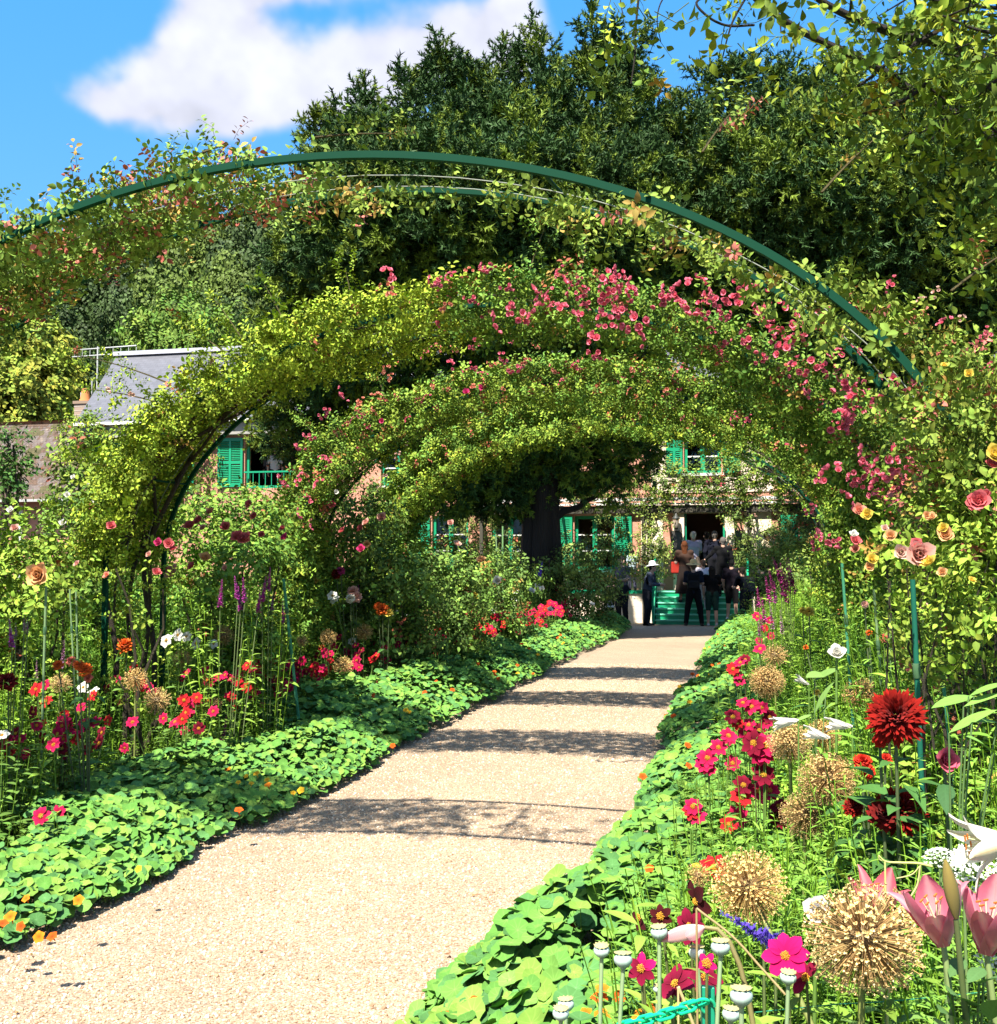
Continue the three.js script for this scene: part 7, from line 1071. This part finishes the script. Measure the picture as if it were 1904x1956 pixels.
// ---------------------------------------------------------------- overhanging apple tree at the upper right
{
  const base = V(4.9, 0, -6.4), T = thing('apple_tree', 'leafy apple tree reaching in from the upper right, seen from below', 'tree', base), R = RNG(2001), wood = new MB(), c = [0.055, 0.042, 0.03];
  const leaf = [41, 42, 43, 44].map((s) => leafSpray(s, { n: 9, len: 0.26, leaf: 0.052, ratio: 0.6, droop: 0.35, shape: [0.7, 1, 0.85, 0.45] }));
  const list = [], L = (p) => p.clone().sub(base);
  const trunk = [V(0, 0, 0), V(-0.1, 1.2, 0.05), V(-0.05, 2.4, 0.1), V(0.1, 3.6, 0)]; wood.tube(new THREE.CatmullRomCurve3(trunk).getPoints(12), [0.16, 0.09], c, 10);
  const tint = () => { const k = R.r(0.65, 1.35), m = R(); if (m < 0.025) return [0.42 * k, 0.26 * k, 0.04 * k]; return m < 0.45 ? [0.25 * k, 0.33 * k, 0.030 * k] : [0.12 * k, 0.20 * k, 0.028 * k]; };
  const bough = (pts, r0, r1, dens, off = 0.22, from = 0) => { const P = pts.map(([u, v, d]) => L(onDepth(u, v, d))), C = new THREE.CatmullRomCurve3(P), n = Math.round(C.getLength() * dens); wood.tube(C.getPoints(24), [r0, r1], c, 7); for (let k = 0; k < n; k++) { const t = mix(from, 1, R()), p = C.getPoint(t), o = ball(R).multiplyScalar(off * Math.sqrt(R())); if (o.length() > 0.14 && k % 4 === 0) wood.tube([p, p.clone().addScaledVector(o, 0.9)], [0.006, 0.003], c, 4, false); list.push({ p: p.add(o), q: qTo(C.getTangent(t).multiplyScalar(0.7).addScaledVector(ball(R), 0.9).add(V(0, -0.25, 0)), R() * 6.3), s: R.r(0.65, 1.15), c: tint() }); } };
  // the thick boughs seen against the sky, then the leafy mass
  bough([[1990, 330, 5.9], [1850, 235, 5.8], [1740, 175, 5.7], [1660, 120, 5.6], [1560, 75, 5.5], [1470, 20, 5.4], [1400, -40, 5.4]], 0.035, 0.010, 12, 0.2, 0.2);
  bough([[1960, 150, 5.6], [1820, 90, 5.4], [1700, 60, 5.2], [1600, 20, 5.1], [1520, -30, 5.0]], 0.032, 0.012, 26, 0.26);
  bough([[1390, -20, 5.2], [1330, 5, 5.15], [1350, 30, 5.15], [1385, 48, 5.2], [1440, 48, 5.3]], 0.006, 0.006, 3, 0.06);
  bough([[1225, -40, 4.9], [1218, 10, 4.9], [1214, 60, 4.9], [1212, 110, 4.9], [1205, 160, 4.9]], 0.006, 0.003, 18, 0.12, 0.1);
  bough([[1300, -30, 4.9], [1265, 0, 4.9], [1255, 40, 4.9], [1262, 80, 4.95]], 0.004, 0.002, 14, 0.1);
  bough([[1190, -40, 4.9], [1185, 0, 4.9], [1190, 30, 4.9]], 0.004, 0.002, 14, 0.12);
  bough([[1440, -30, 5.2], [1400, 40, 5.2], [1390, 70, 5.2], [1380, 110, 5.25]], 0.006, 0.003, 14, 0.12, 0.2);
  for (const pts of [[[1980, 20, 5.2], [1850, 10, 5.0], [1720, -10, 4.9]], [[1990, 90, 5.2], [1880, 110, 5.0], [1790, 150, 5.0]], [[1990, 180, 5.2], [1900, 190, 5.0], [1800, 230, 5.1], [1740, 250, 5.2]], [[1990, 260, 5.3], [1900, 270, 5.2], [1850, 310, 5.2]], [[1985, 340, 5.3], [1920, 350, 5.2], [1870, 390, 5.2]], [[1990, 430, 5.3], [1930, 430, 5.2], [1895, 460, 5.2]], [[1990, 500, 5.3], [1930, 500, 5.2]], [[1790, 60, 5.0], [1720, 100, 5.0], [1660, 150, 5.1], [1600, 190, 5.2]], [[1800, 130, 5.1], [1730, 190, 5.1], [1640, 220, 5.2]], [[1960, 60, 4.6], [1880, 60, 4.6], [1800, 30, 4.6]], [[1990, 140, 4.6], [1910, 150, 4.6], [1860, 190, 4.7]], [[1990, 230, 4.7], [1930, 220, 4.7], [1880, 250, 4.8]], [[1990, 380, 4.8], [1920, 300, 4.9], [1880, 330, 5]], [[1990, -20, 5], [1880, -30, 5], [1760, -20, 5]], [[1990, 40, 5.4], [1900, 30, 5.4], [1800, 10, 5.4]], [[1980, 110, 5.6], [1850, 130, 5.6], [1760, 110, 5.6]], [[1985, 560, 5.2], [1940, 560, 5.2]]]) bough(pts, 0.012, 0.004, 52, 0.25);
  part('trunk', wood.geo(), M.bark, T);
  split(list, leaf.length, R).forEach((l, k) => scatter('crown', leaf[k], M.leaf, T, l));
}
// ---------------------------------------------------------------- visitors at the steps
const MCS = new Map();
function skinOver(bones, k, res, side, centre, color) {                        // one smooth surface over tapered capsules
  if (!MCS.has(res)) MCS.set(res, new MarchingCubes(res, new THREE.MeshBasicMaterial(), false, false, 120000));
  const mc = MCS.get(res), n = res, h = n / 2, d = new Float32Array(n * n * n).fill(9), s = side / 2, P = V(0, 0, 0);
  const toCell = (x, c) => (x - c) / s * h + h, pad = k + 0.03;
  for (const [a, b, ra, rb, sc] of bones) {
    const R = Math.max(ra, rb) + pad, ab = b.clone().sub(a), L2 = Math.max(ab.lengthSq(), 1e-9), lo = V(Math.min(a.x, b.x) - R, Math.min(a.y, b.y) - R, Math.min(a.z, b.z) - R), hi = V(Math.max(a.x, b.x) + R, Math.max(a.y, b.y) + R, Math.max(a.z, b.z) + R), sx = sc ? sc[0] : 1, sz = sc ? sc[1] : 1;
    const x0 = clamp(Math.floor(toCell(lo.x, centre.x)), 1, n - 2), x1 = clamp(Math.ceil(toCell(hi.x, centre.x)), 1, n - 2), y0 = clamp(Math.floor(toCell(lo.y, centre.y)), 1, n - 2), y1 = clamp(Math.ceil(toCell(hi.y, centre.y)), 1, n - 2), z0 = clamp(Math.floor(toCell(lo.z, centre.z)), 1, n - 2), z1 = clamp(Math.ceil(toCell(hi.z, centre.z)), 1, n - 2);
    for (let z = z0; z <= z1; z++) for (let y = y0; y <= y1; y++) for (let x = x0; x <= x1; x++) {
      P.set((x - h) / h * s + centre.x, (y - h) / h * s + centre.y, (z - h) / h * s + centre.z).sub(a);
      const t = clamp(P.dot(ab) / L2, 0, 1), dx = (P.x - ab.x * t) / sx, dy = P.y - ab.y * t, dz = (P.z - ab.z * t) / sz, q = Math.sqrt(dx * dx + dy * dy + dz * dz) - mix(ra, rb, t), o = z * n * n + y * n + x, e = d[o], g = Math.max(k - Math.abs(e - q), 0) / k;
      d[o] = Math.min(e, q) - g * g * k * 0.25;
    }
  }
  for (let i = 0; i < d.length; i++) mc.field[i] = -d[i];
  mc.isolation = 0; mc.update();
  const c = mc.count, p = new Float32Array(c * 3), nn = new Float32Array(c * 3), cc = new Float32Array(c * 3);
  for (let i = 0; i < c; i++) { const x = mc.positionArray[i * 3], y = mc.positionArray[i * 3 + 1], z = mc.positionArray[i * 3 + 2]; p[i * 3] = x * s + centre.x; p[i * 3 + 1] = y * s + centre.y; p[i * 3 + 2] = z * s + centre.z; nn.set([mc.normalArray[i * 3], mc.normalArray[i * 3 + 1], mc.normalArray[i * 3 + 2]], i * 3); const col = typeof color === 'function' ? color(p[i * 3], p[i * 3 + 1], p[i * 3 + 2]) : color; cc.set(col, i * 3); }
  const g = new THREE.BufferGeometry(); g.setAttribute('position', new THREE.BufferAttribute(p, 3)); g.setAttribute('normal', new THREE.BufferAttribute(nn, 3)); g.setAttribute('color', new THREE.BufferAttribute(cc, 3)); return g;
}
{
  // head about the middle of the skull, facing +z; hand hanging from the wrist, fingers down, thumb forward
  const b = (x0, y0, z0, x1, y1, z1, r0, r1, sc) => [V(x0, y0, z0), V(x1, y1, z1), r0, r1 ?? r0, sc];
  const headG = skinOver([b(0, 0.03, -0.015, 0, 0.02, 0.0, 0.088, 0.084, [0.86, 1.06]), b(0, -0.05, 0.03, 0, -0.075, 0.055, 0.055, 0.034, [0.95, 1]), b(-0.035, -0.02, 0.045, 0.035, -0.02, 0.045, 0.038), b(0, 0.008, 0.083, 0, -0.028, 0.104, 0.010, 0.014), b(-0.035, 0.022, 0.074, 0.035, 0.022, 0.074, 0.014), b(-0.016, -0.058, 0.083, 0.016, -0.058, 0.083, 0.010), b(-0.078, 0.018, 0, -0.084, -0.028, 0.006, 0.013, 0.009), b(0.078, 0.018, 0, 0.084, -0.028, 0.006, 0.013, 0.009), b(0, -0.06, -0.02, 0, -0.15, -0.03, 0.055, 0.056)], 0.022, 64, 0.4, V(0, -0.02, 0), (x, y, z) => (z > 0.078 && Math.abs(Math.abs(x) - 0.032) < 0.013 && Math.abs(y - 0.002) < 0.008 ? [0.08, 0.06, 0.05] : z > 0.07 && Math.abs(y + 0.058) < 0.008 && Math.abs(x) < 0.022 ? [0.72, 0.5, 0.5] : [1, 1, 1]));
  const fingers = [[-0.027, 0.066, 0.0074], [-0.009, 0.074, 0.0080], [0.010, 0.070, 0.0078], [0.028, 0.055, 0.0068]], hb = [];
  for (const [z, L, r] of fingers) { const k = V(0, -0.088, -z), m = V(-0.010, -0.088 - L * 0.48, -z * 1.08), e = V(-0.034, -0.088 - L * 0.86, -z * 1.1); hb.push([V(0, -0.02, -z * 0.55), k, 0.0125, 0.0105], [k, m, r + 0.0012, r], [m, e, r, r - 0.0012]); }
  hb.push([V(0, -0.025, 0.018), V(-0.012, -0.055, 0.045), 0.013, 0.0105], [V(-0.012, -0.055, 0.045), V(-0.026, -0.088, 0.05), 0.0098, 0.0076], [V(0, 0.03, 0), V(0, -0.01, 0), 0.024, 0.022]);
  const handG = skinOver(hb, 0.008, 64, 0.24, V(-0.01, -0.07, 0), [1, 1, 1]);
  const tinted = (g, c, m) => { const q = g.clone(); if (m) q.applyMatrix4(m); const a = q.attributes.color; for (let i = 0; i < a.count; i++) a.setXYZ(i, a.getX(i) * c[0], a.getY(i) * c[1], a.getZ(i) * c[2]); return q; };
  const person = (label, pos, face, o) => {
    const T = thing('person', label, 'person', pos, o.group), s = (o.h || 1.7) / 1.72, skin = o.skin || [0.52, 0.31, 0.22], S = (x, y, z) => V(x, y, z).multiplyScalar(s), w = o.wide || 1, lean = o.lean || 0;
    T.rotation.y = face;
    const hip = S(0, 0.95, 0), chest = S(0, 1.28, lean * 0.5), neck = S(0, 1.47, lean), head = S(0, 1.60, lean * 1.25 + 0.015), st = o.stance || 0.1, kn = (q) => S(q * (0.075 + st * 0.3), 0.5, q * (o.step || 0) * 0.5 + 0.02), an = (q) => S(q * (0.07 + st * 0.5), 0.085, q * (o.step || 0) - 0.02);
    const arms = [-1, 1].map((q) => { const sh = S(q * 0.185 * w, 1.41, lean * 0.9), a = (q < 0 ? o.left : o.right) || [[0.06, -0.28, -0.02], [0.05, -0.52, 0.05]]; return { q, sh, el: sh.clone().add(S(q * a[0][0], a[0][1], a[0][2])), wr: sh.clone().add(S(q * a[1][0], a[1][1], a[1][2])) }; });
    const R = (r) => r * s, torso = (g) => [[hip, S(0, 1.1, lean * 0.2), R(0.115 + g), R(0.105 + g), [1.3 * w, 0.95]], [S(0, 1.1, lean * 0.2), chest, R(0.105 + g), R(0.125 + g), [1.3 * w, 0.9]], [chest, S(0, 1.38, lean * 0.8), R(0.12 + g), R(0.075 + g), [1.45 * w, 0.9]]], legs = (g, from, to) => [-1, 1].flatMap((q) => { const h = S(q * 0.085, 0.9, 0), k = kn(q), a = an(q), l = []; if (from < 1) l.push([h, to < 1 ? h.clone().lerp(k, to) : k, R(0.092 * w + g), R(mix(0.092, 0.058, Math.min(1, to)) + g)]); if (to > 1) l.push([k, k.clone().lerp(a, to - 1), R(0.058 + g), R(mix(0.058, 0.04, to - 1) + g)]); return l; }), armB = (g, to) => arms.flatMap((A) => [[S(A.q * 0.12, 1.40, lean * 0.9), A.sh, R(0.06 + g), R(0.056 + g)], [A.sh, to < 1 ? A.sh.clone().lerp(A.el, to) : A.el, R(0.052 + g), R(0.041 + g)], ...(to > 1 ? [[A.el, A.el.clone().lerp(A.wr, to - 1), R(0.040 + g), R(0.030 + g)]] : [])]);
    const c = S(0, 0.9, 0.05), side = 2.05 * s;
    const bones = [...torso(0), ...legs(0, 0, 2), ...armB(0, 2), [S(0, 1.40, lean * 0.9), neck.clone().add(S(0, 0.06, 0.01)), R(0.06), R(0.05)], ...[-1, 1].map((q) => [an(q).clone().add(S(0, -0.03, -0.03)), an(q).clone().add(S(q * 0.02, -0.055, 0.14)), R(0.04), R(0.028)])];
    const pieces = [tinted(skinOver(bones, 0.035 * s, 88, side, c, [1, 1, 1]), skin), tinted(headG, skin, new THREE.Matrix4().makeTranslation(head.x, head.y, head.z).multiply(new THREE.Matrix4().makeRotationY(o.look || 0)).multiply(new THREE.Matrix4().makeScale(s, s, s)))];
    for (const A of arms) { const dir = A.wr.clone().sub(A.el).normalize().negate(), m = new THREE.Matrix4().compose(A.wr, qTo(dir), V(A.q < 0 ? -s : s, s, s)); const hg = tinted(handG, skin, m); if (A.q < 0) { const ix = hg.attributes.position.count; const P = hg.attributes.position.array, N = hg.attributes.normal.array, C = hg.attributes.color.array; for (let i = 0; i < ix; i += 3) for (const Z of [P, N, C]) for (let e = 0; e < 3; e++) { const a = Z[(i + 1) * 3 + e]; Z[(i + 1) * 3 + e] = Z[(i + 2) * 3 + e]; Z[(i + 2) * 3 + e] = a; } } pieces.push(hg); }
    part('body', mergeGeometries(pieces), M.skin, T);
    part('shirt', skinOver([...torso(0.016), ...armB(0.014, o.sleeve ?? 0.8)], 0.03 * s, 88, side, c, o.top || [0.03, 0.03, 0.035]), M.cloth, T);
    if (o.skirt) { const mb = new MB(), n = 20, id = []; for (let k = 0; k <= 6; k++) { const t = k / 6, y = mix(1.02, o.skirt, t) * s, r = mix(0.15, 0.24, t) * s; id.push([]); for (let j = 0; j < n; j++) { const a = j / n * 2 * Math.PI, f = 1 + 0.06 * t * Math.cos(a * 6); id[k].push(mb.v(Math.cos(a) * r * f * 1.1, y, Math.sin(a) * r * f * 0.9, o.bottom)); } } for (let k = 0; k < 6; k++) for (let j = 0; j < n; j++) mb.quad(id[k][j], id[k][(j + 1) % n], id[k + 1][(j + 1) % n], id[k + 1][j]); part('skirt', mb.geo(), M.cloth, T); }
    else part(o.legs < 1.2 ? 'shorts' : 'trousers', skinOver([[S(-0.03, 0.95, 0), S(0.03, 0.95, 0), R(0.128), R(0.128), [1.2 * w, 0.95]], ...legs(0.02, 0, o.legs ?? 1.95)], 0.03 * s, 88, side, c, o.bottom || [0.02, 0.02, 0.025]), M.cloth, T);
    part('shoes', skinOver([-1, 1].map((q) => [an(q).clone().add(S(0, -0.035, -0.035)), an(q).clone().add(S(q * 0.02, -0.052, 0.15)), R(0.047), R(0.036)]), 0.01, 88, side, c, o.shoes || [0.04, 0.035, 0.03]), M.cloth, T);
    const hr = o.hair || [0.02, 0.015, 0.012]; if (o.hair !== null) { const hb2 = [[head.clone().add(S(0, 0.045, -0.025)), head.clone().add(S(0, 0.04, -0.005)), R(0.092), R(0.09), [0.92, 1.02]], [head.clone().add(S(0, 0, -0.05)), head.clone().add(S(0, -0.05, -0.055)), R(0.07), R(0.05), [1.1, 1]]]; if (o.long) hb2.push([head.clone().add(S(0, -0.03, -0.06)), head.clone().add(S(0, -0.26, -0.085)), R(0.075), R(0.05), [1.3, 0.7]]); part('hair', skinOver(hb2, 0.03 * s, 64, 0.7 * s, head.clone().add(S(0, -0.08, 0)), hr), M.cloth, T); }
    if (o.hat) { const g = new THREE.LatheGeometry([[0, 0.115], [0.06, 0.11], [0.09, 0.07], [0.1, 0.0], [0.12, -0.012], [0.19, -0.03], [0.2, -0.028], [0.12, 0.002]].map(([x, y]) => new THREE.Vector2(x, y)), 24), mb = new MB(); mb.add(g, o.hat); const m = part('hat', mb.geo(), M.cloth, T); m.position.copy(head.clone().add(S(0, 0.085, -0.01))); m.rotation.x = -0.12; m.scale.setScalar(s); }
    if (o.pack) { const mb = new MB(); mb.add(new RoundedBoxGeometry(0.32, 0.44, 0.18, 4, 0.06), o.pack); mb.add(new RoundedBoxGeometry(0.24, 0.2, 0.07, 3, 0.03).translate(0, -0.08, -0.11), o.pack.map((x) => x * 1.5)); const m = part('backpack', mb.geo(), M.cloth, T); m.position.copy(S(0, 1.2, lean * 0.5 - 0.22)); m.scale.setScalar(s); }
    if (o.bag) { const [x, y, z, sx, sy, sz, col] = o.bag, mb = new MB(); mb.add(new RoundedBoxGeometry(sx, sy, sz, 3, Math.min(sx, sy, sz) * 0.35), col); const top = V(0, sy / 2, 0); mb.tube(new THREE.QuadraticBezierCurve3(top.clone().add(V(-sx * 0.3, -0.02, 0)), top.clone().add(V(0, 0.28, 0)), top.clone().add(V(sx * 0.3, -0.02, 0))).getPoints(10), 0.009, col, 5); const m = part('bag', mb.geo(), M.cloth, T); m.position.copy(S(x, y, z)); }
    return T;
  };
  const at = (u, z, y) => { const p = onZ(u, 1150, z); return V(p.x, y, z); }, st = (k) => 0.88 / 6 * k, back = Math.PI, black = [0.008, 0.008, 0.009], grp = 'visitors gathered at the house steps', up1 = [[0.05, -0.22, 0.14], [0.0, -0.05, 0.3]], fwd = [[0.05, -0.26, 0.06], [-0.06, -0.28, 0.28]];
  person('person in a straw hat with a black backpack, standing before the green steps', at(1325, -28.95, 0), back + 0.05, { h: 1.66, hat: [0.62, 0.42, 0.19], hair: [0.12, 0.08, 0.05], top: [0.014, 0.018, 0.03], bottom: black, pack: [0.010, 0.010, 0.011], left: fwd, right: fwd, stance: 0.28 });
  person('white haired person in a lavender shirt at the top of the steps', at(1325, -31.0, 0.88), back + 0.3, { h: 1.62, hair: [0.62, 0.58, 0.50], top: [0.60, 0.53, 0.70], bottom: [0.2, 0.15, 0.12], left: fwd });
  person('dark haired person in black just inside the doorway', at(1351, -31.25, 0.88), back, { h: 1.62, top: black, bottom: black });
  person('grey haired broad person in a navy jacket at the doorway', at(1366, -30.65, 0.88), back - 0.05, { h: 1.62, wide: 1.2, hair: [0.17, 0.15, 0.13], top: [0.010, 0.011, 0.02], bottom: [0.012, 0.012, 0.016], sleeve: 1.9 });
  person('grey haired person in black reaching for the right handrail', at(1382, -30.05, st(5)), back, { h: 1.58, hair: [0.11, 0.10, 0.09], top: black, bottom: black, right: [[0.16, -0.18, 0.05], [0.36, -0.36, 0.1]], sleeve: 1.7 });
  person('woman with auburn hair carrying a red shoulder bag on the upper steps', at(1308, -29.85, st(4)), back + 0.15, { h: 1.62, hair: [0.09, 0.03, 0.012], long: true, top: [0.05, 0.028, 0.02], bottom: [0.02, 0.014, 0.012], skirt: 0.25, bag: [0.25, 0.98, 0.02, 0.24, 0.32, 0.12, [0.34, 0.03, 0.02]] });
  person('young person in black shorts and tee holding a pinkish bag on the first step', at(1398, -29.45, st(1)), back - 0.25, { h: 1.58, top: [0.008, 0.006, 0.010], bottom: black, legs: 0.95, left: fwd, bag: [-0.16, 0.95, 0.2, 0.2, 0.26, 0.1, [0.62, 0.34, 0.34]], shoes: [0.7, 0.7, 0.68], hair: [0.01, 0.01, 0.01] });
  person('woman with long black hair in dark green shorts at the foot of the steps', at(1360, -29.1, 0), back + 0.1, { h: 1.55, long: true, top: [0.008, 0.007, 0.007], bottom: [0.012, 0.035, 0.028], legs: 1.0, left: up1, shoes: [0.5, 0.5, 0.48] });
  person('short person in a white top and white trousers between two dark figures', at(1343, -29.65, st(2)), back + 0.6, { h: 1.42, top: [0.66, 0.60, 0.68], bottom: [0.68, 0.68, 0.70], hair: [0.14, 0.08, 0.05], left: up1 });
  person('stooping person in black with a camera bag at the right of the steps', at(1424, -28.75, 0), back + 0.7, { h: 1.52, lean: 0.12, top: [0.008, 0.009, 0.012], bottom: [0.012, 0.014, 0.02], pack: [0.02, 0.022, 0.028], left: fwd, right: fwd });
  person('dark haired person half hidden behind the magenta loosestrife', at(1456, -28.9, 0), back + 0.3, { h: 1.62, top: black, bottom: black });
  person('curly haired person in a beige top on the terrace right of the door', at(1467, -30.75, 0.88), 0.9, { h: 1.6, hair: [0.11, 0.05, 0.02], top: [0.58, 0.48, 0.33], bottom: black, long: false });
  person('person in black with sunglasses on the terrace, rightmost of the visitors', at(1487, -30.7, 0.88), 0.6, { h: 1.4, top: black, bottom: black });
  person('tall person in a grey shirt left of the green steps', at(1188, -28.95, 0), -0.6, { h: 1.8, hair: [0.02, 0.018, 0.02], top: [0.10, 0.097, 0.12], bottom: [0.016, 0.017, 0.022], right: fwd });
  person('child in a pale blue top on the terrace under the green window', at(1208, -30.8, 0.88), back + 0.5, { h: 1.12, top: [0.42, 0.52, 0.58], bottom: [0.05, 0.05, 0.08] });
  person('person in a white peaked cap and blue shirt bending left of the steps', at(1236, -28.95, 0), 1.4, { h: 1.62, lean: 0.12, hat: [0.55, 0.55, 0.55], top: [0.05, 0.06, 0.085], bottom: [0.016, 0.018, 0.024], left: fwd, right: fwd, sleeve: 1.9 });
  person('small child in black with a white stripe, leftmost of the visitors', at(1163, -28.8, 0), back + 0.4, { h: 1.2, top: [0.015, 0.015, 0.02], bottom: black, bag: [0, 0.72, -0.16, 0.26, 0.05, 0.05, [0.6, 0.62, 0.62]] });
  person('pale haired person standing inside the open upper window', V(-12.75, 3.65, FZ - 0.75), 0.4, { h: 1.62, hair: [0.4, 0.36, 0.32], top: [0.55, 0.52, 0.50], bottom: black });
  person('grey haired person beside another inside the open upper window', V(-13.05, 3.65, FZ - 1.05), 0.2, { h: 1.52, hair: [0.3, 0.28, 0.26], top: [0.12, 0.11, 0.11], bottom: black });
}
renderer.render(scene, camera);
